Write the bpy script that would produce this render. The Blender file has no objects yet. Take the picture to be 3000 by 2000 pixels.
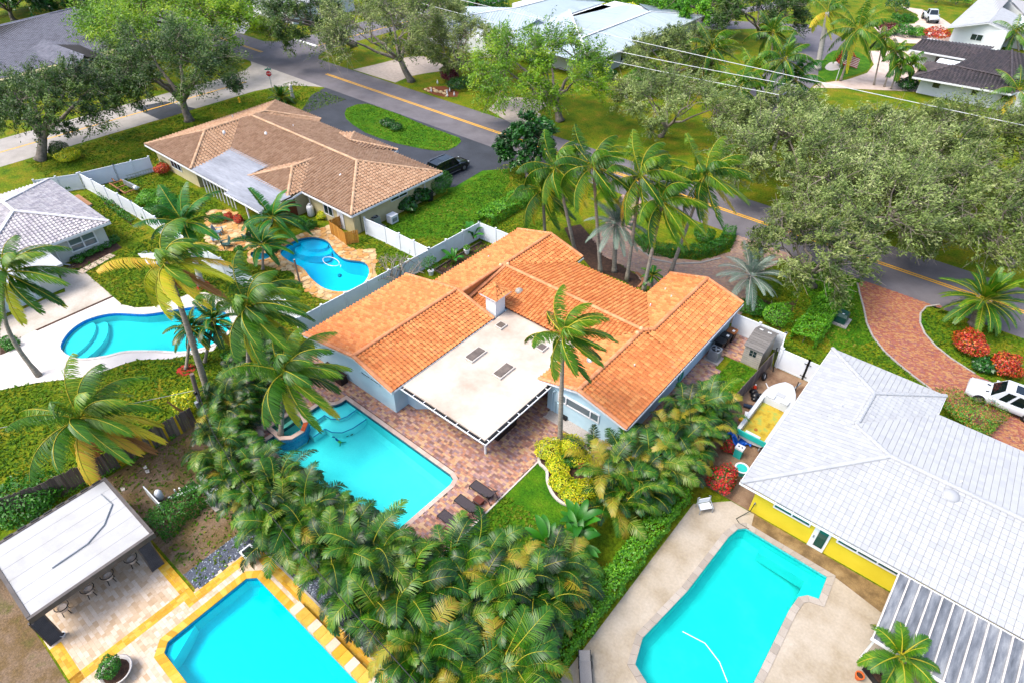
import bpy, bmesh, math, random
import numpy as np
from mathutils import Vector, Matrix, Euler
from mathutils.geometry import tessellate_polygon

SC = bpy.context.scene
COL = SC.collection
rng = np.random.default_rng(11)
random.seed(11)

# ---------------------------------------------------------------- camera
CAM = Vector((0, 0, 33.0))
cd = bpy.data.cameras.new('camera')
cd.sensor_width = 36.0
cd.lens = 22.384
cd.clip_end = 3000
co = bpy.data.objects.new('camera', cd)
co.matrix_world = Matrix(((0.76839, -0.41730, 0.48521, CAM.x), (0.63995, 0.49347, -0.58903, CAM.y), (0.00637, 0.76312, 0.64623, CAM.z), (0, 0, 0, 1)))
COL.objects.link(co)
SC.camera = co

# ---------------------------------------------------------------- sky, sun, exposure
SUN_EL, SUN_ROT = math.radians(58), math.radians(215)
W = bpy.data.worlds.new('World'); SC.world = W; W.use_nodes = True
wn = W.node_tree.nodes; wn.clear()
sky = wn.new('ShaderNodeTexSky'); sky.sky_type = 'NISHITA'; sky.sun_disc = False
sky.sun_elevation = SUN_EL; sky.sun_rotation = SUN_ROT
sky.air_density = 1.0; sky.dust_density = 4.0; sky.ozone_density = 1.0
bg = wn.new('ShaderNodeBackground'); bg.inputs[1].default_value = 0.15
wo = wn.new('ShaderNodeOutputWorld')
W.node_tree.links.new(sky.outputs[0], bg.inputs[0]); W.node_tree.links.new(bg.outputs[0], wo.inputs[0])
sl = bpy.data.lights.new('sun', 'SUN'); sl.energy = 1.15; sl.angle = math.radians(24); sl.color = (1.0, 0.95, 0.87)
so = bpy.data.objects.new('sun', sl); COL.objects.link(so)
sd = Vector((math.sin(SUN_ROT) * math.cos(SUN_EL), math.cos(SUN_ROT) * math.cos(SUN_EL), math.sin(SUN_EL)))
so.rotation_euler = sd.to_track_quat('Z', 'Y').to_euler()
SC.view_settings.view_transform = 'Standard'
SC.view_settings.look = 'None'
SC.view_settings.exposure = 1.55
SC.view_settings.gamma = 1.0
SC.view_settings.use_curve_mapping = False
SC.cycles.max_bounces = 5
SC.cycles.diffuse_bounces = 3
SC.cycles.glossy_bounces = 2
SC.cycles.transparent_max_bounces = 12

# ---------------------------------------------------------------- materials
MATS = {}
def lin(c):
    return tuple(((v / 12.92) if v <= 0.04045 else ((v + 0.055) / 1.055) ** 2.4) for v in c[:3])
def hexc(h):
    return lin(tuple(int(h[i:i + 2], 16) / 255 for i in (0, 2, 4)))
def mat(name, cols, rough=0.7, drive='noise', nscale=2.0, detail=5.0, bump=0.0, bscale=30.0, metal=0.0, spec=0.35, leaf=0.0, fine=0.0, fscale=25.0, stretch=None, mix=0.5, contrast=1.0):
    if name in MATS: return MATS[name]
    m = bpy.data.materials.new(name); m.use_nodes = True; MATS[name] = m
    nt = m.node_tree; N = nt.nodes; L = nt.links
    p = N['Principled BSDF']
    p.inputs['Roughness'].default_value = rough; p.inputs['Metallic'].default_value = metal
    p.inputs['Specular IOR Level'].default_value = spec
    if not isinstance(cols, list): cols = [cols]
    cols = [hexc(c) if isinstance(c, str) else c for c in cols]
    geo = N.new('ShaderNodeNewGeometry')
    pos = geo.outputs['Position']
    if stretch:
        mp = N.new('ShaderNodeMapping'); mp.inputs['Scale'].default_value = stretch
        L.new(pos, mp.inputs['Vector']); pos = mp.outputs[0]
    def nz(s, d):
        n = N.new('ShaderNodeTexNoise'); n.inputs['Scale'].default_value = s; n.inputs['Detail'].default_value = d; n.inputs['Roughness'].default_value = 0.6
        L.new(pos, n.inputs['Vector']); return n.outputs['Fac']
    if len(cols) == 1:
        p.inputs['Base Color'].default_value = (*cols[0], 1); csock = None
    else:
        rp = N.new('ShaderNodeValToRGB'); el = rp.color_ramp.elements
        while len(el) < len(cols): el.new(0.5)
        for i, c in enumerate(cols):
            el[i].position = i / (len(cols) - 1); el[i].color = (*c, 1)
        if drive == 'noise': f = nz(nscale, detail)
        else:
            a = N.new('ShaderNodeAttribute'); a.attribute_name = 'rnd'; f = a.outputs['Fac']
            if drive == 'both':
                mx = N.new('ShaderNodeMix'); mx.inputs[0].default_value = mix
                L.new(f, mx.inputs[2]); L.new(nz(nscale, detail), mx.inputs[3]); f = mx.outputs[0]
        if drive != 'rnd':
            mr = N.new('ShaderNodeMapRange'); h = 0.5 / max(contrast, .01) * (0.5 if drive == 'noise' else 0.75)
            mr.inputs[1].default_value = 0.5 - h; mr.inputs[2].default_value = 0.5 + h
            L.new(f, mr.inputs[0]); f = mr.outputs[0]
        L.new(f, rp.inputs[0]); csock = rp.outputs[0]
        if fine:
            mm = N.new('ShaderNodeMix'); mm.data_type = 'RGBA'; mm.blend_type = 'MULTIPLY'; mm.inputs[0].default_value = 1.0
            mr2 = N.new('ShaderNodeMapRange'); mr2.inputs[1].default_value = 0.3; mr2.inputs[2].default_value = 0.7; mr2.inputs[3].default_value = 1 - fine; mr2.inputs[4].default_value = 1 + fine * 0.6
            L.new(nz(fscale, 3), mr2.inputs[0]); L.new(csock, mm.inputs[6]); L.new(mr2.outputs[0], mm.inputs[7]); csock = mm.outputs[2]
        L.new(csock, p.inputs['Base Color'])
    if bump:
        b = N.new('ShaderNodeBump'); b.inputs['Strength'].default_value = bump; b.inputs['Distance'].default_value = 0.05
        L.new(nz(bscale, 4), b.inputs['Height']); L.new(b.outputs[0], p.inputs['Normal'])
    if leaf:
        t = N.new('ShaderNodeBsdfTranslucent'); ms = N.new('ShaderNodeMixShader'); ms.inputs[0].default_value = leaf
        if csock: L.new(csock, t.inputs[0])
        else: t.inputs[0].default_value = (*cols[0], 1)
        L.new(p.outputs[0], ms.inputs[1]); L.new(t.outputs[0], ms.inputs[2]); L.new(ms.outputs[0], N['Material Output'].inputs[0])
    return m
def glass_dark(name, c, rough=0.05):
    return mat(name, [c], rough=rough, spec=0.8)
def water_mat(name, tint, gloss=0.5):
    if name in MATS: return MATS[name]
    m = bpy.data.materials.new(name); m.use_nodes = True; MATS[name] = m
    nt = m.node_tree; N = nt.nodes; L = nt.links; N.remove(N['Principled BSDF'])
    tr = N.new('ShaderNodeBsdfTransparent'); tr.inputs[0].default_value = (*tint, 1)
    gl = N.new('ShaderNodeBsdfGlossy'); gl.inputs['Roughness'].default_value = 0.08
    fr = N.new('ShaderNodeFresnel'); fr.inputs['IOR'].default_value = 1.33
    ml = N.new('ShaderNodeMath'); ml.operation = 'MULTIPLY'; ml.inputs[1].default_value = gloss
    nz = N.new('ShaderNodeTexNoise'); nz.inputs['Scale'].default_value = 3.0; nz.inputs['Detail'].default_value = 3
    ge = N.new('ShaderNodeNewGeometry'); bp = N.new('ShaderNodeBump'); bp.inputs['Strength'].default_value = 0.15; bp.inputs['Distance'].default_value = 0.1
    L.new(ge.outputs['Position'], nz.inputs['Vector']); L.new(nz.outputs['Fac'], bp.inputs['Height'])
    L.new(bp.outputs[0], gl.inputs['Normal']); L.new(bp.outputs[0], fr.inputs['Normal'])
    mx = N.new('ShaderNodeMixShader'); L.new(fr.outputs[0], ml.inputs[0]); L.new(ml.outputs[0], mx.inputs[0])
    L.new(tr.outputs[0], mx.inputs[1]); L.new(gl.outputs[0], mx.inputs[2]); L.new(mx.outputs[0], N['Material Output'].inputs[0])
    return m

# ---------------------------------------------------------------- mesh builder
class MB:
    def __init__(s): s.v = []; s.f = []; s.mi = []; s.r = []; s.cm = 0; s.cr = 0.5
    def add(s, vs, fs):
        b = len(s.v); s.v += [tuple(x) for x in vs]; s.r += [s.cr] * len(vs)
        for f in fs: s.f.append(tuple(b + i for i in f)); s.mi.append(s.cm)
        return s
    def box(s, c, d, rz=0.0, M=None):
        hx, hy, hz = d[0] / 2, d[1] / 2, d[2] / 2
        vs = [Vector((x * hx, y * hy, z * hz)) for z in (-1, 1) for x, y in ((-1, -1), (1, -1), (1, 1), (-1, 1))]
        m = Matrix.Translation(c) @ (M if M else Matrix.Rotation(rz, 4, 'Z'))
        return s.add([m @ v for v in vs], [(3, 2, 1, 0), (4, 5, 6, 7), (0, 1, 5, 4), (1, 2, 6, 5), (2, 3, 7, 6), (3, 0, 4, 7)])
    def bar(s, a, b, w, h=None):
        a, b = Vector(a), Vector(b); d = b - a
        if d.length < 1e-5: return s
        q = d.to_track_quat('X', 'Z').to_matrix().to_4x4()
        return s.box((a + b) / 2, (d.length, w, h or w), M=q)
    def prism(s, poly, z0, z1):
        n = len(poly); vs = [(p[0], p[1], z0) for p in poly] + [(p[0], p[1], z1) for p in poly]
        fs = [(i, (i + 1) % n, n + (i + 1) % n, n + i) for i in range(n)]
        for t in tessellate_polygon([[Vector((p[0], p[1], 0)) for p in poly]]):
            t = upt(poly, t)
            fs.append(tuple(n + i for i in t)); fs.append(tuple(reversed(t)))
        return s.add(vs, fs)
    def sheet(s, poly, z, holes=()):
        loops = [[Vector((p[0], p[1], 0)) for p in q] for q in [poly, *holes]]
        al = [p for l in loops for p in l]
        return s.add([(p.x, p.y, z) for p in al], [upt(al, t) for t in tessellate_polygon(loops)])
    def face(s, pts): return s.add(pts, [tuple(range(len(pts)))])
    def tube(s, pts, rad, n=6, cap=True):
        pts = [Vector(p) for p in pts]; k = len(pts)
        if not hasattr(rad, '__len__'): rad = [rad] * k
        vs = []; up = None
        for i, p in enumerate(pts):
            d = (pts[min(i + 1, k - 1)] - pts[max(i - 1, 0)]); d.normalize()
            a = up if up else (Vector((0, 0, 1)) if abs(d.z) < 0.9 else Vector((1, 0, 0)))
            x = (a - d * a.dot(d)).normalized(); up = x; y = d.cross(x)
            for j in range(n):
                t = 2 * math.pi * j / n; vs.append(p + (x * math.cos(t) + y * math.sin(t)) * rad[i])
        fs = [(i * n + j, i * n + (j + 1) % n, (i + 1) * n + (j + 1) % n, (i + 1) * n + j) for i in range(k - 1) for j in range(n)]
        if cap: fs += [tuple(range((k - 1) * n, k * n)), tuple(reversed(range(n)))]
        return s.add(vs, fs)
    def lathe(s, prof, c=(0, 0, 0), n=14, sx=1, sy=1):
        vs = [(c[0] + r * sx * math.cos(2 * math.pi * j / n), c[1] + r * sy * math.sin(2 * math.pi * j / n), c[2] + z) for r, z in prof for j in range(n)]
        k = len(prof)
        fs = [(i * n + j, i * n + (j + 1) % n, (i + 1) * n + (j + 1) % n, (i + 1) * n + j) for i in range(k - 1) for j in range(n)]
        fs += [tuple(range((k - 1) * n, k * n)), tuple(reversed(range(n)))]
        return s.add(vs, fs)
    def mesh(s, name, mats, smooth=False, rnd=False):
        me = bpy.data.meshes.new(name); me.from_pydata(s.v, [], s.f)
        for m in (mats if isinstance(mats, (list, tuple)) else [mats]): me.materials.append(m)
        if any(s.mi): me.polygons.foreach_set('material_index', s.mi)
        if rnd:
            a = me.attributes.new('rnd', 'FLOAT', 'POINT'); a.data.foreach_set('value', s.r)
        if smooth: me.polygons.foreach_set('use_smooth', [True] * len(me.polygons))
        me.update(); return me
    def build(s, name, mats, parent=None, smooth=False, rnd=False, **kw):
        return link(name, s.mesh(name, mats, smooth, rnd), parent, **kw)
def upt(al, t):
    a, b, c = (al[i] for i in t)
    return tuple(t) if (b[0] - a[0]) * (c[1] - a[1]) - (b[1] - a[1]) * (c[0] - a[0]) > 0 else tuple(reversed(t))
def npmesh(name, verts, faces, mats, rnd=None, smooth=False, mi=None):
    """verts (n,3), faces (m,k) all with k corners"""
    me = bpy.data.meshes.new(name); verts = np.asarray(verts, np.float32); faces = np.asarray(faces, np.int32); m, k = faces.shape
    me.vertices.add(len(verts)); me.vertices.foreach_set('co', verts.ravel())
    me.loops.add(m * k); me.loops.foreach_set('vertex_index', faces.ravel())
    me.polygons.add(m); me.polygons.foreach_set('loop_start', np.arange(0, m * k, k, dtype=np.int32)); me.polygons.foreach_set('loop_total', np.full(m, k, np.int32))
    for q in (mats if isinstance(mats, (list, tuple)) else [mats]): me.materials.append(q)
    if mi is not None: me.polygons.foreach_set('material_index', np.asarray(mi, np.int32))
    if rnd is not None:
        a = me.attributes.new('rnd', 'FLOAT', 'POINT'); a.data.foreach_set('value', np.asarray(rnd, np.float32))
    if smooth: me.polygons.foreach_set('use_smooth', np.ones(m, bool))
    me.update(); me.validate(); return me
WM = {}
def link(name, data, parent=None, M=None, label=None, cat=None, group=None, kind=None, local=False):
    o = bpy.data.objects.new(name, data); COL.objects.link(o)
    M = M or Matrix()
    if parent is not None:
        o.parent = parent
        pm = WM[parent.name]
        if local: o.matrix_basis = M; WM[o.name] = pm @ M
        else: o.matrix_basis = pm.inverted() @ M; WM[o.name] = M
    else: o.matrix_basis = M; WM[o.name] = M
    if label: o['label'] = label
    if cat: o['category'] = cat
    if group: o['group'] = group
    if kind: o['kind'] = kind
    return o
def thing(name, label, cat, loc=(0, 0, 0), rz=0.0, group=None):
    l = (loc[0], loc[1], loc[2] if len(loc) > 2 else 0)
    return link(name, None, None, Matrix.Translation(l) @ Matrix.Rotation(rz, 4, 'Z'), label, cat, group)
def struct(name, mb, m, rnd=False):
    return mb.build(name, m, None, rnd=rnd, kind='structure')
def copy_tree(root, loc, rz, label=None, group=None, scale=1.0):
    M = Matrix.Translation((loc[0], loc[1], loc[2] if len(loc) > 2 else 0)) @ Matrix.Rotation(rz, 4, 'Z') @ Matrix.Scale(scale, 4)
    r = root.copy(); COL.objects.link(r); r.matrix_basis = M; WM[r.name] = M
    if label: r['label'] = label
    if group: r['group'] = group
    def rec(a, b):
        for ch in a.children:
            c = ch.copy(); COL.objects.link(c); c.parent = b; rec(ch, c)
    rec(root, r); return r
def inpoly(p, poly):
    x, y = p; c = False; n = len(poly); j = n - 1
    for i in range(n):
        xi, yi = poly[i][0], poly[i][1]; xj, yj = poly[j][0], poly[j][1]
        if (yi > y) != (yj > y) and x < (xj - xi) * (y - yi) / (yj - yi) + xi: c = not c
        j = i
    return c
def smoothp(pts, n=4, closed=True):
    """Catmull-Rom"""
    P = [Vector((p[0], p[1], p[2] if len(p) > 2 else 0)) for p in pts]; k = len(P); out = []
    for i in range(k if closed else k - 1):
        a, b, c, d = (P[(i - 1) % k], P[i], P[(i + 1) % k], P[(i + 2) % k]) if closed else (P[max(i - 1, 0)], P[i], P[i + 1], P[min(i + 2, k - 1)])
        for j in range(n):
            t = j / n
            out.append(0.5 * (2 * b + (c - a) * t + (2 * a - 5 * b + 4 * c - d) * t * t + (3 * b - a - 3 * c + d) * t ** 3))
    if not closed: out.append(P[-1])
    return [tuple(v) for v in out]
def area2(p): return sum(p[i][0] * p[(i + 1) % len(p)][1] - p[(i + 1) % len(p)][0] * p[i][1] for i in range(len(p))) / 2
def ccw(p): return list(p) if area2(p) > 0 else list(reversed(p))
def offset(poly, d):
    """offset closed polygon outward by d (ccw)"""
    poly = ccw(poly); n = len(poly); out = []
    for i in range(n):
        a, b, c = Vector(poly[i - 1][:2]), Vector(poly[i][:2]), Vector(poly[(i + 1) % n][:2])
        e1 = (b - a).normalized(); e2 = (c - b).normalized()
        n1 = Vector((e1.y, -e1.x)); n2 = Vector((e2.y, -e2.x)); m = n1 + n2
        if m.length < 1e-6: m = n1
        m.normalize(); out.append(tuple(b + m * (d / max(0.4, m.dot(n1)))))
    return out
def rect(x0, y0, x1, y1): return [(x0, y0), (x1, y0), (x1, y1), (x0, y1)]

# ---------------------------------------------------------------- many alike pieces: the largest 300 are objects, the rest one joined part
class Pieces:
    def __init__(s, name, parent, m, stuff_name, limit=300):
        s.name, s.parent, s.m, s.sn, s.limit = name, parent, m, stuff_name, limit; s.t = {}; s.items = []; s.extra = []
    def template(s, key, mb): s.t[key] = (np.array(mb.v, np.float32), mb.f, mb)
    def put(s, key, M): s.items.append((key, M))
    def partial(s, key, M, planes):
        v, f, _ = s.t[key]; bm = bmesh.new(); vs = [bm.verts.new(M @ Vector(x.tolist())) for x in v]
        for q in f:
            try: bm.faces.new([vs[i] for i in q])
            except ValueError: pass
        for co_, no in planes:
            bmesh.ops.bisect_plane(bm, geom=bm.verts[:] + bm.edges[:] + bm.faces[:], plane_co=co_, plane_no=no, clear_outer=True)
        bm.verts.index_update()
        if bm.faces: s.extra.append(([tuple(x.co) for x in bm.verts], [tuple(y.index for y in q.verts) for q in bm.faces]))
        bm.free()
    def finish(s):
        it = sorted(s.items, key=lambda k: (k[1].translation - CAM).length)
        var = {}
        for key, M in it[:s.limit]:
            kk = (key, random.randrange(9))
            if kk not in var:
                mb = s.t[key][2]; mb.r = [(kk[1] + 0.5) / 9] * len(mb.v); var[kk] = mb.mesh(s.name, s.m, rnd=True)
            link(s.name, var[kk], s.parent, M)
        mb = MB()
        for v, f in s.extra: mb.cr = random.random(); mb.add(v, f)
        for key, M in it[s.limit:]:
            v, f, _ = s.t[key]; A = np.array(M); w = v @ A[:3, :3].T + A[:3, 3]
            mb.cr = random.random(); mb.add(w.tolist(), f)
        if mb.f: mb.build(s.sn, s.m, s.parent, rnd=True, kind='stuff')

def s_tile(w, l, h, lip=0.055):
    pr = [(0, 0), (.1, .6), (.3, 1), (.5, .6), (.6, .0), (.8, -.12), (1.0, 0)]
    mb = MB(); n = len(pr); th = .022
    vs = [(x * w, 0, z * h + lip) for x, z in pr] + [(x * w, l * 1.06, z * h * .92 - .004) for x, z in pr] + [(x * w, 0, z * h + lip - th) for x, z in pr] + [(x * w, l * .5, z * h + lip * .4 - th) for x, z in pr]
    fs = [(i, i + 1, n + i + 1, n + i) for i in range(n - 1)] + [(2 * n + i, 2 * n + i + 1, i + 1, i) for i in range(n - 1)] + [(3 * n + i, 3 * n + i + 1, 2 * n + i + 1, 2 * n + i) for i in range(4)]
    return mb.add(vs, fs)
def flat_tile(w, l, h):
    mb = MB(); g = .010
    vs = [(g, 0, h), (w - g, 0, h), (w - g, l * 1.04, .003), (g, l * 1.04, .003), (g, 0, 0), (w - g, 0, 0)]
    return mb.add(vs, [(0, 1, 2, 3), (4, 5, 1, 0), (0, 3, 4), (1, 5, 2)])
def cap_tile(r, l):
    mb = MB(); n = 5
    a = [(math.cos(math.pi * i / n) * r, 0, math.sin(math.pi * i / n) * r * .75) for i in range(n + 1)]
    b = [(x * .85, l * 1.08, z * .85) for x, _, z in a]
    return mb.add(a + b, [(i, n + 1 + i, n + 2 + i, i + 1) for i in range(n)] + [tuple(range(n + 1))])
def seam_panel(w, l, h):
    mb = MB(); a = w * .08
    vs = [(0, 0, h), (a, 0, h), (a, 0, 0), (w, 0, 0), (0, l, h), (a, l, h), (a, l, 0), (w, l, 0), (0, 0, 0), (0, l, 0)]
    return mb.add(vs, [(0, 1, 5, 4), (1, 2, 6, 5), (2, 3, 7, 6), (8, 0, 4, 9), (8, 2, 1, 0)])
class Roof:
    """tiled roof; slopes are convex polygons whose first edge is the eave"""
    def __init__(s, house, tmat, w=.32, l=.37, h=.1, style='s', deck='deck', name='roof', cm=None):
        s.cm = cm
        s.w, s.l = w, l; s.mb = MB(); s.house = house; s.todo = []; s.capl = []; s.tm = tmat; s.h = h; s.style = style; s.name = name; s.deckm = deck
    def slope(s, *pts): s.todo.append([Vector(p) for p in pts])
    def cap(s, a, b): s.capl.append((Vector(a), Vector(b)))
    def finish(s, limit=300):
        for P in s.todo: s.mb.face([p - Vector((0, 0, .03)) for p in P])
        rf = s.mb.build(s.name, s.deckm, s.house)
        pn = 'roof_panel' if s.style == 'm' else 'roof_tile'; pc = Pieces(pn, rf, s.tm, pn + 's', limit)
        pc.template('t', {'s': s_tile, 'f': flat_tile, 'm': seam_panel}[s.style](s.w, s.l, s.h)); pc2 = Pieces('ridge_tile', rf, s.cm or s.tm, 'ridge_tiles', 120); pc2.template('c', cap_tile(.17, .36))
        for P in s.todo:
            u = (P[1] - P[0]).normalized(); nrm = None
            nrm = max((u.cross(q - P[0]) for q in P[2:]), key=lambda c: c.length).normalized()
            if nrm.z < 0: nrm = -nrm; u = -u; o = P[1]
            else: o = P[0]
            v = nrm.cross(u); q2 = [((p - o).dot(u), (p - o).dot(v)) for p in P]
            x0 = min(a for a, _ in q2); x1 = max(a for a, _ in q2); y0 = min(b for _, b in q2); y1 = max(b for _, b in q2)
            nx = max(1, round((x1 - x0) / s.w)); ny = 1 if s.style == 'm' else max(1, round((y1 - y0) / s.l)); w = (x1 - x0) / nx; l = (y1 - y0) / ny
            R = Matrix((u, v, nrm)).transposed().to_4x4(); sc = Matrix.Diagonal((w / s.w, l / s.l, 1, 1))
            planes = []; cc = sum(P, Vector()) / len(P)
            for i in range(len(P)):
                a, b = P[i], P[(i + 1) % len(P)]; no = (b - a).cross(nrm).normalized()
                if no.dot(cc - a) > 0: no = -no
                planes.append((a, no))
            for j in range(ny):
                for i in range(nx):
                    cs = [(x0 + (i + e) * w, y0 + (j + g) * l) for e, g in ((0, 0), (1, 0), (1, 1), (0, 1))]
                    ds = [[(o + u * a + v * b - pc_).dot(no) for pc_, no in planes] for a, b in cs]
                    M = Matrix.Translation(o + u * cs[0][0] + v * cs[0][1] + nrm * random.uniform(0, .006)) @ R @ sc
                    if all(max(d) < .02 for d in ds): pc.put('t', M)
                    elif any(all(d[k] > .0 for d in ds) for k in range(len(planes))): continue
                    else: pc.partial('t', M, planes)
        for a, b in s.capl:
            d = b - a; n = max(1, round(d.length / .36)); q = d.normalized(); x = q.cross(Vector((0, 0, 1))).normalized(); z = x.cross(q)
            R = Matrix((x, q, z)).transposed().to_4x4()
            for i in range(n): pc2.put('c', Matrix.Translation(a + d * (i / n) + z * .02) @ R)
        pc.finish(); pc2.finish(); s.rf = rf; return rf
def pavers(parent, poly, holes, size, z, m, ang=0.0, limit=0, gap=.006, name='paver', mix=True, h=.03):
    pc = Pieces(name, parent, m, name + 's', limit)
    xs = [p[0] for p in poly]; ys = [p[1] for p in poly]; ca, sa = math.cos(ang), math.sin(ang)
    def tb(k, a, b): 
        mb = MB(); mb.box((0, 0, h / 2), (a - gap, b - gap, h)); del mb.f[0]; del mb.mi[0]; pc.template(k, mb)
    a, b = size; tb('a', a, b); tb('b', b, b)
    R = Matrix.Rotation(ang, 4, 'Z'); cx, cy = (min(xs) + max(xs)) / 2, (min(ys) + max(ys)) / 2; rad = math.hypot(max(xs) - min(xs), max(ys) - min(ys)) / 2 + 1
    n = int(rad / b); rr = random.Random(5)
    if name == 'gold_paver':
        x0, x1, y0, y1 = min(xs), max(xs), min(ys), max(ys); sw = (x1 - x0) < (y1 - y0); Lg, Wg = (y1 - y0, x1 - x0) if sw else (x1 - x0, y1 - y0); nl, nw = max(1, round(Lg / a)), max(1, round(Wg / b))
        for i in range(nl):
            for j in range(nw):
                l, w_ = (i + .5) * Lg / nl, (j + .5) * Wg / nw; px, py = (x0 + w_, y0 + l) if sw else (x0 + l, y0 + w_)
                if not any(inpoly((px, py), hh) for hh in holes): pc.put('a', Matrix.Translation((px, py, z)) @ Matrix.Rotation(math.pi / 2 if sw else 0, 4, 'Z') @ Matrix.Diagonal((Lg / nl / a, Wg / nw / b, 1, 1)))
        pc.finish(); return
    for j in range(-n, n + 1):
        x = -rad + rr.random() * a
        while x < rad:
            k = 'b' if mix and rr.random() < .35 else 'a'; wd = a if k == 'a' else b
            lx, ly = x + wd / 2, j * b; px, py = cx + lx * ca - ly * sa, cy + lx * sa + ly * ca; x += wd
            if inpoly((px, py), poly) and not any(inpoly((px, py), hh) for hh in holes):
                pc.put(k, Matrix.Translation((px, py, z + rr.uniform(0, .004))) @ R)
    pc.finish()

# ---------------------------------------------------------------- palette
M_GRASS = mat('grass_blades', ['2a440a', '3a560c', '4e640c', '62680f', '746820', '786838'], rough=.95, nscale=.5, detail=10, bump=1.0, bscale=9, fine=.5, fscale=5.0, contrast=.8, spec=.1)
M_GRASS2 = mat('lush_grass', ['22460a', '2e5a0a', '42680c', '586a1a'], rough=.9, nscale=.8, detail=8, bump=1.0, bscale=9, fine=.42, fscale=8.0, spec=.1)
M_ASPHALT = mat('asphalt', ['4d4a4f', '5b585d', '67646a'], rough=.85, nscale=.35, detail=10, bump=.25, bscale=60, fine=.12, fscale=30)
M_BLACKTOP = mat('sealed_asphalt', ['23262c', '2d3139', '363a42'], rough=.7, nscale=.5, detail=8, bump=.2, bscale=60, fine=.15, fscale=20)
M_CONC = mat('old_concrete', ['7c7874', '8c8883', '989490'], rough=.85, nscale=.5, detail=10, fine=.12, fscale=9, bump=.1)
M_DECKW = mat('white_deck_coat', ['a8a39e', 'b6b1ac', 'beb9b4'], rough=.7, nscale=.4, detail=8, fine=.04)
M_DECKG = mat('weathered_deck', ['847c70', '9a9286', 'a8a096', 'b0a89e'], rough=.85, nscale=.45, detail=10, fine=.1, fscale=6)
M_DECKR = mat('stained_concrete_deck', ['70644e', '867a66', '958b7b', '9d9486', 'a29a8e'], rough=.85, nscale=.38, detail=10, fine=.12, fscale=7, contrast=.9)
M_DIRT = mat('bare_dirt', ['4e3a2c', '6b5340', '806a55', '8e7a62'], rough=.95, nscale=.8, detail=10, bump=.6, bscale=12, fine=.25)
M_DRYYARD = mat('leaf_littered_yard', ['30481a', '4c4c1e', '5e4c30', '6e5c4a', '4a4c1c', '34500f'], rough=.95, nscale=.55, detail=10, bump=.6, bscale=14, fine=.35, fscale=9, contrast=.8)
M_MULCH = mat('mulch', ['2a1c14', '3d2a1e', '543a2a'], rough=.95, nscale=3, detail=8, bump=.9, bscale=20, fine=.4)
M_YELLOW = mat('road_paint_yellow', ['b98a12', 'd9a21a'], rough=.7, nscale=4, detail=8)
M_WPAINT = mat('road_paint_white', ['c8c8c6', 'e2e2e0'], rough=.7, nscale=3)
M_PAVER = mat('brick_pavers', ['70544e', '8c6458', '9e7058', 'a58662', 'a88a70', '9a7870', '80686a'], rough=.85, drive='both', mix=.12, nscale=.5, fine=.12, fscale=12)
M_PAVER2 = mat('drive_pavers', ['6e3e36', '80483a', '8e5a3c', '98744a', '86504a', '644446'], rough=.85, drive='both', mix=.35, nscale=.6, fine=.15, fscale=12)
M_PAVER3 = mat('tan_pavers', ['86705f', '947865', '9e8570', '82706a', '957465'], rough=.85, drive='both', mix=.2, nscale=.5, fine=.12)
M_SANDJ = mat('paver_joint_sand', ['4c3d36', '5d4c42'], rough=.95, nscale=4)
M_TRAV = mat('travertine', ['9c8468', 'aa957c', 'b2a08c', 'b8aa9a', 'a68e72'], rough=.7, drive='both', mix=.35, nscale=1.5, fine=.08, fscale=10)
M_GOLD = mat('gold_travertine', ['a2740e', 'ae8212', 'b48e1e', 'b6983e', 'a67208'], rough=.7, drive='both', mix=.3, nscale=1.5, fine=.1, fscale=10)
M_FLAG = mat('flagstone', ['96622c', 'a87e44', 'b09468', 'b4a07c', 'a4703a', 'ac844a'], rough=.8, drive='both', mix=.3, nscale=1.6, fine=.12, fscale=8)
M_PLASTER_POOL = mat('pool_plaster', ['8cc8ca', '9ad0d0', 'a4d6d4'], rough=.6, nscale=.6, detail=10, fine=.05, fscale=9)  # fine mottling in the colour stands in for rippled light on the floor
M_COPING = mat('cream_coping', ['a08a80', 'ac978c', 'b4a298'], rough=.75, drive='both', mix=.4, nscale=2, fine=.06)
M_COPEW = mat('white_coping', ['aca69e', 'b8b2ac', 'c0bbb5'], rough=.75, drive='both', mix=.4, nscale=2, fine=.08)

# ---------------------------------------------------------------- pool outlines
arc = [(-30.8, 16.2), (-30.45, 16.15), (-30.15, 16.28), (-29.92, 16.55), (-29.8, 16.9)]
POOL_MAIN = ccw([(-30.8, 11.2), (-19.2, 11.2), (-18.9, 11.5), (-18.8, 16.8), (-18.95, 17.2), (-19.35, 17.35), (-29.8, 17.35)] + list(reversed(arc)))
POOL_RIGHT = ccw([(-3.05, 25.85), (1.75, 25.8), (1.85, 24.2), (1.3, 24.02), (.95, 23.6), (.85, 22.6), (.95, 17.0), (.6, 15.2), (-.6, 14.2), (-2.4, 14.1), (-4.0, 14.8), (-4.4, 16.2), (-3.85, 20.0), (-3.6, 24.6), (-3.4, 25.5)])
POOL_BL = ccw([(-23.0, .35), (-22.6, -.05), (-11, -.1), (-11, 5.3), (-22.6, 5.3), (-23.0, 4.9)])
POOL_LEFT = ccw(smoothp([(-51.2, 6.5), (-52.5, 7.3), (-53.3, 8.5), (-53.4, 9.8), (-52.6, 11.3), (-50.5, 12.9), (-49.2, 14.8), (-48.0, 16.4), (-46.2, 17.3), (-44.0, 16.9), (-42.7, 15.0), (-43.4, 12.8), (-45.4, 11.2), (-47.1, 9.7), (-47.9, 8.2), (-49.2, 6.8)], 4))
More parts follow.
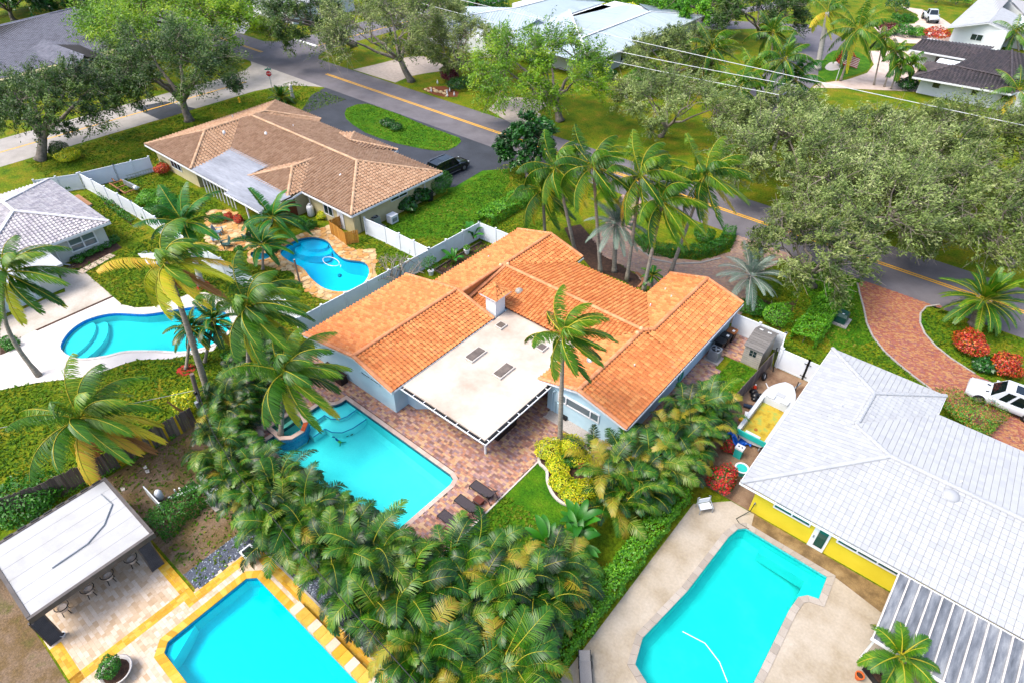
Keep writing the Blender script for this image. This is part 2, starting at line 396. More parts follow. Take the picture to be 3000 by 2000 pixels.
POOL_TAN = ccw(smoothp([(-50.7, 27.0), (-50.7, 28.6), (-49.8, 29.7), (-48.2, 30.0), (-46.2, 29.3), (-44.4, 29.1), (-42.6, 29.9), (-40.9, 29.0), (-39.9, 27.1), (-40.5, 25.6), (-42.1, 24.9), (-44.3, 25.1), (-46.2, 25.6), (-48.4, 25.5), (-50.0, 25.8)], 4))
SPA_TAN = ccw([(-51.2 + 1.15 * math.cos(a * math.pi / 8), 24.55 + .95 * math.sin(a * math.pi / 8)) for a in range(16)])
SPA_MAIN = ccw([(-31.55, 12.3), (-31.55, 14.15), (-30.75, 14.15), (-30.15, 13.95), (-29.75, 13.4), (-29.8, 12.7), (-30.2, 12.3)])
HOLES = [POOL_MAIN, POOL_RIGHT, POOL_BL, POOL_LEFT, POOL_TAN, SPA_TAN]

# ---------------------------------------------------------------- ground, roads, drives
mb = MB(); mb.sheet(rect(-900, -300, 700, 1300), 0, HOLES); struct('ground', mb, M_GRASS)
def sheet(name, poly, z, m, holes=()):
    b = MB(); b.sheet(poly, z, holes); return struct(name, b, m)
sheet('main_road', rect(-400, 57.2, 140, 65.2), .012, M_ASPHALT)
sheet('side_street', [(-99.6, -120), (-90.7, -120), (-90.7, 49.5), (-89.9, 52.5), (-88.3, 54.8), (-85.6, 56.6), (-84, 57.4), (-104, 57.4), (-101.8, 56.2), (-100.2, 54), (-99.6, 50)], .008, M_CONC)
sheet('cross_street', [(-112, 65.1), (-110.3, 66.5), (-109.3, 69), (-109, 72), (-109, 220), (-99.4, 220), (-99.4, 72), (-99, 69), (-97.8, 66.5), (-96, 65.1)], .008, M_ASPHALT)
sheet('asphalt_patch', [(-97.66,34.69),(-90.5,34.9),(-90.69,40.18),(-96.53,38.83)], .014, M_BLACKTOP)
sheet('back_street', [(-39.97,199.34),(-51.0,152.74),(-58.62,132.95),(-54.18,134.42),(-40.07,142.42),(-32.48,135.1),(-28.46,108.97),(-27.3,92.97),(-26.01,80.19),(-32.77,88.26),(-37.05,110.35),(-42.22,135.66),(-49.17,131.17),(-58.53,121.38),(-62.14,128.12),(-53.41,158.82),(-49.06,208.23)], .008, M_ASPHALT)
def stripe(name, a, b, w, m, z=.018):
    x = MB(); x.sheet([(a[0], a[1]), (b[0], a[1]), (b[0], a[1] + w), (a[0], a[1] + w)] if abs(a[1] - b[1]) < 1e-3 else [(a[0], a[1]), (a[0] + w, a[1]), (a[0] + w, b[1]), (a[0], b[1])], z); return struct(name, x, m)
for y in (61.05, 61.38):
    stripe('yellow_centre_line', (-89, y), (140, y), .17, M_YELLOW)
    stripe('yellow_centre_line', (-400, y), (-106.5, y), .17, M_YELLOW)
stripe('yellow_centre_line', (-95.3, -120), (-95.3, 51), .22, M_YELLOW)
stripe('yellow_centre_line', (-102.6, 70), (-102.6, 200), .22, M_YELLOW)
stripe('white_stop_line', (-109, 69.3), (-102.2, 69.3), .6, M_WPAINT)
ISL = [(-73.56,52.51),(-74.91,54.0),(-74.93,55.93),(-73.92,57.03),(-71.74,57.12),(-67.71,57.18),(-61.25,56.69),(-57.67,56.76),(-55.77,56.77),(-54.8,56.02),(-54.27,54.62),(-54.24,52.96),(-55.32,51.91),(-57.24,51.16),(-60.28,50.38),(-63.29,49.99),(-66.28,50.01),(-69.49,50.63),(-71.87,51.4)]
sheet('asphalt_driveway', [(-84.0, 57.3), (-44.6, 57.3), (-45.0, 54.2), (-47.2, 51.6), (-46.8, 46.5), (-50, 42), (-80, 42), (-78, 46), (-79.5, 50), (-83, 54)], .016, M_BLACKTOP)
b = MB(); b.sheet(ISL, .03); struct('grass_island', b, M_GRASS2)
# left yard slab and white pool deck
b = MB(); b.sheet([(-49.63,1.64),(-58.91,4.8),(-59.14,8.79),(-58.96,9.97),(-63.31,11.14),(-63.07,11.51),(-60.68,12.39),(-55.26,12.31),(-55.21,6.15),(-55.07,3.49)], .008); struct('patio_slab', b, M_DECKG)
DECKL = [(-50.46,0.73),(-54.94,2.18),(-55.21,6.15),(-55.26,12.31),(-53.34,12.26),(-51.93,12.89),(-51.05,13.78),(-50.6,15.44),(-50.44,16.9),(-49.59,17.76),(-47.4,18.44),(-44.31,17.69),(-41.97,14.08),(-43.67,11.36),(-45.46,9.73),(-45.83,8.73),(-46.21,7.07),(-46.91,5.83),(-48.63,3.74)]
b = MB(); b.sheet(DECKL, .012, [POOL_LEFT]); struct('pool_deck', b, M_DECKW)
b = MB(); b.sheet([(-55.28,6.14),(-55.25,12.31),(-54.99,12.3),(-55.02,6.21)], .017); struct('mulch_strip', b, M_MULCH)
b = MB(); b.sheet([(-55.27,3.56),(-54.07,3.15),(-54.0,3.45),(-54.11,4.66),(-55.28,4.66),(-55.53,4.19)], .017); struct('planting_bed', b, M_MULCH)
b = MB(); b.sheet([(-62.94,11.59),(-61.51,12.47),(-62.4,16.53),(-66.2,16.65),(-63.79,15.71),(-63.41,13.55)], .01); struct('planting_bed', b, M_MULCH)
b = MB(); b.sheet([(-72.88,19.66),(-65.9,19.26),(-65.84,19.1),(-72.66,19.41)], .02); struct('planting_bed', b, M_MULCH)
# right pool deck and boat yard
b = MB(); b.sheet([(-6.5, 8), (14, 8), (14, 27.1), (-4.6, 27.1), (-6.3, 25.4)], .008, [POOL_RIGHT]); struct('pool_deck', b, M_DECKR)
b = MB(); b.sheet([(-2.9, 26.25), (1.5, 26.2), (4.7, 25.6), (4.7, 27.1), (-3.1, 27.1)], .013); struct('soil_strip', b, mat('damp_soil', ['4a3a24', '5f4c30', '7a6442', '8a7654'], rough=.95, nscale=1.2, detail=10, fine=.25))
b = MB(); b.sheet([(-8.05, 27.15), (-3, 27.15), (-3, 40.8), (-8.05, 40.8)], .006); struct('dirt_yard', b, M_DIRT)
# bottom-left yard
b = MB(); b.sheet([(-35.9, -3.6), (-33.2, -3.6), (-33.2, 2.75), (-24.5, 2.75), (-24.5, 6.6), (-26.5, 10), (-31, 10.2), (-33.5, 11), (-35.6, 10), (-35.9, 5)], .009); struct('leaf_littered_yard', b, M_DRYYARD)
b = MB(); b.sheet([(-34.5, -9), (-27.3, -9), (-24, -9), (-24, -3.8), (-34.5, -3.8)], .006); struct('leaf_littered_yard', b, M_DRYYARD)
# front-yard beds
b = MB(); b.sheet([(-28.71,47.33),(-27.87,46.72),(-26.16,45.41),(-24.35,45.12),(-22.67,44.78),(-21.51,44.61),(-21.05,44.07),(-20.9,43.28),(-21.12,42.72),(-22.26,43.04),(-25.85,42.85),(-29.23,44.7),(-32.12,47.18),(-31.29,48.84)], .01); struct('mulch_bed', b, M_MULCH)
b = MB(); b.sheet([(-12.79,46.5),(-11.75,48.54),(-10.17,48.72),(-9.3,50.62),(-9.04,48.55),(-8.79,45.27),(-10.29,46.39),(-12.02,46.02)], .01); struct('mulch_bed', b, M_MULCH)
CIRC = [(-35, 57.25), (-31.5, 57.25), (-30.2, 53.5), (-29.2, 50), (-28.7, 47.3), (-26.2, 45.4), (-22.3, 44.9), (-21.0, 43.9), (-18.2, 43.6), (-11.8, 43.6), (-12.6, 47), (-14, 50.5), (-13.2, 54), (-12.2, 57.25), (-18.0, 57.25), (-17.2, 53.8), (-18.7, 50.6), (-21.5, 49.0), (-24.6, 49.2), (-27, 51.5), (-28, 54.5), (-28.5, 57.25)]
cs = sheet('circular_driveway', CIRC, .006, M_SANDJ)
pavers(cs, CIRC, [], (.24, .16), .008, M_PAVER3, ang=.5, limit=0, name='paver')
DR = [(-6.13,56.46),(-5.44,54.89),(-4.55,53.03),(-3.69,51.0),(-2.75,49.46),(-1.43,48.11),(-0.19,47.29),(1.09,46.57),(2.05,46.09),(2.76,45.72)]
DRR = [(0.39,57.73),(-0.45,56.64),(-0.58,55.27),(-0.27,53.9),(0.39,52.62),(1.44,51.51),(2.73,50.68),(3.9,50.17),(4.57,49.91)]
DRIVE = DR + [(7.5, 43.2), (9.5, 42.2), (18, 42), (18, 49.5), (9, 49.2)] + list(reversed(DRR)) + [(.9, 57.25), (-5.6, 57.25)]
dv = sheet('brick_driveway', DRIVE, .006, M_SANDJ)
pavers(dv, DRIVE, [], (.21, .11), .008, M_PAVER2, ang=.25, limit=300, name='paver')
# main patio
PATIO = [(-36.2, 12.0), (-31.8, 10.8), (-30.8, 10.2), (-17.6, 10.2), (-15.75, 12.0), (-15.7, 21.9), (-16.2, 24.0), (-16.4, 25.2), (-17.9, 25.1), (-17.9, 27.5), (-25.6, 30.5), (-36.2, 19)]
pt = sheet('paver_patio', PATIO, .006, M_SANDJ, [POOL_MAIN])
PBLK = [offset(POOL_MAIN, .3), offset(SPA_MAIN, .3)]
pavers(pt, PATIO, PBLK, (.26, .17), .008, M_PAVER, ang=0.0, limit=300, name='paver')
b = MB(); b.sheet([(-17.9, 25.05), (-11.4, 25.2), (-11.4, 26.4), (-17.9, 26.4)], .012); struct('pebble_strip', b, mat('pebbledash', ['7f7a78', '9d9792', 'b5aea8'], rough=.9, nscale=14, detail=6, bump=.5, bscale=40))
b = MB(); b.sheet([(-16.4, 24.1), (-11.6, 24.1), (-11.6, 25.15), (-16.4, 25.0)], .006); s1 = struct('paver_walk', b, M_SANDJ)
pavers(s1, rect(-16.4, 24.1, -11.6, 25.1), [], (.26, .17), .008, M_PAVER, limit=0, name='paver')
SIDE = [(-12.2, 27.5), (-10.35, 27.5), (-10.35, 37.7), (-10.95, 37.7), (-10.95, 39.5), (-9.8, 39.55), (-9.0, 42.6), (-12.2, 42.6)]
b = MB(); b.sheet(SIDE, .006); s1 = struct('paver_walk', b, M_SANDJ)
pavers(s1, SIDE, [], (.26, .17), .008, M_PAVER, limit=0, name='paver')
# lawns that are lusher than the rest
b = MB(); b.sheet([(-15.6, 15), (-15.6, 21.9), (-14.9, 22.6), (-13, 23.9), (-11.5, 24), (-11.5, 15)], .006); struct('back_lawn', b, M_GRASS2)
b = MB(); b.sheet([(-10.33, 27.2), (-10.33, 39.5), (-8.1, 39.5), (-8.1, 27.2)], .010); struct('side_lawn', b, M_GRASS2)
b = MB(); b.sheet([(-48.72,47.41),(-48.67,49.26),(-48.7,52.18),(-48.29,54.47),(-47.18,55.99),(-42.98,51.56),(-38.95,42.37),(-39.12,38.7),(-43.35,34.88),(-45.96,35.6),(-46.39,38.52),(-46.36,41.13),(-46.32,44.82)], .006); struct('side_lawn', b, M_GRASS2)
b = MB(); b.sheet([(-11.03,55.04),(-10.98,59.03),(-11.2,61.65),(-10.98,64.8),(-11.01,70.37),(-9.83,68.51),(-8.22,64.91),(-6.9,62.15),(-5.07,59.47),(-2.43,56.66),(-0.4,55.11),(0.62,53.66),(-4.63,45.62)], .005); struct('side_lawn', b, M_GRASS2)

# ---------------------------------------------------------------- flagstone deck round the bean-shaped pool
FLAG = ccw(smoothp([(-51.55,23.18),(-52.16,24.23),(-51.04,24.83),(-50.62,25.9),(-51.54,27.31),(-51.53,28.82),(-51.28,30.01),(-50.56,32.0),(-49.14,32.03),(-46.16,30.77),(-44.62,31.0),(-43.67,32.17),(-41.06,29.9),(-39.19,28.28),(-38.5,26.75),(-38.89,25.54),(-39.88,24.35),(-41.48,23.63),(-43.13,23.72),(-44.51,24.08),(-46.56,24.57),(-47.94,24.05),(-49.45,23.44),(-50.53,22.85)], 2))
fs_ = sheet('flagstone_deck', FLAG, .006, mat('flagstone_grout', ['8c7250', 'a68c66'], rough=.95, nscale=3), [POOL_TAN, SPA_TAN])
FIRE = ccw(smoothp([(-62.71,25.8),(-61.89,26.71),(-60.36,27.37),(-58.06,26.82),(-55.35,25.96),(-53.38,25.37),(-52.84,24.01),(-53.62,23.35),(-54.38,22.52),(-55.51,21.92),(-56.93,22.35),(-59.78,23.75)], 2))
ff = sheet('flagstone_patio', FIRE, .006, MATS['flagstone_grout'])
def flagstones(parent, poly, holes, step, name='flagstone'):
    pc = Pieces(name, parent, M_FLAG, name + 's', 300); rr = random.Random(3); k = 0
    xs = [p[0] for p in poly]; ys = [p[1] for p in poly]; x = min(xs); row = 0
    for t in range(7):
        mb = MB(); n = rr.choice((5, 6, 7)); q = [(math.cos(2 * math.pi * (i + rr.uniform(-.3, .3)) / n) * rr.uniform(.46, .6), math.sin(2 * math.pi * (i + rr.uniform(-.3, .3)) / n) * rr.uniform(.46, .6)) for i in range(n)]
        mb.prism(ccw(q), 0, .04); pc.template(t, mb)
    while x < max(xs):
        y = min(ys) + (row % 2) * step / 2; row += 1
        while y < max(ys):
            px, py = x + rr.uniform(-.1, .1), y + rr.uniform(-.1, .1); y += step
            if inpoly((px, py), poly) and not any(inpoly((px, py), h) for h in holes):
                s = step * rr.uniform(.88, 1.06); pc.put(rr.randrange(7), Matrix.Translation((px, py, .007 + rr.uniform(0, .01))) @ Matrix.Rotation(rr.uniform(0, 6.3), 4, 'Z') @ Matrix.Diagonal((s, s, 1, 1)))
        x += step * .87
    pc.finish()
flagstones(fs_, FLAG, [offset(POOL_TAN, .32), offset(SPA_TAN, .3)], .62)
flagstones(ff, FIRE, [], .62)
# travertine terrace bottom left
TRAV = [(-33, -3.7), (-10, -3.7), (-10, 6.5), (-24.4, 6.5), (-24.4, 2.6), (-33, 2.6)]
tv = sheet('travertine_terrace', TRAV, .006, mat('travertine_grout', ['a08468', 'b59a7c'], rough=.95, nscale=3), [POOL_BL])
goldz = [rect(-33, 2.05, -24.9, 2.6), rect(-24.95, -3.7, -24.4, 2.6), rect(-27.2, -3.7, -24.4, -3.15), rect(-24.4, 5.95, -10, 6.5), rect(-24.4, 2.0, -23.85, 6.5)]
pavers(tv, TRAV, [offset(POOL_BL, .3), *[offset(q, -.18) for q in goldz]], (.41, .2), .008, M_TRAV, ang=0, limit=300, name='travertine_paver')
for gz in goldz: pavers(tv, gz, [offset(POOL_BL, .1)], (.28, .18), .016, M_GOLD, limit=60, name='gold_paver', mix=False)

# ---------------------------------------------------------------- pools
def pool(label, out, cope, mcope, tint, depth=(1.1, 1.8), wl=-.13, band='274e6a', plaster=None, cw=.3, steps=(), cname='coping_stone', z0=.0, curv=True, gloss=.5):
    cx, cy = sum(p[0] for p in out) / len(out), sum(p[1] for p in out) / len(out)
    t = thing('swimming_pool', label, 'swimming pool', (cx, cy, 0))
    n = len(out); b = MB(); ins = offset(out, -.35)
    xs = [p[0] for p in out]; x0, x1 = min(xs), max(xs)
    dz = lambda x: -(depth[0] + (depth[1] - depth[0]) * (x - x0) / (x1 - x0))
    vs = [(p[0], p[1], wl - .12) for p in out] + [(p[0], p[1], dz(p[0]) + .25) for p in out] + [(p[0], p[1], dz(p[0])) for p in ins]
    b.add(vs, [(i, n + i, n + (i + 1) % n, (i + 1) % n) for i in range(n)] + [(n + i, 2 * n + i, 2 * n + (i + 1) % n, n + (i + 1) % n) for i in range(n)])
    b.add([(p[0], p[1], dz(p[0])) for p in ins], [upt(ins, q) for q in tessellate_polygon([[Vector((p[0], p[1], 0)) for p in ins]])])
    b.build('shell', plaster or M_PLASTER_POOL, t)
    w = MB(); w.add([(p[0], p[1], z0 + .004) for p in out] + [(p[0], p[1], wl - .13) for p in out], [(i, n + i, n + (i + 1) % n, (i + 1) % n) for i in range(n)])
    w.build('waterline_tile', mat('pool_tile_' + band, [hexc(band), tuple(v * 1.8 for v in hexc(band))], rough=.3, nscale=8, detail=2), t)
    w = MB(); w.sheet(out, wl); w.build('water', water_mat('water_' + label[:12], tint, gloss), t)
    for st in steps:
        s_ = MB(); s_.prism(ccw(st[0]), -1.4, st[1]); so_ = s_.build('step', mat('step_plaster_shallow_light', ['bfdcdc', 'cfe6e4'], rough=.6, nscale=1) if plaster is None else plaster, t)  # steps painted paler in place of the light shallow water lets through
        if len(st) > 2:
            e = MB(); pl = st[2]
            for a, c in zip(pl, pl[1:]): e.bar((a[0], a[1], st[1] + .006), (c[0], c[1], st[1] + .006), .07, .012)
            e.build('tile_edge', mat('blue_step_tile', ['24508c', '2f62a0'], rough=.3, nscale=6), so_)
    # coping laid stone by stone
    o2 = offset(out, cw); P = [Vector((*p[:2], 0)) for p in ccw(out)]; Q = [Vector((*p[:2], 0)) for p in o2]; acc = 0; seg = []
    for i in range(n):
        a, bb, c, d = P[i], P[(i + 1) % n], Q[i], Q[(i + 1) % n]; k = max(1, round((bb - a).length / cope))
        for j in range(k):
            seg.append((a.lerp(bb, j / k), a.lerp(bb, (j + 1) / k), c.lerp(d, (j + 1) / k), c.lerp(d, j / k)))
    for s_ in seg:
        m_ = MB(); m_.cr = random.random(); ce = sum(s_, Vector()) / 4; q = [ce + (p - ce) * .975 for p in s_]; m_.prism([(p.x, p.y) for p in q], z0 + .0, z0 + .05)
        m_.build(cname, mcope, t, rnd=True)
    return t
CY = (.10, .80, .86)
st1 = [(-30.8, 14.2), (-30.0, 14.2), (-30.0, 15.55), (-29.4, 15.6), (-28.9, 15.95), (-28.7, 16.5), (-28.7, 17.35), (-29.8, 17.35), (-29.8, 16.9), (-29.92, 16.55), (-30.15, 16.28), (-30.45, 16.15), (-30.8, 16.2)]
st2 = [(-30.8, 13.9), (-29.2, 13.9), (-29.2, 14.9), (-28.6, 15.0), (-28.0, 15.45), (-27.75, 16.2), (-27.7, 17.35), (-30.8, 17.3)]
tp = pool('large rectangular pool with turtle mosaics behind the orange roofed house', POOL_MAIN, .4, M_COPING, (.32, .95, .97), (1.0, 2.0), steps=[(st1, -.32, st1[1:7]), (st2, -.62, st2[1:7])], band='1d3448')
pool('kidney pool with white deck and corner steps beside the grey tiled house', POOL_LEFT, .5, M_COPEW, (.18, .84, .88), (1.0, 1.6), band='1f5fa8', steps=[(smoothp([(-53.3, 8.6), (-52.4, 7.3), (-51.1, 6.5), (-50.2, 6.4), (-50.5, 7.6), (-51.4, 8.8), (-52.6, 9.6), (-53.4, 9.6)], 3), -.35), (smoothp([(-53.4, 9.0), (-52.4, 7.3), (-51.1, 6.5), (-49.6, 6.5), (-49.9, 8.2), (-51.0, 9.6), (-52.4, 10.4), (-53.2, 10.4)], 3), -.65)], cw=.25)
pool('bean shaped pool ringed by golden flagstone behind the tan house', POOL_TAN, .45, M_FLAG, (.05, .82, .95), (1.2, 2.2), band='2a5a70', plaster=mat('blue_plaster', ['8accdc', '98d4e2'], rough=.6, nscale=.8), steps=[(smoothp([(-50.6, 28.6), (-49.8, 29.7), (-48.3, 30.0), (-48.0, 29.2), (-48.9, 28.4), (-49.9, 28.2)], 3), -.35), (smoothp([(-50.7, 28.0), (-49.8, 29.7), (-47.6, 29.9), (-47.3, 28.8), (-48.5, 27.7), (-49.9, 27.4)], 3), -.65)])
pool('small round spa beside the bean shaped pool', SPA_TAN, .4, M_FLAG, (.1, .84, .95), (.8, .9), band='2a5a70', plaster=MATS['blue_plaster'])
pool('bright turquoise pool with gold travertine edge beside the louvered pavilion', POOL_BL, .28, M_GOLD, (.03, .88, .97), (1.2, 1.7), band='16688a', cw=.45, steps=[([(-22.95, .0), (-22.0, -.05), (-22.95, 1.7)], -.3)])
pool('faded pool with white coping beside the yellow walled house', POOL_RIGHT, .55, mat('worn_grey_coping', ['7e766c', '8e867c', '9c958c'], rough=.85, drive='both', mix=.5, nscale=1.5, fine=.12), (.16, .86, .86), (1.1, 2.0), band='2f8f90', cw=.38, plaster=mat('worn_plaster', ['6ebcba', '84cac6', 'b4dcd6'], rough=.6, nscale=.5, detail=10, contrast=1.0), steps=[([(1.75, 25.8), (1.85, 24.2), (1.3, 24.1), (1.3, 25.8)], -.3), ([(1.4, 25.8), (1.4, 23.9), (.9, 23.9), (.9, 25.2), (-1.9, 25.25), (-1.9, 25.8)], -.6)])
# spa of the large pool: raised ring with a rust tile spillway
t = thing('spa', 'raised cream rimmed spa at the shallow corner of the large pool', 'spa', (-30.6, 13.2, 0))
rim = offset(SPA_MAIN, .32); n = len(SPA_MAIN); inn = ccw(SPA_MAIN)
for i in range(n):
    q = [inn[i], inn[(i + 1) % n], rim[(i + 1) % n], rim[i]]; b = MB(); b.prism(ccw(q), -1.2, .16 if i != 2 else .12); b.build('rim_stone', [M_COPING, mat('rust_tile', ['8a3a14', 'a84a18'], rough=.5, nscale=5)][i == 2], t, rnd=True)
b = MB(); b.sheet(inn, -.75); b.build('shell', M_PLASTER_POOL, t)
b = MB(); b.prism(ccw([(-31.55, 12.3), (-31.1, 12.3), (-31.1, 14.15), (-31.55, 14.15)]), -.75, -.3); b.build('bench', M_PLASTER_POOL, t)
b = MB(); b.bar((-31.1, 12.35, -.292), (-31.1, 14.1, -.292), .06, .012); b.build('tile_edge', MATS['blue_step_tile'], t)
b = MB(); b.sheet(inn, .06); b.build('water', water_mat('water_spa', (.35, .86, .86)), t)
b = MB(); 
wall = offset(SPA_MAIN, .335)
for i in range(1, 4):
    a, c = wall[i % n], wall[(i + 1) % n]
b.add([(p[0], p[1], -.9) for p in wall] + [(p[0], p[1], .1) for p in wall], [(i, (i + 1) % n, n + (i + 1) % n, n + i) for i in range(n)]); b.build('tiled_wall', mat('blue_mosaic', ['1c3d66', '2a5a8c', '4a86ac', '1a2f50'], rough=.3, nscale=16, detail=2, contrast=.6), t)
# raised spillover wall of the travertine pool
t = thing('spillover_wall', 'raised gold travertine wall along the travertine pool', 'wall', (-15, 5.6, 0))
for i in range(18):
    b = MB(); b.cr = random.random(); b.box((-19.2 + i * .5, 5.62, .2), (.485, .62, .45)); b.build('block', M_GOLD if i % 3 else M_TRAV, t, rnd=True)
# turtle and swimmer mosaics on the pool floor
def turtle(px, label, z):
    t = thing('turtle_mosaic', label, 'mosaic', (px[0], px[1], z)); ms = mat('mosaic_green', ['12402c', '1c5a3c', '2a7048'], rough=.4, nscale=9)
    b = MB(); b.prism([(px[0] + .27 * math.cos(a * .5236), px[1] + .2 * math.sin(a * .5236)) for a in range(12)], z, z + .012); b.build('shell', ms, t)
    for dx, dy, r_ in ((.3, .05, .09), (.2, .22, .1), (-.2, .2, .08), (.2, -.22, .1), (-.2, -.2, .08)):
        b = MB(); b.prism([(px[0] + dx + r_ * math.cos(a * .785) * (1 if dx == .3 else .6), px[1] + dy + r_ * math.sin(a * .785) * 1.3) for a in range(8)], z + .001, z + .014); b.build('head' if dx == .3 else 'flipper', ms, t)
turtle((-29.23,15.46), 'green turtle mosaic on the pool floor nearer the spa', -1.02)
turtle((-28.11,15.97), 'green turtle mosaic on the pool floor further from the spa', -1.14)
x, y = (-27.9,14.99)
t = thing('mermaid_mosaic', 'small blue and yellow swimmer mosaic on the pool floor', 'mosaic', (x, y, -1.05))
b = MB(); b.prism([(x - .5, y + .05), (x - .3, y - .06), (x - .05, y - .05), (x - .05, y + .08), (x - .3, y + .07)], -1.07, -1.05); b.prism([(x - .72, y + .16), (x - .5, y + .05), (x - .7, y - .08)], -1.069, -1.049); b.build('tail', mat('mosaic_blue', ['123070', '1c4490'], rough=.4), t)
b = MB(); b.prism([(x - .06, y - .09), (x + .22, y - .07), (x + .25, y + .08), (x - .06, y + .1)], -1.068, -1.045); b.build('body', mat('mosaic_yellow', ['b8a830', '8aa040'], rough=.4), t)
b = MB(); b.bar((x + .2, y + .05, -1.05), (x + .42, y + .3, -1.05), .06, .015); b.bar((x + .2, y - .05, -1.05), (x + .4, y - .22, -1.05), .06, .015); b.build('arm', MATS['mosaic_green'], t)

# ---------------------------------------------------------------- houses
M_ORANGE = mat('terracotta_tile', ['a25a2e', 'aa6232', 'b26a38', 'b8723e', 'be804a', 'ae6638', 'b87a50'], rough=.75, drive='both', mix=.45, nscale=.5, fine=.12, fscale=7, contrast=1.0)
M_ODECK = mat('terracotta_underlay', ['6e3014'], rough=.9)
M_TANTILE = mat('tan_tile', ['866850', '8e7058', '967860', '9c8068', '907258'], rough=.85, drive='both', mix=.3, nscale=.5, fine=.15, fscale=6)
M_TDECK = mat('tan_underlay', ['4e3828'], rough=.9)
M_GREYTILE = mat('silver_tile', ['8c888a', '98949a', 'a4a0a2', 'aeaaac', '928e90'], rough=.85, drive='both', mix=.4, nscale=.6, fine=.15, fscale=5)
M_GDECK = mat('grey_underlay', ['5a5658'], rough=.9)
M_WTILE = mat('white_tile', ['8e9195', '96999c', '9a9da0'], rough=.75, drive='both', mix=.4, nscale=.5, fine=.04)
M_WDECK = mat('white_underlay', ['86878a'], rough=.9)
M_DARKTILE = mat('dark_tile', ['2f2c2f', '3d3839', '4a4244', '353135', '54494a'], rough=.7, drive='both', mix=.4, nscale=.5, fine=.2, fscale=5)
M_DDECK = mat('dark_underlay', ['1c1a1b'], rough=.9)
M_SLATE = mat('slate_tile', ['4d4f5a', '5d5f6b', '6a6c78', '555763'], rough=.7, drive='both', mix=.4, nscale=.5, fine=.12)
M_METAL = mat('pale_metal_panel', ['8e9ca3', '98a5ab', 'a0acb1'], rough=.45, drive='both', mix=.5, nscale=.4, spec=.5)
M_BLUEW = mat('pale_blue_stucco', ['9cbac8', 'a4c0cd', 'aac4cf'], rough=.9, nscale=1.2, detail=6, bump=.08)
M_CREAM = mat('cream_stucco', ['a09672', 'aaa07c', 'b2a884'], rough=.9, nscale=1.2, detail=6)
M_GREYW = mat('pale_grey_stucco', ['a3a8a2', 'acb0aa', 'b4b8b2'], rough=.9, nscale=1, detail=6)
M_WHITEW = mat('white_stucco', ['bcc2c6', 'c6cbce', 'ced2d4'], rough=.9, nscale=1, detail=6)
M_YELLOWW = mat('yellow_stucco', ['b4a31c', 'bcab22', 'c2b22c'], rough=.85, nscale=.8, detail=6)
M_WHITE = mat('white_trim', ['c2c5c8', 'cccfd2'], rough=.5, nscale=2)
M_VINYL = mat('white_vinyl', ['bcc2c9', 'c4cad0', 'cad0d4'], rough=.4, nscale=.8, detail=4)
M_PANE = glass_dark('dark_window_glass', '1a2830'); M_PANE2 = glass_dark('green_window_glass', '0c4038'); M_PANEL = glass_dark('grey_window_glass', '55656c')
M_FLATR = mat('cream_roof_coat', ['8e7e6c', 'a09184', 'aca094', 'b2a89e', 'aea298'], rough=.8, nscale=.3, detail=10, fine=.06, fscale=3, contrast=.9)
M_BLACK = mat('black_plastic', ['101113', '17191b'], rough=.5, nscale=3)
M_DKBROWN = mat('dark_wicker', ['1f1410', '2c1c16'], rough=.7, nscale=20, bump=.4, bscale=60)
M_GREYM = mat('grey_metal', ['6c7278', '7a8086', '868c92'], rough=.45, nscale=2, metal=.3)
M_ALU = mat('aluminium', ['9aa0a6', 'aab0b4'], rough=.35, metal=.6, nscale=2)

def window(house, c, w, h, ang, n=2, fm=None, gm=None, rows=1, name='window', fw=.06):
    fm = fm or M_WHITE; gm = gm or M_PANE
    u = Vector((math.cos(ang), math.sin(ang), 0)); nr = Vector((math.sin(ang), -math.cos(ang), 0)); c = Vector(c); z = Vector((0, 0, 1))
    R = Matrix((u, -nr, z)).transposed().to_4x4()
    b = MB()
    for s in (-1, 1):
        b.box(c + u * s * (w / 2) + nr * .02, (fw, .09, h + fw), M=R); b.box(c + z * s * (h / 2) + nr * .02, (w - fw, .09, fw), M=R)
    for i in range(1, n): b.box(c + u * (-w / 2 + w * i / n) + nr * .02, (fw, .085, h - fw), M=R)
    for i in range(1, rows): b.box(c + z * (-h / 2 + h * i / rows) + nr * .02, (w - fw, .08, fw * .7), M=R)
    f = b.build(name, fm, house)
    for i in range(n):
        p = MB(); p.box(c + u * (-w / 2 + w * (i + .5) / n) + nr * .012, (w / n - fw, .03, h - fw), M=R); p.build('pane', gm, f)
    return f
def walls(house, x0, y0, x1, y1, z, m, gable=None, name='wall'):
    """gable: ('y', ridge x, ridge z, left z, right z) closes the y-facing ends"""
    b = MB()
    if gable:
        rx, rz, zl, zr = gable
        for y in (y0, y1): b.face([(x0, y, 0), (x1, y, 0), (x1, y, zr), (rx, y, rz), (x0, y, zl)])
        b.face([(x0, y0, 0), (x0, y1, 0), (x0, y1, zl), (x0, y0, zl)]); b.face([(x1, y0, 0), (x1, y1, 0), (x1, y1, zr), (x1, y0, zr)])
    else: b.prism(rect(x0, y0, x1, y1), 0, z)
    return b.build(name, m, house)
def fascia(house, pts, w=.04, h=.16, m=None, name='fascia', dz=-.09):
    for a, c in zip(pts, pts[1:]):
        b = MB(); b.bar((a[0], a[1], a[2] + dz), (c[0], c[1], c[2] + dz), w, h); b.build(name, m or M_WHITE, house)
def dome(house, c, r, m, name='vent'):
    b = MB(); b.lathe([(r * 1.05, -.25), (r * 1.05, .0), (r, .05), (r * .85, .14), (r * .5, .22), (.02, .25)], c, 16); return b.build(name, m, house, smooth=True)
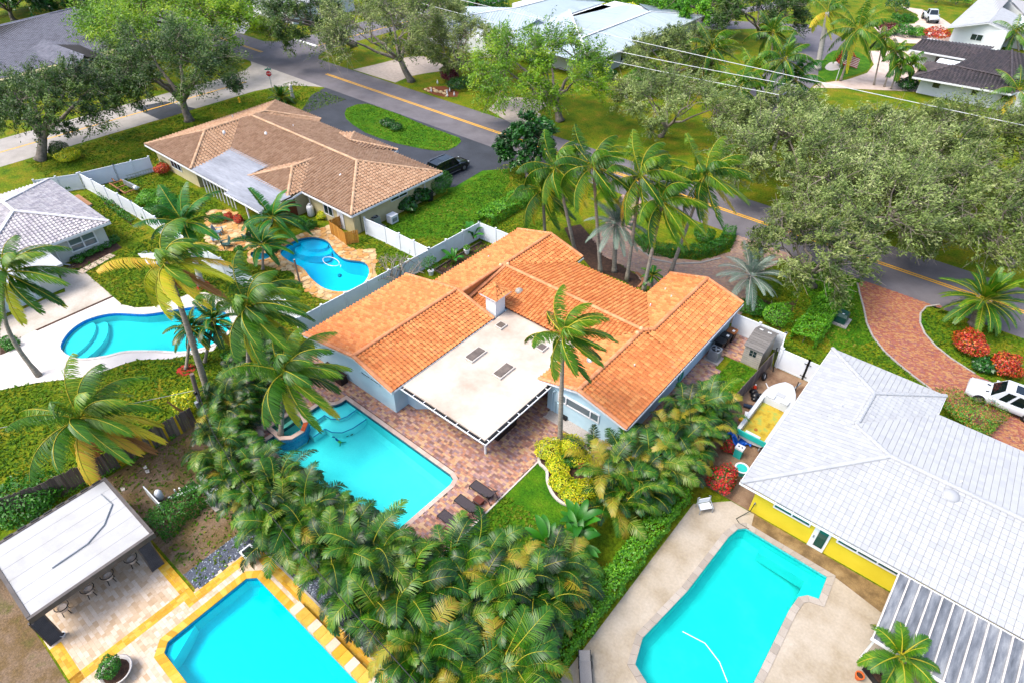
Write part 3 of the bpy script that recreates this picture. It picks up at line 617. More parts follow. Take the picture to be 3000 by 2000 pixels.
def pipe(house, c, h=.35, r=.06):
    b = MB(); b.lathe([(r, -.2), (r, h), (r * .7, h)], c, 8); return b.build('vent_pipe', M_WHITE, house)

# ---- orange tiled house
H = thing('tiled_house', 'pale blue house with bright orange barrel tile roof and flat patio roof', 'house', (-23, 30, 0))
for a in ((-35.0, 18.8, -26.0, 28.7, 2.4, (-29.45, 3.5, 2.3, 2.5)), (-32.2, 28.8, -25.9, 40.0, 2.5, (-28.95, 3.45, 2.55, 2.55)), (-18.2, 26.1, -12.2, 42.8, 2.5, (-15.4, 3.45, 2.5, 2.5))): walls(H, *a[:4], a[4], M_BLUEW, a[5])
walls(H, -26.2, 30.3, -18, 38.9, 2.5, M_BLUEW)
R = Roof(H, M_ORANGE, deck=M_ODECK, cm=mat('ridge_terracotta', ['b07048', 'ba7a52', 'c48860'], rough=.8, drive='both', mix=.4, nscale=1, fine=.1))
R.slope((-25.65, 18.45, 2.6), (-25.65, 28.85, 2.6), (-29.45, 28.85, 3.6), (-29.45, 18.45, 3.6))
R.slope((-35.5, 28.85, 2.35), (-35.5, 18.45, 2.35), (-29.45, 18.45, 3.6), (-29.45, 28.85, 3.6))
R.slope((-32.75, 40.45, 2.58), (-32.75, 28.9, 2.58), (-28.95, 28.9, 3.55), (-28.95, 40.45, 3.55))
R.slope((-25.4, 39.33, 2.6), (-25.4, 40.45, 2.6), (-28.95, 40.45, 3.55), (-28.95, 33.95, 3.55))
R.slope((-18.35, 39.33, 2.6), (-25.4, 39.33, 2.6), (-28.95, 33.95, 3.56), (-15.05, 33.95, 3.56))
R.slope((-28.9, 30.4, 2.75), (-18.65, 30.4, 2.75), (-15.6, 33.95, 3.56), (-28.9, 33.95, 3.56))
R.slope((-28.9, 28.9, 2.41), (-26.65, 28.9, 2.41), (-26.65, 30.4, 2.75), (-28.9, 30.4, 2.75))
R.slope((-18.85, 30.4, 2.62), (-18.85, 25.85, 2.62), (-15.6, 25.85, 3.55), (-15.6, 33.95, 3.55))
R.slope((-11.75, 25.85, 2.6), (-11.75, 33.95, 2.6), (-15.6, 33.95, 3.55), (-15.6, 25.85, 3.55))
R.slope((-11.75, 33.95, 2.6), (-11.75, 43.2, 2.6), (-15.05, 43.2, 3.5), (-15.05, 33.95, 3.5))
R.slope((-18.3, 43.2, 2.6), (-18.3, 39.33, 2.6), (-15.05, 33.95, 3.5), (-15.05, 43.2, 3.5))
for a, b in (((-29.45, 18.4, 3.66), (-29.45, 28.85, 3.66)), ((-29.45, 18.45, 3.63), (-25.6, 18.45, 2.64)), ((-29.45, 18.45, 3.63), (-35.5, 18.45, 2.38)), ((-29.45, 28.85, 3.63), (-25.6, 28.85, 2.64)), ((-29.45, 28.85, 3.63), (-35.5, 28.85, 2.38)),
             ((-28.95, 28.9, 3.62), (-28.95, 40.5, 3.62)), ((-28.95, 40.45, 3.6), (-32.75, 40.45, 2.62)), ((-28.95, 40.45, 3.6), (-25.4, 40.45, 2.64)), ((-28.9, 33.95, 3.62), (-15.7, 33.95, 3.62)), ((-28.75, 33.9, 3.56), (-28.75, 29.0, 2.75)),
             ((-15.6, 25.8, 3.61), (-15.6, 33.9, 3.61)), ((-15.6, 25.85, 3.58), (-18.85, 25.85, 2.66)), ((-15.6, 25.85, 3.58), (-11.75, 25.85, 2.64)), ((-15.6, 33.95, 3.6), (-15.05, 34.6, 3.56)), ((-15.05, 34.5, 3.56), (-15.05, 43.2, 3.56)), ((-15.05, 43.2, 3.53), (-18.3, 43.2, 2.64)), ((-15.05, 43.2, 3.53), (-11.75, 43.2, 2.64))): R.cap(a, b)
rf = R.finish()
b = MB(); b.face([(-28.94, 28.9, 2.35), (-28.94, 33.95, 3.5), (-28.94, 33.95, 3.56), (-28.94, 28.9, 3.56)]); b.build('parapet', M_ORANGE, H, rnd=True)
for p in ((-28.95, 33.6, 3.6), (-28.6, 34.1, 3.6), (-15.7, 33.9, 3.6), (-15.65, 33.3, 3.6)): b = MB(); b.lathe([(.16, 0), (.17, .12), (.13, .22), (.04, .27)], p, 10); b.build('ridge_finial', mat('pale_terracotta', ['c08a64', 'cfa07c'], rough=.8), rf, smooth=True)
b = MB(); b.prism([(-25.55, 19.35), (-18.05, 19.35), (-18.05, 25.95), (-18.6, 25.95), (-18.6, 30.6), (-25.55, 30.6)], 2.36, 2.56); fr = b.build('flat_roof', M_FLATR, H)
for c in ((-23.87, 24.85, .62, 1.4), (-21.22, 24.85, .62, 1.4), (-24.63, 28.55, .5, .55), (-20.7, 28.55, .5, .55)):
    b = MB(); b.box((c[0], c[1], 2.62), (c[2] + .2, c[3] + .2, .16)); s_ = b.build('skylight', M_COPEW, H)
    b = MB(); b.box((c[0], c[1], 2.72), (c[2], c[3], .06)); b.build('pane', mat('skylight_glass', ['4a423c', '6b6158'], rough=.25, nscale=2), s_)
# gutter rail round the flat roof
b = MB(); b.box((-21.8, 19.27, 2.4), (7.6, .14, .12)); b.box((-17.97, 22.6, 2.4), (.14, 6.6, .12)); b.build('gutter', M_BLACK, H)
b = MB(); b.bar((-25.6, 19.12, 2.42), (-17.9, 19.12, 2.42), .06, .08); b.bar((-17.82, 19.1, 2.42), (-17.82, 25.9, 2.42), .06, .08)
for i in range(8): b.box((-25.4 + i, 19.25, 2.475), (.05, .3, .03))
for i in range(7): b.box((-17.95, 19.5 + i, 2.475), (.3, .05, .03))
b.build('gutter_rail', M_WHITE, H)
b = MB(); b.box((-18.75, 20.1, 1.2), (.12, .12, 2.34)); b.build('post', M_WHITE, H)
fascia(H, [(-25.6, 18.5, 2.6), (-25.6, 28.8, 2.6)]); fascia(H, [(-11.68, 25.85, 2.58), (-11.68, 43.2, 2.58)]); fascia(H, [(-25.6, 18.38, 2.56), (-29.45, 18.38, 3.54), (-35.5, 18.38, 2.3)]); fascia(H, [(-18.85, 25.77, 2.58), (-15.6, 25.77, 3.5), (-11.7, 25.77, 2.55)]); fascia(H, [(-25.3, 40.5, 2.56), (-25.3, 39.4, 2.56)])
window(H, (-15.6, 26.08, 1.78), 3.3, .72, 0, 1, fw=.1, gm=M_PANEL)
b = MB()
for x in (-16.6, -14.6): b.box((x, 26.03, 1.78), (.09, .1, .64))
b.build('mullion', M_WHITE, H)
window(H, (-28.35, 18.78, 2.0), 1.95, .22, 0, 2, fm=M_BLUEW)
window(H, (-12.18, 31.5, 1.7), 1.2, .8, math.pi / 2, 2); window(H, (-12.18, 36.0, 1.7), 1.0, .8, math.pi / 2, 1)
window(H, (-22.4, 30.27, 1.1), 3.2, 2.1, 0, 3); window(H, (-18.22, 28, 1.3), 1.2, 1.2, -math.pi / 2, 1)
# bay niche beside the left wing
b = MB(); b.prism([(-26.0, 19.95), (-25.2, 19.95), (-24.5, 20.55), (-24.5, 21.6), (-26.0, 21.6)], 0, 1.0); b.build('bay', M_BLUEW, H)
b = MB(); b.prism([(-25.98, 20.1), (-25.25, 20.1), (-24.6, 20.65), (-24.6, 21.5), (-25.98, 21.5)], 1.0, 1.04); b.build('bay_counter', M_BLACK, H)
# chimney with its own little roof
b = MB(); b.box((-26.2, 29.75, 3.2), (1.0, 1.1, 1.9)); ch = b.build('chimney', M_WHITEW, H)
b = MB(); b.box((-26.35, 29.93, 4.16), (1.75, 1.85, .1)); b.build('cornice', M_WHITE, ch)
b = MB(); e = [(-27.25, 29.0, 4.22), (-25.45, 29.0, 4.22), (-25.45, 30.85, 4.22), (-27.25, 30.85, 4.22)]; ap = (-26.35, 29.93, 4.72)
R2 = Roof(ch, M_ORANGE, deck=M_ODECK, name='chimney_roof')
b = MB()
for i in range(4): R2.slope(e[i], e[(i + 1) % 4], ap)
R2.capl = [(Vector(ap), Vector(q)) for q in e]
# chimney roof tiles are joined into the chimney_roof part itself
for P in R2.todo:
    u = (P[1] - P[0]).normalized(); nn = u.cross(P[2] - P[0]).normalized(); v = nn.cross(u); L_ = (P[1] - P[0]).length
    Hh = (P[2] - P[0]).dot(v)
    for j in range(3):
        k = max(1, round(L_ * (1 - (j + .3) / 3) / .3)); 
        for i in range(k):
            x = L_ / 2 + (i - k / 2) * .3; tb = s_tile(.3, .34, .06); Mx = Matrix.Translation(P[0] + u * x + v * (Hh * j / 3)) @ Matrix((u, v, nn)).transposed().to_4x4(); b.cr = random.random(); b.add([Mx @ Vector(q) for q in tb.v], tb.f)
for a, c in R2.capl:
    d = (c - a); q = d.normalized(); x = q.cross(Vector((0, 0, 1))).normalized(); Rm = Matrix((x, q, x.cross(q))).transposed().to_4x4()
    for i in range(4):
        tb = cap_tile(.13, .34); Mx = Matrix.Translation(a + d * (i / 4)) @ Rm; b.cr = random.random(); b.add([Mx @ Vector(q_) for q_ in tb.v], tb.f)
b.lathe([(.15, 0), (.16, .12), (.1, .2), (.02, .22)], (ap[0], ap[1], ap[2]), 8)
b.build('chimney_roof', M_ORANGE, ch, rnd=True)
b = MB(); b.box((-26.45, 29.19, 3.95), (.35, .04, .08)); b.box((-25.95, 29.19, 3.95), (.3, .04, .08)); b.box((-25.69, 29.5, 3.95), (.04, .3, .08)); b.build('louver', M_BLACK, ch)
dome(H, (-25.9, 32.3, 3.2), .33, mat('weathered_tin', ['6e6a64', '86827a', '96928a'], rough=.5, nscale=5)); dome(H, (-16.8, 29.2, 3.25), .36, M_ALU)
for p in ((-31.2, 34.6, 3.0), (-17.2, 40.3, 2.95), (-16.2, 39.4, 3.2), (-17.0, 37.6, 3.0), (-14.2, 30.6, 3.2)): pipe(H, p, .2, .05)
b = MB(); b.tube([(-17.75, 26.0, .1), (-17.75, 26.0, 1.8), (-17.55, 26.0, 2.2)], .05); b.tube([(-17.45, 26.02, .1), (-17.45, 26.02, 1.2)], .04); b.box((-17.1, 26.0, 1.0), (.35, .16, .5)); b.build('service_pipes', M_BLUEW, H)

# ---- tan tiled house
H = thing('tiled_house', 'cream house with brown tile hip roof and grey flat section by the corner', 'house', (-62, 37, 0))
walls(H, -77, 28, -68.2, 44.9, 2.5, M_CREAM); walls(H, -72, 33.4, -47.1, 43.8, 2.5, M_CREAM); walls(H, -60.9, 31.0, -54.7, 33.5, 2.5, M_CREAM)
walls(H, -54.6, 32.6, -47.1, 33.5, 2.5, M_CREAM)
R = Roof(H, M_TANTILE, w=.4, l=.42, h=.15, deck=M_TDECK, cm=mat('ridge_tan', ['96785a', 'a2846a', 'ac9074'], rough=.85, drive='both', mix=.4, nscale=1, fine=.1)); ze = 2.6
wa, wb = (-72.8, 32.5, 3.9), (-72.8, 40.5, 3.9); va, vb = (-72.8, 37.05, 3.9), (-72.8, 39.35, 3.9)
R.slope((-77.6, 27.35, ze), (-67.5, 27.35, ze), wa)
R.slope((-67.5, 27.35, ze - .05), (-67.5, 31.75, ze - .05), va, wa)
R.slope((-78.2, 45.3, ze), (-77.6, 27.35, ze), wa, wb)
R.slope((-68.5, 45.3, ze), (-78.2, 45.3, ze), wb)
R.slope((-67.75, 44.4, ze), (-68.5, 45.3, ze), wb, vb)
ra, rb = (-71.9, 38.2, 4.2), (-52.7, 38.2, 4.2)
R.slope(va, vb, ra)
R.slope((-46.5, 32.05, ze), (-46.5, 44.4, ze), rb)
R.slope((-67.5, 31.75, 2.52), (-58, 31.75, 2.52), (-58, 38.2, 4.2), ra, va)
R.slope((-58, 32.05, ze), (-46.5, 32.05, ze), rb, (-58, 38.2, 4.2))
R.slope((-46.5, 44.4, ze), (-67.75, 44.4, ze), vb, ra, rb)
R.slope((-61.4, 30.35, ze), (-54.3, 30.35, ze), (-57.85, 33.7, 3.55))
R.slope((-54.3, 30.35, ze), (-54.3, 32.0, ze), (-57.8, 36.4, 3.6), (-57.85, 33.7, 3.55))
R.slope((-61.4, 34.6, ze), (-61.4, 30.35, ze), (-57.85, 33.7, 3.55), (-57.8, 36.4, 3.6))
R.slope((-54.3, 45.2, 2.62), (-62.0, 45.2, 2.62), (-59.2, 42.4, 3.3)); R.slope((-54.3, 45.2, 2.62), (-59.2, 42.4, 3.3), (-56.5, 42.0, 3.3)); R.slope((-62.0, 45.2, 2.62), (-62.6, 43.3, 3.0), (-59.2, 42.4, 3.3))
for a, b in ((wa, (-77.6, 27.35, ze)), (wa, (-67.5, 27.35, ze)), (wa, wb), (wb, (-78.2, 45.3, ze)), (wb, (-68.5, 45.3, ze)), (ra, rb), (rb, (-46.5, 32.05, ze)), (rb, (-46.5, 44.4, ze)), ((-57.8, 36.4, 3.6), (-57.85, 33.7, 3.55)), ((-57.85, 33.7, 3.55), (-61.4, 30.35, ze)), ((-57.85, 33.7, 3.55), (-54.3, 30.35, ze)), ((-59.2, 42.4, 3.32), (-62.0, 45.2, 2.64)), ((-59.2, 42.4, 3.32), (-54.3, 45.2, 2.64))):
    R.cap(Vector(a) + Vector((0, 0, .05)), Vector(b) + Vector((0, 0, .05)))
rf = R.finish()
M_GREYROLL = mat('grey_rolled_roofing', ['63676f', '757981', '848890', '92959c'], rough=.8, nscale=.5, detail=9, fine=.1, fscale=4, stretch=(.35, 1.6, 1))
fz = lambda x, y: 2.6 + max(0, y - 27) * .05 + (.02 if y > 33 else 0)
b = MB(); fp = [(-67.6, 27.35), (-60, 27.35), (-60, 26.8), (-53.9, 26.8), (-53.9, 30.5), (-61.3, 30.8), (-61.3, 34.4), (-69.1, 34.4), (-68.0, 31)]
b.add([(x, y, fz(x, y)) for x, y in fp], [upt(fp, q) for q in tessellate_polygon([[Vector((*p, 0)) for p in fp]])]); fr = b.build('flat_roof', M_GREYROLL, H)
def rsheet(x0, x1, y0, y1):
    b = MB(); b.face([(x0, y0, fz(x0, y0) + .012), (x1, y0, fz(x1, y0) + .012), (x1, y1, fz(x1, y1) + .012), (x0, y1, fz(x0, y1) + .012)]); b.build('roofing_sheet', M_GREYROLL, fr)
for i in range(7):
    for j in range(3): rsheet(-67.5 + i * .88 + .01, -66.62 + i * .88, 27.5 + j * 2.3, 29.78 + j * 2.3)
for i in range(7): rsheet(-61.2 + i * 1.03, -60.19 + i * 1.03, 27.45 if i else 27.5, 30.3)
fascia(H, [(-77.6, 27.28, ze), (-67.5, 27.28, ze), (-60, 27.28, ze)], h=.2); fascia(H, [(-60, 26.72, ze), (-53.85, 26.72, ze), (-53.82, 30.3, ze), (-54.25, 32.0, ze)], h=.2); fascia(H, [(-54.25, 31.97, ze), (-46.42, 31.97, ze), (-46.42, 44.4, ze), (-54.3, 44.45, ze)], h=.2)
fascia(H, [(-68.8, 45.25, ze), (-68.3, 44.3, ze)], h=.2); fascia(H, [(-54.3, 45.2, 2.6), (-54.2, 44.4, 2.6)], h=.2)
for i in range(9):
    b = MB(); b.box((-66.3 + i * .72, 27.75, 1.3), (.08, .08, 2.4)); b.build('porch_post', M_WHITE, H)
b = MB(); b.box((-57.0, 27.15, 1.25), (.12, .12, 2.5)); b.build('porch_post', M_WHITE, H)
b = MB(); b.box((-54.2, 27.1, 1.25), (.12, .12, 2.5)); b.build('porch_post', M_WHITE, H)
b = MB(); b.box((-54.6, 30.6, 1.2), (.1, 1.2, 2.2)); b.build('brown_door', mat('brown_wood', ['5a2c18', '6b3820'], rough=.6, nscale=5), H)
window(H, (-47.08, 38.6, 1.95), 2.2, .5, math.pi / 2, 2); window(H, (-72.6, 27.98, 1.4), 2.2, 1.1, 0, 3); window(H, (-51, 32.58, 1.4), 1.4, 1.1, 0, 2)
b = MB(); b.box((-49.1, 32.56, 1.05), (.9, .06, 2.1)); b.build('door', M_WHITE, H)
for (x, y) in ((-53.9, 32.45), (-47.3, 43.9), (-47.0, 42.2)):
    b = MB(); b.tube([(x, y - .4, 2.5), (x, y - .1, 2.25), (x, y, 2.1), (x, y, .1)], .05); b.build('downspout', M_WHITE, H)
for p in ((-71.21,33.88,3.6), (-66.76,36.54,3.8), (-56.55,36.96,3.5), (-52.43,35.72,3.4)): dome(H, (p[0], p[1], p[2] + .1), .16, M_WHITE, 'roof_vent')
for p in ((-75.5,37.54,3.3), (-66.25,39.89,3.8)): pipe(H, p, .3, .05)

# ---- grey tiled house with white annex
H = thing('tiled_house', 'pale grey house with silvery tile hip roof and low white roofed annex', 'house', (-66, 8, 0))
walls(H, -76, 6, -63.7, 16.1, 2.45, M_GREYW)
R = Roof(H, M_GREYTILE, w=.34, l=.38, h=.08, deck=M_GDECK); q = [(-76.7, 5.4, 2.5), (-63.1, 5.4, 2.5), (-63.1, 16.65, 2.5), (-76.7, 16.65, 2.5)]; a1, a2 = (-68.6, 11.05, 3.95), (-71.1, 11.05, 3.95)
R.slope(q[1], q[2], a1); R.slope(q[2], q[3], a2, a1); R.slope(q[0], q[1], a1, a2); R.slope(q[3], q[0], a2)
for a, b in ((a1, q[1]), (a1, q[2]), (a2, q[3]), (a2, q[0]), (a1, a2)): R.cap(Vector(a) + Vector((0, 0, .05)), Vector(b) + Vector((0, 0, .05)))
rf = R.finish()
for a, c in ((a1, q[1]), (a1, q[2]), (a2, q[3]), (a1, a2)): b = MB(); b.bar(Vector(a) + Vector((0, 0, .15)), Vector(c) + Vector((0, 0, .15)), .26, .05); b.build('ridge_trim', M_WHITE, rf)
fascia(H, [(-63.02, 5.4, 2.5), (-63.02, 16.7, 2.5), (-76.7, 16.72, 2.5)], h=.24)
window(H, (-63.68, 14.0, 1.35), 2.3, 1.25, math.pi / 2, 2, rows=2, gm=M_PANEL, fw=.12)
b = MB(); b.tube([(-63.3, 11.6, 2.45), (-63.6, 11.6, 2.2), (-63.6, 11.6, .12), (-62.9, 12.0, .08)], .05); b.build('downspout', M_WHITE, H)
b = MB(); b.prism(rect(-74, -6, -59.6, 10.2), 0, 2.3); b.build('annex_wall', M_GREYW, H)
b = MB(); b.prism(rect(-74, -6.5, -59.0, 10.8), 2.3, 2.5); b.build('annex_roof', M_WTILE, H, rnd=True)
for i in range(4):
    y = 7.9 - i * 1.55; b = MB(); b.box((-59.56, y, 1.05), (.08, 1.5, 2.1)); d = b.build('french_door', M_WHITE, H)
    for s_ in (-.37, .37):
        for k in range(4): b = MB(); b.box((-59.5, y + s_, .35 + k * .48), (.04, .6, .42)); b.build('pane', mat('frosted_pane', ['a9bdb8', 'b4c6c2'], rough=.2, nscale=2), d)
b = MB(); b.box((-59.45, 9.2, 1.9), (.16, .12, .3)); b.build('wall_lamp', M_BLACK, H)

# ---- white roofed yellow house
H = thing('tiled_house', 'yellow walled house under a wide white painted tile roof', 'house', (4, 33, 0))
walls(H, -3.5, 27.2, 16, 39.6, 2.35, M_YELLOWW); walls(H, -3.8, 33, 2.6, 42.0, 2.33, M_WHITEW)
R = Roof(H, M_WTILE, w=.34, l=.36, h=.032, style='f', deck=M_WDECK); z0 = 2.4; ap = (1.75, 33.2, 3.6); wr = (-.6, 38.7, 3.14); wq = (-.6, 34.95, 3.14)
R.slope((-4.4, 34.95, z0), (-4.4, 26.78, z0), ap, wq); R.slope((-4.4, 42.55, z0), (-4.4, 34.95, z0), wq, wr)
R.slope((3.2, 42.55, z0), (-4.4, 42.55, z0), wr); R.slope((3.2, 40.3, z0), (3.2, 42.55, z0), wr, wq)
R.slope((16, 40.3, z0), (3.2, 40.3, z0), (-.6, 34.95, 3.3), ap, (16, 33.2, 3.6)); R.slope((-4.4, 26.78, z0), (16, 26.78, z0), (16, 33.2, 3.6), ap)
for a, b in ((ap, (-4.4, 26.78, z0)), (ap, wq), (wq, wr), (wr, (-4.4, 42.55, z0)), (wr, (3.2, 42.55, z0)), (ap, (16, 33.2, 3.6))): R.cap(a, b)
R.finish()
fascia(H, [(-4.45, 42.5, 2.38), (-4.45, 26.72, 2.38), (16, 26.72, 2.38)], h=.14); fascia(H, [(-4.4, 42.62, 2.38), (3.25, 42.62, 2.38), (3.25, 40.36, 2.38), (16, 40.36, 2.38)], h=.14)
window(H, (-1.25, 27.18, 1.75), 2.1, .55, 0, 2, gm=M_PANE2, fw=.08); window(H, (2.95, 27.18, 1.75), 3.2, .5, 0, 3, gm=M_PANE2, fw=.08)
b = MB(); b.box((.55, 27.17, 1.03), (.9, .08, 2.06)); d = b.build('door', M_WHITE, H); b = MB(); b.box((.62, 27.12, 1.1), (.5, .04, 1.6)); b.build('pane', M_PANE2, d); b = MB(); b.box((.22, 27.1, 1.0), (.06, .08, .18)); b.build('door_handle', M_GREYM, d)
dome(H, (5.2, 32.6, 3.45), .45, M_WTILE)
for p in ((-1.9, 36.4, 2.95), (-1.2, 31.2, 3.0), (5.4, 33.9, 3.5)): pipe(H, p, .14, .05)
# aluminium awning on the yellow house
A = thing('patio_awning', 'ribbed grey aluminium patio awning below the white roof', 'awning', (8, 24.6, 0))
M_AWN = mat('weathered_aluminium_pan', ['3a3f46', '545960', '6c7178', '888c90', '5a5f66'], rough=.5, metal=.2, nscale=1.1, detail=9, stretch=(2.2, .45, 1), fine=.15)
for i in range(16):
    x = 4.45 + i * .52; b = MB(); b.add([(x, 22.35, 2.12), (x + .5, 22.35, 2.12), (x + .5, 26.78, 2.3), (x, 26.78, 2.3), (x, 22.35, 2.09), (x + .5, 22.35, 2.09), (x + .5, 26.78, 2.27), (x, 26.78, 2.27)], [(0, 1, 2, 3), (7, 6, 5, 4), (0, 4, 5, 1), (1, 5, 6, 2), (3, 2, 6, 7)]); b.build('pan', M_AWN, A)
    b = MB(); b.bar((x, 22.32, 2.17), (x, 26.7, 2.35), .07, .09); b.build('rib', M_COPEW, A, rnd=True)
b = MB(); b.bar((4.4, 22.3, 2.08), (13, 22.3, 2.08), .1, .14); b.build('gutter', M_WHITE, A)
for x in (4.6, 8.2, 11.8): b = MB(); b.box((x, 22.45, 1.02), (.09, .09, 2.04)); b.build('post', M_WHITE, A)

# ---- far houses
H = thing('metal_roofed_house', 'white house with long pale standing seam metal roof across the road', 'house', (-66, 100, 0))
walls(H, -74, 87.5, -56, 121, 2.9, M_WHITEW); walls(H, -90, 84.5, -72, 96, 2.9, M_WHITEW); walls(H, -88, 106, -72, 117, 2.9, M_WHITEW)
R = Roof(H, M_METAL, w=.5, l=3, h=.06, style='m', deck=M_METAL); z0 = 3.0
R.slope((-55, 84.5, z0), (-55, 122, z0), (-61.3, 113, 4.3), (-61, 90.6, 4.3)); R.slope((-74.5, 84.5, z0), (-55, 84.5, z0), (-61, 90.6, 4.3), (-68, 92, 4.3))
R.slope((-55, 122, z0), (-69, 122, z0), (-61.3, 113, 4.3))
R.slope((-70.5, 121, 3.0), (-74, 99, 3.0), (-61, 90.6, 4.35), (-61.3, 113, 4.3))
R.slope((-74.5, 98, z0), (-74.5, 84.5, z0), (-61, 90.6, 4.35), (-72.4, 103.2, 4.6))
R.slope((-91, 83.5, z0), (-74.6, 91.5, z0), (-74.3, 98, z0 + .1), (-80.5, 98, 4.6)); R.slope((-80.5, 98, 4.6), (-91, 83.5, z0), (-93, 98, z0))
R.slope((-74.3, 98, 3.1), (-74.5, 118.5, z0), (-80, 108, 4.6), (-80.5, 98, 4.6)); R.slope((-74.5, 118.5, z0), (-88, 118.5, z0), (-80, 108, 4.6))
R.finish(200)
for a, c in (((-61, 90.6, 4.38), (-72.4, 103.2, 4.66)), ((-61, 90.6, 4.38), (-55, 84.5, 3.08)), ((-61, 90.6, 4.38), (-61.3, 113, 4.38)), ((-61.3, 113, 4.38), (-55, 122, 3.06)), ((-80.5, 98, 4.66), (-80, 108, 4.66)), ((-80.5, 98, 4.66), (-91, 83.5, 3.06))): b = MB(); b.bar(a, c, .3, .05); b.build('ridge_trim', M_WHITE, H)
for y, w_, h_ in ((92.2, 1.0, 1.1), (95.5, .8, 1.5), (98.6, .9, 1.9), (110, 1.2, .9), (114, 1.2, .9)): window(H, (-55.98, y, 1.5), w_, h_, math.pi / 2, 1)
for p in ((-59.2, 96.5, 3.6), (-59, 103.5, 3.6), (-58.6, 110.5, 3.5), (-76.5, 95.5, 3.5)): pipe(H, p, .3, .1)
fascia(H, [(-54.95, 84.5, 3), (-54.95, 122, 3)], h=.2)

H = thing('tiled_house', 'white house with dark ribbed tile roof near the flag lawn', 'house', (-10, 121, 0))
walls(H, -15.4, 113.8, -2, 124, 2.7, M_WHITEW); walls(H, -19.6, 126.5, -3, 134, 2.9, M_WHITEW)
R = Roof(H, M_DARKTILE, w=.5, l=.45, h=.09, deck=M_DDECK)
R.slope((-16.3, 111.4, 2.7), (-3.9, 112.6, 2.7), (-4.9, 116.5, 3.6), (-12.6, 117.0, 3.7)); R.slope((-16.6, 121, 2.7), (-16.3, 111.4, 2.7), (-12.6, 117.0, 3.7))
R.slope((-3.9, 112.6, 2.7), (-1.5, 118.4, 2.9), (-4.9, 116.5, 3.6)); R.slope((-12.6, 117.0, 3.65), (-4.9, 116.5, 3.6), (-7.0, 127.5, 4.6), (-10.0, 126.2, 4.5))
R.slope((-4.9, 116.5, 3.6), (1, 118, 3.2), (0, 127, 4.4), (-7.0, 127.5, 4.6))
R.slope((-20.2, 124.5, 3.0), (-11.6, 124.8, 3.0), (-9.9, 129, 4.0), (-19.5, 128.2, 4.0)); R.slope((-9.9, 135, 3.0), (-20.4, 132.5, 3.0), (-19.5, 128.2, 4.0), (-9.9, 129, 4.0))
R.cap((-12.6, 117, 3.75), (-16.3, 111.4, 2.75)); R.cap((-12.6, 117, 3.75), (-4.9, 116.5, 3.65)); R.cap((-4.9, 116.5, 3.68), (-7, 127.5, 4.68)); R.cap((-4.9, 116.5, 3.65), (-3.9, 112.6, 2.75)); R.finish(200)
fascia(H, [(-16.6, 121, 2.7), (-16.3, 111.35, 2.7), (-3.85, 112.5, 2.7), (-1.5, 118.4, 2.9)], h=.25); fascia(H, [(-20.2, 124.4, 3.0), (-11.6, 124.7, 3.0)], h=.25)
for x, w_, h_ in ((-13.2, 1.0, .8), (-8.2, .8, .8), (-4.2, 1.4, .9)): window(H, (x, 113.77, 1.6), w_, h_, 0, 1)
window(H, (-15.2, 126.47, 1.8), 2.3, .9, 0, 2)
H = thing('tiled_house', 'white gabled house with plain white roof in the far corner', 'house', (-12, 158, 0))
walls(H, -18, 146.5, -9.8, 172, 3.0, M_WHITEW, (-13.3, 4.1, 3.0, 3.0)); walls(H, -10, 150, 4, 170, 3, M_WHITEW)
R = Roof(H, M_WTILE, w=.5, l=.5, h=.03, style='f', deck=M_WDECK)
R.slope((-18.9, 175, 3.0), (-18.6, 143.6, 3.0), (-13.2, 146, 4.2), (-13.6, 172, 4.3)); R.slope((-9.5, 147, 3.0), (-9.5, 160, 3.0), (-13.4, 160, 4.2), (-13.2, 146, 4.2)); R.slope((-9, 160, 3.2), (3, 152, 3.2), (3, 166, 4.6), (-13.5, 168, 4.4)); R.finish(120)
window(H, (-14.0, 146.47, 1.5), 1.8, 1.0, 0, 2); fascia(H, [(-18.6, 143.5, 3.0), (-13.2, 145.9, 4.15), (-9.5, 146.9, 3.0)], h=.2)
H = thing('tiled_house', 'beige house with slate grey hip roof among trees in the corner', 'house', (-124, 34, 0))
walls(H, -140, 22, -112.5, 45, 3, M_CREAM)
R = Roof(H, M_SLATE, w=.4, l=.4, h=.06, deck=M_DDECK)
R.slope((-112, 15, 3.0), (-116.5, 46.5, 3.0), (-136, 45, 5.2), (-131, 24, 5.2)); R.slope((-116.5, 46.5, 3.0), (-146, 48.5, 3.0), (-136, 45, 5.2)); R.slope((-146, 48.5, 3), (-142, 20, 3), (-131, 24, 5.2), (-136, 45, 5.2))
R.cap((-136, 45, 5.27), (-131, 24, 5.27)); R.cap((-136, 45, 5.27), (-116.5, 46.5, 3.07)); 
R.slope((-109, 32.6, 2.9), (-122, 31.8, 3.6), (-122, 34.6, 4.3), (-110.6, 35.4, 4.2)); R.slope((-121, 38.6, 3.6), (-109.5, 39.2, 2.9), (-110.6, 35.4, 4.2), (-122, 34.6, 4.3)); R.cap((-110.6, 35.4, 4.27), (-122, 34.6, 4.37)); R.finish(150)
b = MB(); b.face([(-111, 32.7, 0), (-111, 39, 0), (-111, 39, 2.85), (-111, 35.5, 4.05), (-111, 32.7, 2.85)]); b.build('gable_wall', M_CREAM, H)
fascia(H, [(-110.5, 32.5, 2.9), (-110.9, 35.4, 4.15), (-110.5, 39.3, 2.9)], h=.25, m=M_BLACK)
b = MB(); b.lathe([(.38, 0), (.38, .06)], (0, 0, 0), 8); o = b.build('gable_vent', M_GREYM, H, M=Matrix.Translation((-111, 35.4, 3.2)) @ Matrix.Rotation(math.pi / 2, 4, 'Y'))
window(H, (-110.97, 36, 1.4), 1.6, 1.2, math.pi / 2, 2)
x, y = (-126.95,78.2)
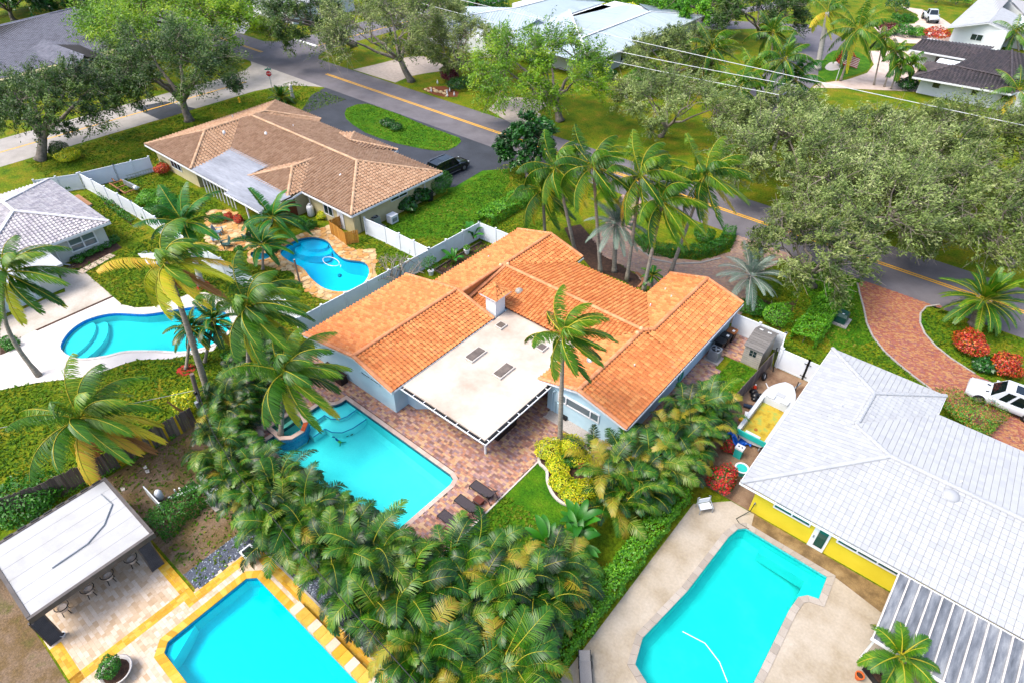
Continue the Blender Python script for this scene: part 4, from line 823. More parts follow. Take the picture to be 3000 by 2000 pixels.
H = thing('white_house', 'white walled house partly seen behind the tree across the corner', 'house', (x, y, 0))
walls(H, x - 9, y - 3, x + 10, y + 12, 3.2, M_WHITEW)
b = MB(); b.prism(rect(x - 10, y - 3.8, x + 11, y + 13), 3.2, 3.5); b.build('roof', M_WTILE, H, rnd=True)
b = MB(); b.box((x - 4, y - 3.03, 1.2), (1.2, .08, 2.4)); b.build('door', M_PANE, H); window(H, (x + 3, y - 3.02, 1.6), 2.4, 1.3, 0, 2)

# ---------------------------------------------------------------- vegetation builders
WIND = np.array([.82, .57, 0.0])
M_BARK = mat('grey_bark', ['4e4842', '645d55', '786f66', '8c8278'], rough=.95, nscale=3, detail=8, bump=.5, bscale=15)
M_TWIG = mat('pale_twig', ['6e675e', '857c72', '968c82'], rough=.95, nscale=2)
M_PTRUNK = mat('palm_trunk', ['6a6258', '7d756a', '8e867a', '9a9388'], rough=.9, nscale=2.5, detail=6, stretch=(1, 1, 5), bump=.4, bscale=8, fine=.15, fscale=3)
M_RTRUNK = mat('pale_royal_trunk', ['8c8a84', '9c9a94', 'aaa8a2'], rough=.85, nscale=2, stretch=(1, 1, 4))
M_RACHIS = mat('yellow_rachis', ['7c8416', '969020', 'a8982a'], rough=.6, nscale=2)
M_DRYR = mat('dry_rachis', ['7a5a2c', '8c6a38'], rough=.8, nscale=2)
def leafm(name, cols, rough=.5, leaf=.3, spec=.4, gain=1.45, **k): return mat(name, [tuple(min(.9, v * gain) for v in hexc(c)) for c in cols], rough=rough, drive='rnd', leaf=leaf, spec=spec, **k)
L_COCO = leafm('coconut_leaflet', ['16380a', '20480a', '2e5a0c', '426a0e', '5c7a12', '828a1c'], rough=.4, gain=1.25)
L_COCOY = leafm('yellowing_leaflet', ['6a7a14', '869018', 'a09a20', 'b08c2a', 'a87c30'], rough=.5)
L_COCOB = leafm('dead_leaflet', ['7a5428', '94683a', 'a67c4a'], rough=.8)
L_ARECA = leafm('areca_leaflet', ['0a2205', '103206', '184407', '245408', '38620b', '527010', '788044'], rough=.4, spec=.35, leaf=.15, gain=1.05)
L_ARECAY = leafm('areca_yellow_leaflet', ['4a6a12', '76801a', '8a8422', '98742a', '9a8a50'], rough=.45, spec=.4, gain=1.0)
L_ROYAL = leafm('royal_leaflet', ['0c340c', '144610', '1e5a12', '2e6a16'], rough=.4)
L_SILVER = leafm('silver_leaflet', ['41584e', '54695e', '67796c', '7a897c'], rough=.5)
L_OAK = leafm('oak_leaf', gain=1.6, cols=['14260a', '1f360d', '2b4511', '3a5218', '4c5f22'], rough=.5, leaf=.25)
L_OLIVE = leafm('olive_leaf', gain=1.6, cols=['2c3d16', '3e4f1e', '4f5f28', '5f6c34', '747c4a'], rough=.5, leaf=.3)
L_LIME = leafm('lime_leaf', gain=1.6, cols=['2a4a08', '3c6009', '4f730c', '64820f', '7a8c18'], rough=.5, leaf=.35)
L_PALE = leafm('pale_leaf', gain=1.7, cols=['2e3e1c', '445424', '586832', '6c7a44', '828a5a'], rough=.55, leaf=.3)
L_DEEP = leafm('deep_green_leaf', ['0c280a', '12380c', '1a4a0e', '265a14'], rough=.35, spec=.5)
L_HEDGE = leafm('hedge_leaf', ['14380a', '1e4e0b', '2a600d', '3a7012'], rough=.45)
L_HEDGEL = leafm('bright_hedge_leaf', ['25520a', '356a0c', '4a7e10', '669018'], rough=.45)
L_GOLDL = leafm('yellow_shrub_leaf', ['3a6a0c', '6a8a10', '98a014', 'b6ac18', 'c4b020'], rough=.45)
L_CROTON = leafm('croton_leaf', gain=1.0, cols=['3a1410', '7a1a14', 'a82018', 'c03a20', 'c87a20', '4a5a14'], rough=.4, spec=.5)
L_RED = leafm('ixora_bloom', gain=1.0, cols=['c01c1c', 'd43024', 'b81438', '2c5010', '3a6012', 'd86a30'], rough=.5)
L_BURG = leafm('burgundy_leaf', ['2a0a14', '42101c', '5a1824', '701c2c'], rough=.5)
L_BANANA = leafm('banana_leaf', gain=.9, cols=['1a520e', '26680f', '347a14', '4a8a1c'], rough=.4)
LEAFR = np.array([0.0])

def frond(name, parent, base, d0, L, droop, wind, n, ll, lw, hang, mats, rg, K=14, fold=0.0, tipw=.35, base_t=.14, rr=.022, tone=None):
    p = np.zeros(3); d = np.array(d0, float); d /= np.linalg.norm(d); P = [p.copy()]; D = [d.copy()]
    for i in range(K):
        t = (i + .5) / K
        d = d + (np.array([0, 0, -1.0]) * droop * (.25 + t) + WIND * wind * (.65 + .55 * t)) / K; d /= np.linalg.norm(d)
        p = p + d * L / K; P.append(p.copy()); D.append(d.copy())
    P = np.array(P); D = np.array(D)
    ts = np.repeat(np.linspace(base_t, .99, n), 2) + rg.normal(0, .004, 2 * n); sg = np.tile([1., -1.], n)
    f = np.clip(ts, 0, .999) * K; i0 = f.astype(int); w = (f - i0)[:, None]
    pos = P[i0] * (1 - w) + P[np.minimum(i0 + 1, K)] * w; tan = D[i0] * (1 - w) + D[np.minimum(i0 + 1, K)] * w; tan /= np.linalg.norm(tan, axis=1)[:, None]
    az = np.array([-d0[1], d0[0], 0.0]); az /= max(np.linalg.norm(az), 1e-3)
    side = np.cross(tan, [0, 0, 1.0]); ln = np.linalg.norm(side, axis=1)[:, None]; side = np.where(ln > .3, side / np.maximum(ln, 1e-6), -az)
    nrm = np.cross(side, tan)
    le = ll * np.sin(np.pi * (.18 + .76 * ts)) ** .7 * rg.uniform(.85, 1.1, 2 * n)
    dr = side * sg[:, None] * .8 + tan * (.45 + .5 * ts[:, None]) + nrm * fold + np.array([0, 0, -1.]) * hang * rg.uniform(.4, 1, (2 * n, 1)) + WIND * wind * .8 * rg.uniform(.6, 1.2, (2 * n, 1))
    dr /= np.linalg.norm(dr, axis=1)[:, None]
    d2 = dr + np.array([0, 0, -1.]) * hang * .8 + WIND * wind * .7; d2 /= np.linalg.norm(d2, axis=1)[:, None]
    mid = pos + dr * (le * .5)[:, None]; tip = mid + d2 * (le * .5)[:, None]
    wv = np.cross(dr, nrm); wv /= np.maximum(np.linalg.norm(wv, axis=1)[:, None], 1e-6); wv = wv * lw * .5
    V = np.stack([pos - wv * .7, pos + wv * .7, mid + wv, mid - wv, tip + wv * tipw, tip - wv * tipw], 1).reshape(-1, 3)
    b = np.arange(2 * n)[:, None] * 6
    F = np.concatenate([b + [0, 1, 2, 3], b + [3, 2, 4, 5]])
    rv = np.repeat(np.clip((rg.uniform(0, 1) * .5 + .25 if tone is None else tone) + rg.normal(0, .11, 2 * n), 0, 1), 6)
    # rachis
    rad = np.linspace(rr * 1.6, rr * .3, K + 1); sd = np.cross(D, [0, 0, 1.0]); l2 = np.linalg.norm(sd, axis=1)[:, None]; sd = np.where(l2 > .3, sd / np.maximum(l2, 1e-6), -az); up = np.cross(sd, D)
    RV = np.stack([P + sd * rad[:, None], P + up * rad[:, None], P - sd * rad[:, None]], 1).reshape(-1, 3)
    o = len(V); q = []
    for i in range(K):
        for j in range(3): q.append([o + i * 3 + j, o + i * 3 + (j + 1) % 3, o + (i + 1) * 3 + (j + 1) % 3, o + (i + 1) * 3 + j])
    V = np.concatenate([V, RV]); mi = np.concatenate([np.zeros(len(F), int), np.ones(len(q), int)]); F = np.concatenate([F, q]); rv = np.concatenate([rv, np.full(len(RV), .5)])
    me = npmesh(name, V, F, mats, rv, mi=mi)
    if parent is None: return me
    return link(name, me, parent, Matrix.Translation(base))
def trunk_tube(parent, a, c, r0, r1, m, bend=None, n=9, name='trunk', rings=0.0):
    a, c = Vector(a), Vector(c); bd = Vector(bend) if bend else Vector((0, 0, 0)); K = 16; pts = []; rad = []
    for i in range(K + 1):
        t = i / K; pts.append(a.lerp(c, t) + bd * math.sin(math.pi * t)); r = r0 + (r1 - r0) * t + (r0 * .45) * max(0, 1 - t * 9); rad.append(r * (1 + rings * (i % 2)))
    b = MB(); b.tube(pts, rad, n); return b.build(name, m, parent, smooth=True), pts
def palm(name, label, bc, nf=20, L=3.8, seed=0, wind=1.1, droop=1.55, leaf=None, n=76, ll=1.0, lw=.05, hang=.95, r=(.17, .11), tm=None, bend=None, nuts=0, el=(80, -55), dead=0, yellow=2, group=None, royal=False, elpow=1.0, fold=0, cat='palm tree', rachis=None):
    base, top = bc; rg = np.random.default_rng(seed + 100); t = thing(name, label, cat, base, group=group)
    trunk_tube(t, base, top, r[0], r[1], tm or M_PTRUNK, bend, rings=.06)
    top = np.array(top)
    if royal:
        b = MB(); b.tube([tuple(top), tuple(top + [0, 0, .6]), tuple(top + [0, 0, 1.3])], [r[1] * 1.2, r[1] * 1.1, r[1] * .5], 9); b.build('crownshaft', mat('green_crownshaft', ['3a6a20', '4a7a28'], rough=.4), t, smooth=True); top = top + [0, 0, 1.2]
    for i in range(nf):
        az = i * 2.39996 + rg.uniform(-.25, .25); u = (i + .5) / nf; e = math.radians(el[0] + (el[1] - el[0]) * u ** elpow + rg.uniform(-7, 7))
        d0 = (math.cos(az) * math.cos(e), math.sin(az) * math.cos(e), math.sin(e))
        lf = leaf or L_COCO; rc = rachis or M_RACHIS
        if i >= nf - dead: lf, rc = L_COCOB, M_DRYR
        elif i >= nf - dead - yellow: lf = L_COCOY
        frond('frond', t, tuple(top + np.array(d0) * .1), d0, L * rg.uniform(.82, 1.08) * (.75 + .25 * min(1, u * 3)), droop * rg.uniform(.8, 1.2), wind * rg.uniform(.75, 1.2), n, ll * rg.uniform(.9, 1.1), lw, hang, [lf, rc], rg, fold=fold, rr=.034)
    for i in range(nuts):
        a = rg.uniform(0, 6.28); b = MB(); rr = rg.uniform(.1, .14); c = top + [math.cos(a) * .3, math.sin(a) * .3, -.3 - rg.uniform(0, .3)]
        b.lathe([(.02, -rr * 1.2), (rr * .7, -rr * .7), (rr, 0), (rr * .7, rr * .7), (.02, rr * 1.2)], tuple(c), 7); b.build('coconut', mat('green_coconut', ['6a7a1a', '8a8c24'], rough=.5), t, smooth=True)
    return t
def leaf_cloud(c, nrm, size, rg, aspect=.5, axis=None):
    """quads at points c (n,3) with loose normals"""
    n = len(c); a = rg.normal(0, 1, (n, 3)) if axis is None else axis + rg.normal(0, .45, (n, 3)); a -= nrm * (a * nrm).sum(1)[:, None]; a /= np.maximum(np.linalg.norm(a, axis=1)[:, None], 1e-6); b = np.cross(nrm, a)
    s = (size * rg.uniform(.6, 1.3, n))[:, None]; a = a * s * .5; b = b * s * .5 * aspect
    V = np.stack([c - a, c + b * .9 - a * .1, c + a, c - b * .9 - a * .1], 1).reshape(-1, 3); F = np.arange(4 * n).reshape(n, 4); return V, F
def tube_np(pts, r0, r1, n=4):
    pts = np.array(pts); K = len(pts); d = np.gradient(pts, axis=0); d /= np.maximum(np.linalg.norm(d, axis=1)[:, None], 1e-9)
    x = np.cross(d, [.31, .17, .93]); x /= np.maximum(np.linalg.norm(x, axis=1)[:, None], 1e-6); y = np.cross(d, x); r = np.linspace(r0, r1, K)[:, None]
    V = np.concatenate([(pts + (x * math.cos(2 * math.pi * j / n) + y * math.sin(2 * math.pi * j / n)) * r)[:, None] for j in range(n)], 1).reshape(-1, 3)
    F = [[i * n + j, i * n + (j + 1) % n, (i + 1) * n + (j + 1) % n, (i + 1) * n + j] for i in range(K - 1) for j in range(n)]
    return V, np.array(F)
def cat_np(parts):
    V = []; F = []; o = 0
    for v, f in parts: V.append(v); F.append(f + o); o += len(v)
    return np.concatenate(V), np.concatenate(F)
def tree(name, label, base, c, rad, leaf, seed, nleaf=26000, ls=.26, blobs=26, twigs=20, tr=.35, bark=None, group=None, bare=.18, droopy=.15, br=.3, wind=.25, fork=.35, flat=0.0, trunks=1):
    rg = np.random.default_rng(seed + 500); base = np.array(base, float); c = np.array(c, float); rad = np.array(rad, float); t = thing(name, label, 'tree', base, group=group)
    fk = base + (c - base) * [.35, .35, fork] + rg.normal(0, .2, 3) * [1, 1, 0]
    b = MB(); b.tube([tuple(base), tuple(base + (fk - base) * .15 + [.03, 0, 0]), tuple(base + (fk - base) * .55 + rg.normal(0, .08, 3)), tuple(fk)], [tr * 1.5, tr * 1.05, tr * .9, tr * .8], 9); b.build('trunk', bark or M_BARK, t, smooth=True)
    parts = []; tw = []; LC = []; LN = []; LR = []; LA = []; per = max(3, int(nleaf / (blobs * twigs)))
    # main limbs, then blobs hung on the nearest limb
    limbs = []
    nl = 6
    for i in range(nl):
        a = 2 * math.pi * (i + rg.uniform(-.3, .3)) / nl; e = c + rad * [math.cos(a) * .55, math.sin(a) * .55, rg.uniform(-.1, .45)]
        m1 = fk + (e - fk) * .45 + np.array([0, 0, .18 * np.linalg.norm(e - fk)]) * rg.uniform(-.3, .8); ts = np.linspace(0, 1, 7)[:, None]
        pt = (1 - ts) ** 2 * fk + 2 * ts * (1 - ts) * m1 + ts ** 2 * e; pt[1:-1] += rg.normal(0, .12, (5, 3)); limbs.append(pt); parts.append(tube_np(pt, tr * .62, tr * .16, 6))
    LP = np.concatenate(limbs)
    for k in range(blobs):
        u = (k + .5) / blobs; zz = 1 - 1.45 * u; ph = k * 2.39996 + rg.uniform(-.4, .4); q = math.sqrt(max(0, 1 - min(1, zz * zz)))
        bc = c + rad * np.array([math.cos(ph) * q, math.sin(ph) * q, zz * (1 - flat)]) * rg.uniform(.62, .9); rb = br * rad.mean() * rg.uniform(.7, 1.2)
        j = np.argmin(((LP - bc) ** 2).sum(1) + rg.uniform(0, 2, len(LP))); s0 = LP[j]; ts = np.linspace(0, 1, 5)[:, None]; md = (s0 + bc) / 2 + [0, 0, .12 * np.linalg.norm(bc - s0)]
        pt = (1 - ts) ** 2 * s0 + 2 * ts * (1 - ts) * md + ts ** 2 * bc; pt[1:-1] += rg.normal(0, .1, (3, 3)); parts.append(tube_np(pt, tr * .2, tr * .07, 4))
        br_ = rg.uniform(0.25, .75)
        for w in range(twigs):
            d = rg.normal(0, 1, 3); d /= np.linalg.norm(d); d = d + (bc - c) / rad.mean() * .8 + [0, 0, .25] + WIND * wind; d /= np.linalg.norm(d)
            ln = rb * rg.uniform(.75, 1.35); s = bc + rg.normal(0, rb * .18, 3); e = s + d * ln + np.array([0, 0, -droopy * ln * rg.uniform(0, 1)]); m = (s + e) / 2 + rg.normal(0, .1 * ln, 3)
            isb = rg.uniform() < bare
            if w % 2 == 0 or isb: tw.append(tube_np([s, m, e + d * (.35 * ln if isb else 0)], .028, .009, 3))
            if isb and rg.uniform() < .6: continue
            tt = rg.beta(2.2, 1.1, per)[:, None]; lp = (1 - tt) ** 2 * s + 2 * tt * (1 - tt) * m + tt ** 2 * e + rg.normal(0, rb * .11, (per, 3)); LC.append(lp)
            nn = rg.normal(0, .7, (per, 3)) + [0, 0, .8] + d * .4; LN.append(nn / np.linalg.norm(nn, axis=1)[:, None]); LR.append(np.clip(br_ + rg.normal(0, .22) + rg.normal(0, .1, per), 0, 1)); LA.append(np.repeat((d + WIND * .35)[None], per, 0))
    V, F = cat_np(parts); link('limbs', npmesh('limbs', V, F, bark or M_BARK, smooth=True), t)
    V, F = cat_np(tw); link('twigs', npmesh('twigs', V, F, M_TWIG), t)['kind'] = 'stuff'
    LC = np.concatenate(LC); LN = np.concatenate(LN); V, F = leaf_cloud(LC, LN, ls * 1.35, rg, .42, np.concatenate(LA)); o = link('crown', npmesh('crown', V, F, leaf, np.repeat(np.concatenate(LR), 4)), t); o['kind'] = 'stuff'
    return t
def bush_np(c, rad, nleaf, ls, rg, lump=.18, nb=9, aspect=.6):
    c = np.array(c, float); rad = np.array(rad, float); d = rg.normal(0, 1, (nleaf, 3)); d[:, 2] = np.abs(d[:, 2]) * .95 - .12; d /= np.linalg.norm(d, axis=1)[:, None]
    bd = rg.normal(0, 1, (nb, 3)); bd[:, 2] = np.abs(bd[:, 2]); bd /= np.linalg.norm(bd, axis=1)[:, None]
    f = 1 - lump + lump * 1.6 * np.max(np.exp(-((d[:, None] - bd[None]) ** 2).sum(2) * 5), 1); r_ = f * (1 - np.abs(rg.normal(0, .13, nleaf)))
    P = c + d * rad * r_[:, None]; n = d + rg.normal(0, .55, (nleaf, 3)) + [0, 0, .35]; n /= np.linalg.norm(n, axis=1)[:, None]; V, F = leaf_cloud(P, n, ls, rg, aspect); return V, F
def bush(name, label, c, rad, leaf, seed, nleaf=2200, ls=.13, cat='shrub', group=None, stem=True, lump=.22, aspect=.6, parent=None, z=0.0):
    rg = np.random.default_rng(seed + 900); t = parent or thing(name, label, cat, (c[0], c[1], z), group=group)
    V, F = bush_np((c[0], c[1], z + rad[2] * .35), (rad[0], rad[1], rad[2] * .72), nleaf, ls, rg, lump, aspect=aspect)
    o = link('foliage', npmesh('foliage', V, F, leaf, np.repeat(np.clip(rg.normal(.5, .25, nleaf), 0, 1), 4)), t); o['kind'] = 'stuff'
    if stem:
        ps = [tube_np([(c[0], c[1], z), (c[0] + math.cos(a) * rad[0] * .4, c[1] + math.sin(a) * rad[1] * .4, z + rad[2] * .5), (c[0] + math.cos(a) * rad[0] * .75, c[1] + math.sin(a) * rad[1] * .75, z + rad[2] * .8)], .035, .012, 4) for a in np.arange(5) * 1.2566]
        V, F = cat_np(ps); link('stems', npmesh('stems', V, F, M_BARK), t)
    return t
def hedge(name, label, pts, w, h, leaf, seed, dens=260, ls=.13, group=None, cat='hedge', z=0.0):
    """clipped hedge along a polyline"""
    rg = np.random.default_rng(seed + 1300); pts = [np.array(p[:2], float) for p in pts]; t = thing(name, label, cat, (pts[0][0], pts[0][1], z), group=group); C = []; N = []
    for a, b in zip(pts, pts[1:]):
        L = np.linalg.norm(b - a); u = (b - a) / L; s = np.array([-u[1], u[0]]); n = int(dens * L * (w + 2 * h)); k = rg.uniform(0, w + 2 * h, n); x = rg.uniform(-.15, L + .15, n); j = rg.normal(0, .07, n)
        bump = .12 * np.sin(x * 2.1 + seed) + .09 * np.sin(x * 4.7 + k * 3)
        top = k < w; l = (k >= w) & (k < w + h); off = np.where(top, k - w / 2, np.where(l, -w / 2 + j - bump * .6, w / 2 + j + bump * .6)); zz = np.where(top, h + j + bump, np.where(l, k - w, k - w - h)) + z
        C.append(np.column_stack([a[0] + u[0] * x + s[0] * off, a[1] + u[1] * x + s[1] * off, np.maximum(zz, z + .02)]))
        nn = np.column_stack([np.where(top, 0, np.where(l, -1, 1)) * s[0], np.where(top, 0, np.where(l, -1, 1)) * s[1], np.where(top, 1., .45)]) + rg.normal(0, .5, (n, 3)); N.append(nn / np.linalg.norm(nn, axis=1)[:, None])
    C = np.concatenate(C); N = np.concatenate(N); V, F = leaf_cloud(C, N, ls, rg, .65); o = link('foliage', npmesh('foliage', V, F, leaf, np.repeat(np.clip(rg.normal(.5, .25, len(C)), 0, 1), 4)), t); o['kind'] = 'stuff'
    b = MB()
    for a, c in zip(pts, pts[1:]):
        L = np.linalg.norm(c - a); n = max(2, int(L / .8))
        for i in range(n):
            p = a + (c - a) * (i + .5) / n; b.tube([(p[0], p[1], z), (p[0] + .05, p[1], z + h * .5), (p[0] + .15, p[1] + .1, z + h * .85)], [.03, .022, .01], 4)
    b.build('stems', M_BARK, t, kind='stuff'); return t
# shared areca fronds
AREC = []
for k in range(16):
    rg_ = np.random.default_rng(40 + k); e = math.radians(68 - 4 * (k % 3)); lf = L_ARECAY if k >= 14 else L_ARECA
    AREC.append(frond('frond', None, None, (math.cos(e), 0, math.sin(e)), 2.4, 2.2 + .5 * (k % 4), 0.0, 32, .58, .05, .5, [lf, M_RACHIS], rg_, K=12, fold=.3, base_t=.2, rr=.016, tone=(.5 if k >= 14 else .05 + .06 * k)))  # dark to pale frond tones paint in shaded gaps and glossy highlights
def areca(label, c, n=26, s=1.0, seed=0, h=1.6, spread=.7, group='areca palms of the screening hedge', name='areca_palm', yellow=.2, meshes=None, lean=None):
    rg = np.random.default_rng(seed + 2100); t = thing(name, label, 'palm', c, group=group); st = []
    ms = meshes or AREC
    for i in range(n):
        az = i * 2.39996 + rg.uniform(-.4, .4); r_ = spread * math.sqrt((i + .5) / n); hb = h * rg.uniform(.35, 1.25); x, y = c[0] + math.cos(az) * r_, c[1] + math.sin(az) * r_
        if i % 2 == 0: st.append(tube_np([(c[0] + math.cos(az) * r_ * .3, c[1] + math.sin(az) * r_ * .3, 0), (c[0] + math.cos(az) * r_ * .6, c[1] + math.sin(az) * r_ * .6, hb * .5), (x, y, hb)], .035, .022, 5))
        k = rg.integers(14, 16) if rg.uniform() < yellow else rg.integers(0, 14); tilt = rg.uniform(-.35, .3) + .35 * (i / n); sc = s * rg.uniform(.8, 1.15)
        a2 = az + rg.uniform(-.3, .3)
        # the wind turns fronds towards the lee side
        wx, wy = math.cos(a2) + .75 * WIND[0], math.sin(a2) + .75 * WIND[1]; a2 = math.atan2(wy, wx)
        M = Matrix.Translation((x, y, hb)) @ Matrix.Rotation(a2, 4, 'Z') @ Matrix.Rotation(tilt, 4, 'Y') @ Matrix.Rotation(rg.uniform(-.5, .5), 4, 'X') @ Matrix.Scale(sc, 4)
        link('frond', ms[k], t, M)
    V, F = cat_np(st); link('canes', npmesh('canes', V, F, mat('areca_cane', ['5a7024', '7a7c34', '8c7a44'], rough=.6, nscale=3), smooth=True), t)
    return t

# ---------------------------------------------------------------- palms
GP = 'coconut palms'
palm('coconut_palm', 'coconut palm behind the far gable of the orange roof, lowest of its cluster', ((-32.32,44.26,0.0),(-32.66,43.99,5.3)), 22, 4.0, 1, group=GP, nuts=0)
palm('coconut_palm', 'tall leaning coconut palm at the left of the driveway cluster', ((-28.39,43.92,0.0),(-30.24,42.54,8.7)), 22, 4.2, 2, group=GP, bend=(.3, -.3, 0), yellow=2)
palm('coconut_palm', 'tallest coconut palm in the middle of the driveway cluster', ((-24.69,42.66,0.0),(-26.01,41.79,10.4)), 22, 4.4, 3, group=GP, nuts=6, yellow=3)
palm('coconut_palm', 'coconut palm behind the silver palm on the mulch bed', ((-22.24,43.24,0.0),(-22.32,43.16,10.25)), 22, 4.2, 4, group=GP)
palm('coconut_palm', 'coconut palm at the end of the mulch bed beside the paver driveway', ((-20.29,42.89,0.0),(-20.03,43.01,8.8)), 22, 4.3, 5, group=GP, yellow=3)
palm('coconut_palm', 'leaning coconut palm beside the hedged island of the driveway', ((-19.9,47.09,0.0),(-18.78,47.58,9.8)), 24, 4.6, 6, group=GP, yellow=3)
palm('coconut_palm', 'lone coconut palm in the yellow shrub bed in front of the orange roof', ((-15.48,23.95,0.0),(-15.74,23.75,9.6)), 20, 3.3, 17, group=GP, n=64, ll=.75, wind=1.3, yellow=1, nuts=3)
palm('coconut_palm', 'coconut palm with long bare trunk at the left edge over the white deck', ((-49.29,4.17,0.0),(-49.12,5.7,8.5)), 20, 4.2, 8, group=GP, bend=(-1.0, -.7, 0))
palm('coconut_palm', 'yellow green coconut palm on a very long leaning trunk by the kidney pool', ((-37.46,11.15,0.0),(-37.24,11.82,11.3)), 18, 3.8, 9, group=GP, yellow=9, wind=1.6, dead=2, r=(.24, .13))
palm('coconut_palm', 'full coconut palm between the kidney pool and the white vinyl fence', ((-34.45,12.35,0.0),(-33.61,14.27,8.25)), 25, 4.4, 10, group=GP, yellow=3, dead=1)
palm('coconut_palm', 'coconut palm with green nuts beside the spa of the large pool', ((-30.48,12.3,0.0),(-29.87,13.62,5.3)), 24, 4.2, 11, group=GP, yellow=3, nuts=9)
palm('coconut_palm', 'coconut palm with yellowing fronds over the old wooden fence', ((-36.64,2.61,0.0),(-36.56,3.65,4.6)), 26, 4.6, 12, group=GP, yellow=7, dead=3, nuts=7, r=(.22, .15))
palm('royal_palm', 'dark green royal palm with pale smooth trunk beside the white fence', ((-50.87,18.18,0.0),(-50.72,18.56,4.95)), 14, 4.3, 13, leaf=L_ROYAL, wind=.5, droop=1.3, n=76, ll=.85, lw=.06, hang=.5, r=(.27, .16), tm=M_RTRUNK, royal=True, yellow=0, el=(80, -10))
palm('foxtail_palm', 'bushy green palm leaning over the flagstone patio by the tan house', ((-52.67,25.28,0.0),(-51.79,26.93,2.6)), 18, 3.6, 14, leaf=L_ROYAL, wind=.7, n=76, lw=.06, ll=.6, hang=.2, r=(.14, .09), yellow=0, el=(70, -20), fold=.2)
palm('foxtail_palm', 'low bushy green palm beside the small round spa', ((-48.84,23.11,0.0),(-48.61,23.64,2.4)), 15, 2.9, 15, leaf=L_ROYAL, wind=.6, n=70, lw=.06, ll=.55, hang=.2, r=(.12, .08), yellow=0, el=(70, -15), fold=.2)
palm('silver_date_palm', 'silver blue date palm on the mulch bed by the driveway', ((-23.92,43.75,0.0),(-24.26,43.6,5.0)), 40, 2.9, 20, leaf=L_SILVER, wind=.15, droop=1.3, n=44, ll=.5, lw=.035, hang=.3, r=(.2, .2), yellow=0, el=(82, -30), fold=.25, rachis=M_RTRUNK)
palm('silver_date_palm', 'silver blue date palm at the far right corner of the orange roof', ((-12.57,47.57,0.0),(-12.94,47.48,2.5)), 32, 3.0, 21, leaf=L_SILVER, wind=.2, droop=1.2, n=44, ll=.5, lw=.035, hang=.3, r=(.24, .22), yellow=0, el=(82, -20), fold=.25, rachis=M_RTRUNK)
palm('date_palm', 'stout green date palm on the lawn beside the brick driveway', ((3.29,56.64,0.0),(2.96,56.65,2.35)), 40, 3.4, 22, leaf=L_COCO, wind=.1, droop=1.2, n=52, ll=.5, lw=.05, hang=.12, r=(.42, .4), yellow=0, el=(84, -30), fold=.25, tm=M_BARK)
palm('cycad', 'small cycad beside the leaning palm at the end of the mulch bed', ((-19.92,43.74,0.0),(-20.06,43.64,1.35)), 16, 1.1, 23, leaf=L_ROYAL, wind=.1, n=24, ll=.28, hang=.1, r=(.12, .1), yellow=0, el=(75, -10), cat='cycad')
palm('cycad', 'dark round cycad on the corner lawn beside the white sculpture', ((-83.48,49.21,0.0),(-83.41,49.35,0.7)), 34, 2.0, 24, leaf=L_DEEP, wind=.1, n=26, ll=.4, hang=.1, r=(.25, .25), yellow=0, el=(82, -12), cat='cycad')
palm('coconut_palm', 'coconut palm beside the metal roofed house, under the power lines', ((-39.74,94.72,0.0),(-40.35,94.38,5.9)), 22, 5.2, 25, group=GP, n=36, lw=.09, yellow=3)
palm('coconut_palm', 'coconut palm full of nuts on the round lawn beside the flag', ((-25.85,111.66,0.0),(-25.72,111.59,7.6)), 24, 6.4, 26, group=GP, n=36, lw=.1, nuts=12, wind=.5)
palm('coconut_palm', 'half bare palm with pale thick trunk behind the flag lawn', ((-30.56,114.84,0.0),(-31.58,114.63,8.5)), 12, 4.4, 27, group=GP, n=30, lw=.1, yellow=6, r=(.45, .3), tm=M_RTRUNK)
for i, (a, lab) in enumerate(((((-27.3,92.97,0.0),(-29.08,92.45,6.85)), 'dense bright green palm above the power lines, tallest of the thicket'), (((-31.12,94.95,0.0),(-33.18,94.21,4.05)), 'bright green palm at the left of the roadside thicket'), (((-25.1,94.87,0.0),(-27.5,94.12,4.1)), 'drooping green palm at the right of the roadside thicket'), (((-30.77,88.3,0.0),(-32.42,87.62,3.75)), 'wind combed palm low in the roadside thicket'), (((-37.34,112.45,0.0),(-38.29,112.13,4.9)), 'upright palm rising behind the roadside thicket'))):
    palm('thicket_palm', lab, a, 20, 5.0, 30 + i, leaf=[L_COCO, L_COCO, L_ROYAL, L_COCO, L_COCO][i], n=34, lw=.11, wind=.6, yellow=1, fold=.1)
for i, (a, lab) in enumerate(((((-21.26,113.13,0.0),(-22.19,113.0,6.75)), 'slender palm on the pale drive nearest the flag palm'), (((-19.82,113.36,0.0),(-20.03,113.41,5.15)), 'slender palm on the pale drive second from the flag palm'), (((-18.71,112.91,0.0),(-18.83,112.95,3.55)), 'short slender palm on the pale drive nearest the dark roof'), (((-16.72,114.63,0.0),(-17.61,114.43,3.7)), 'bushy little palm in front of the dark roofed house'), (((-7.16,148.84,0.0),(-8.92,148.74,2.8)), 'fan of green palm at the white gabled house'), (((-2.29,114.54,0.0),(-3.36,114.5,2.85)), 'palm with orange flower spike at the right edge by the dark roof'))):
    palm('slender_palm', lab, a, 12 if i < 4 else 18, 2.6 if i < 4 else 4.4, 40 + i, leaf=L_COCO, n=26, lw=.1, wind=.3, yellow=1 if i < 5 else 5, r=(.12, .08))
palm('potted_palm', 'young palm growing by the yellow house pool awning', ((5.81,22.17,0.0),(5.73,22.2,2.3)), 20, 1.9, 50, leaf=L_COCO, n=34, ll=.5, lw=.05, wind=.2, yellow=2, r=(.08, .06), hang=.25)
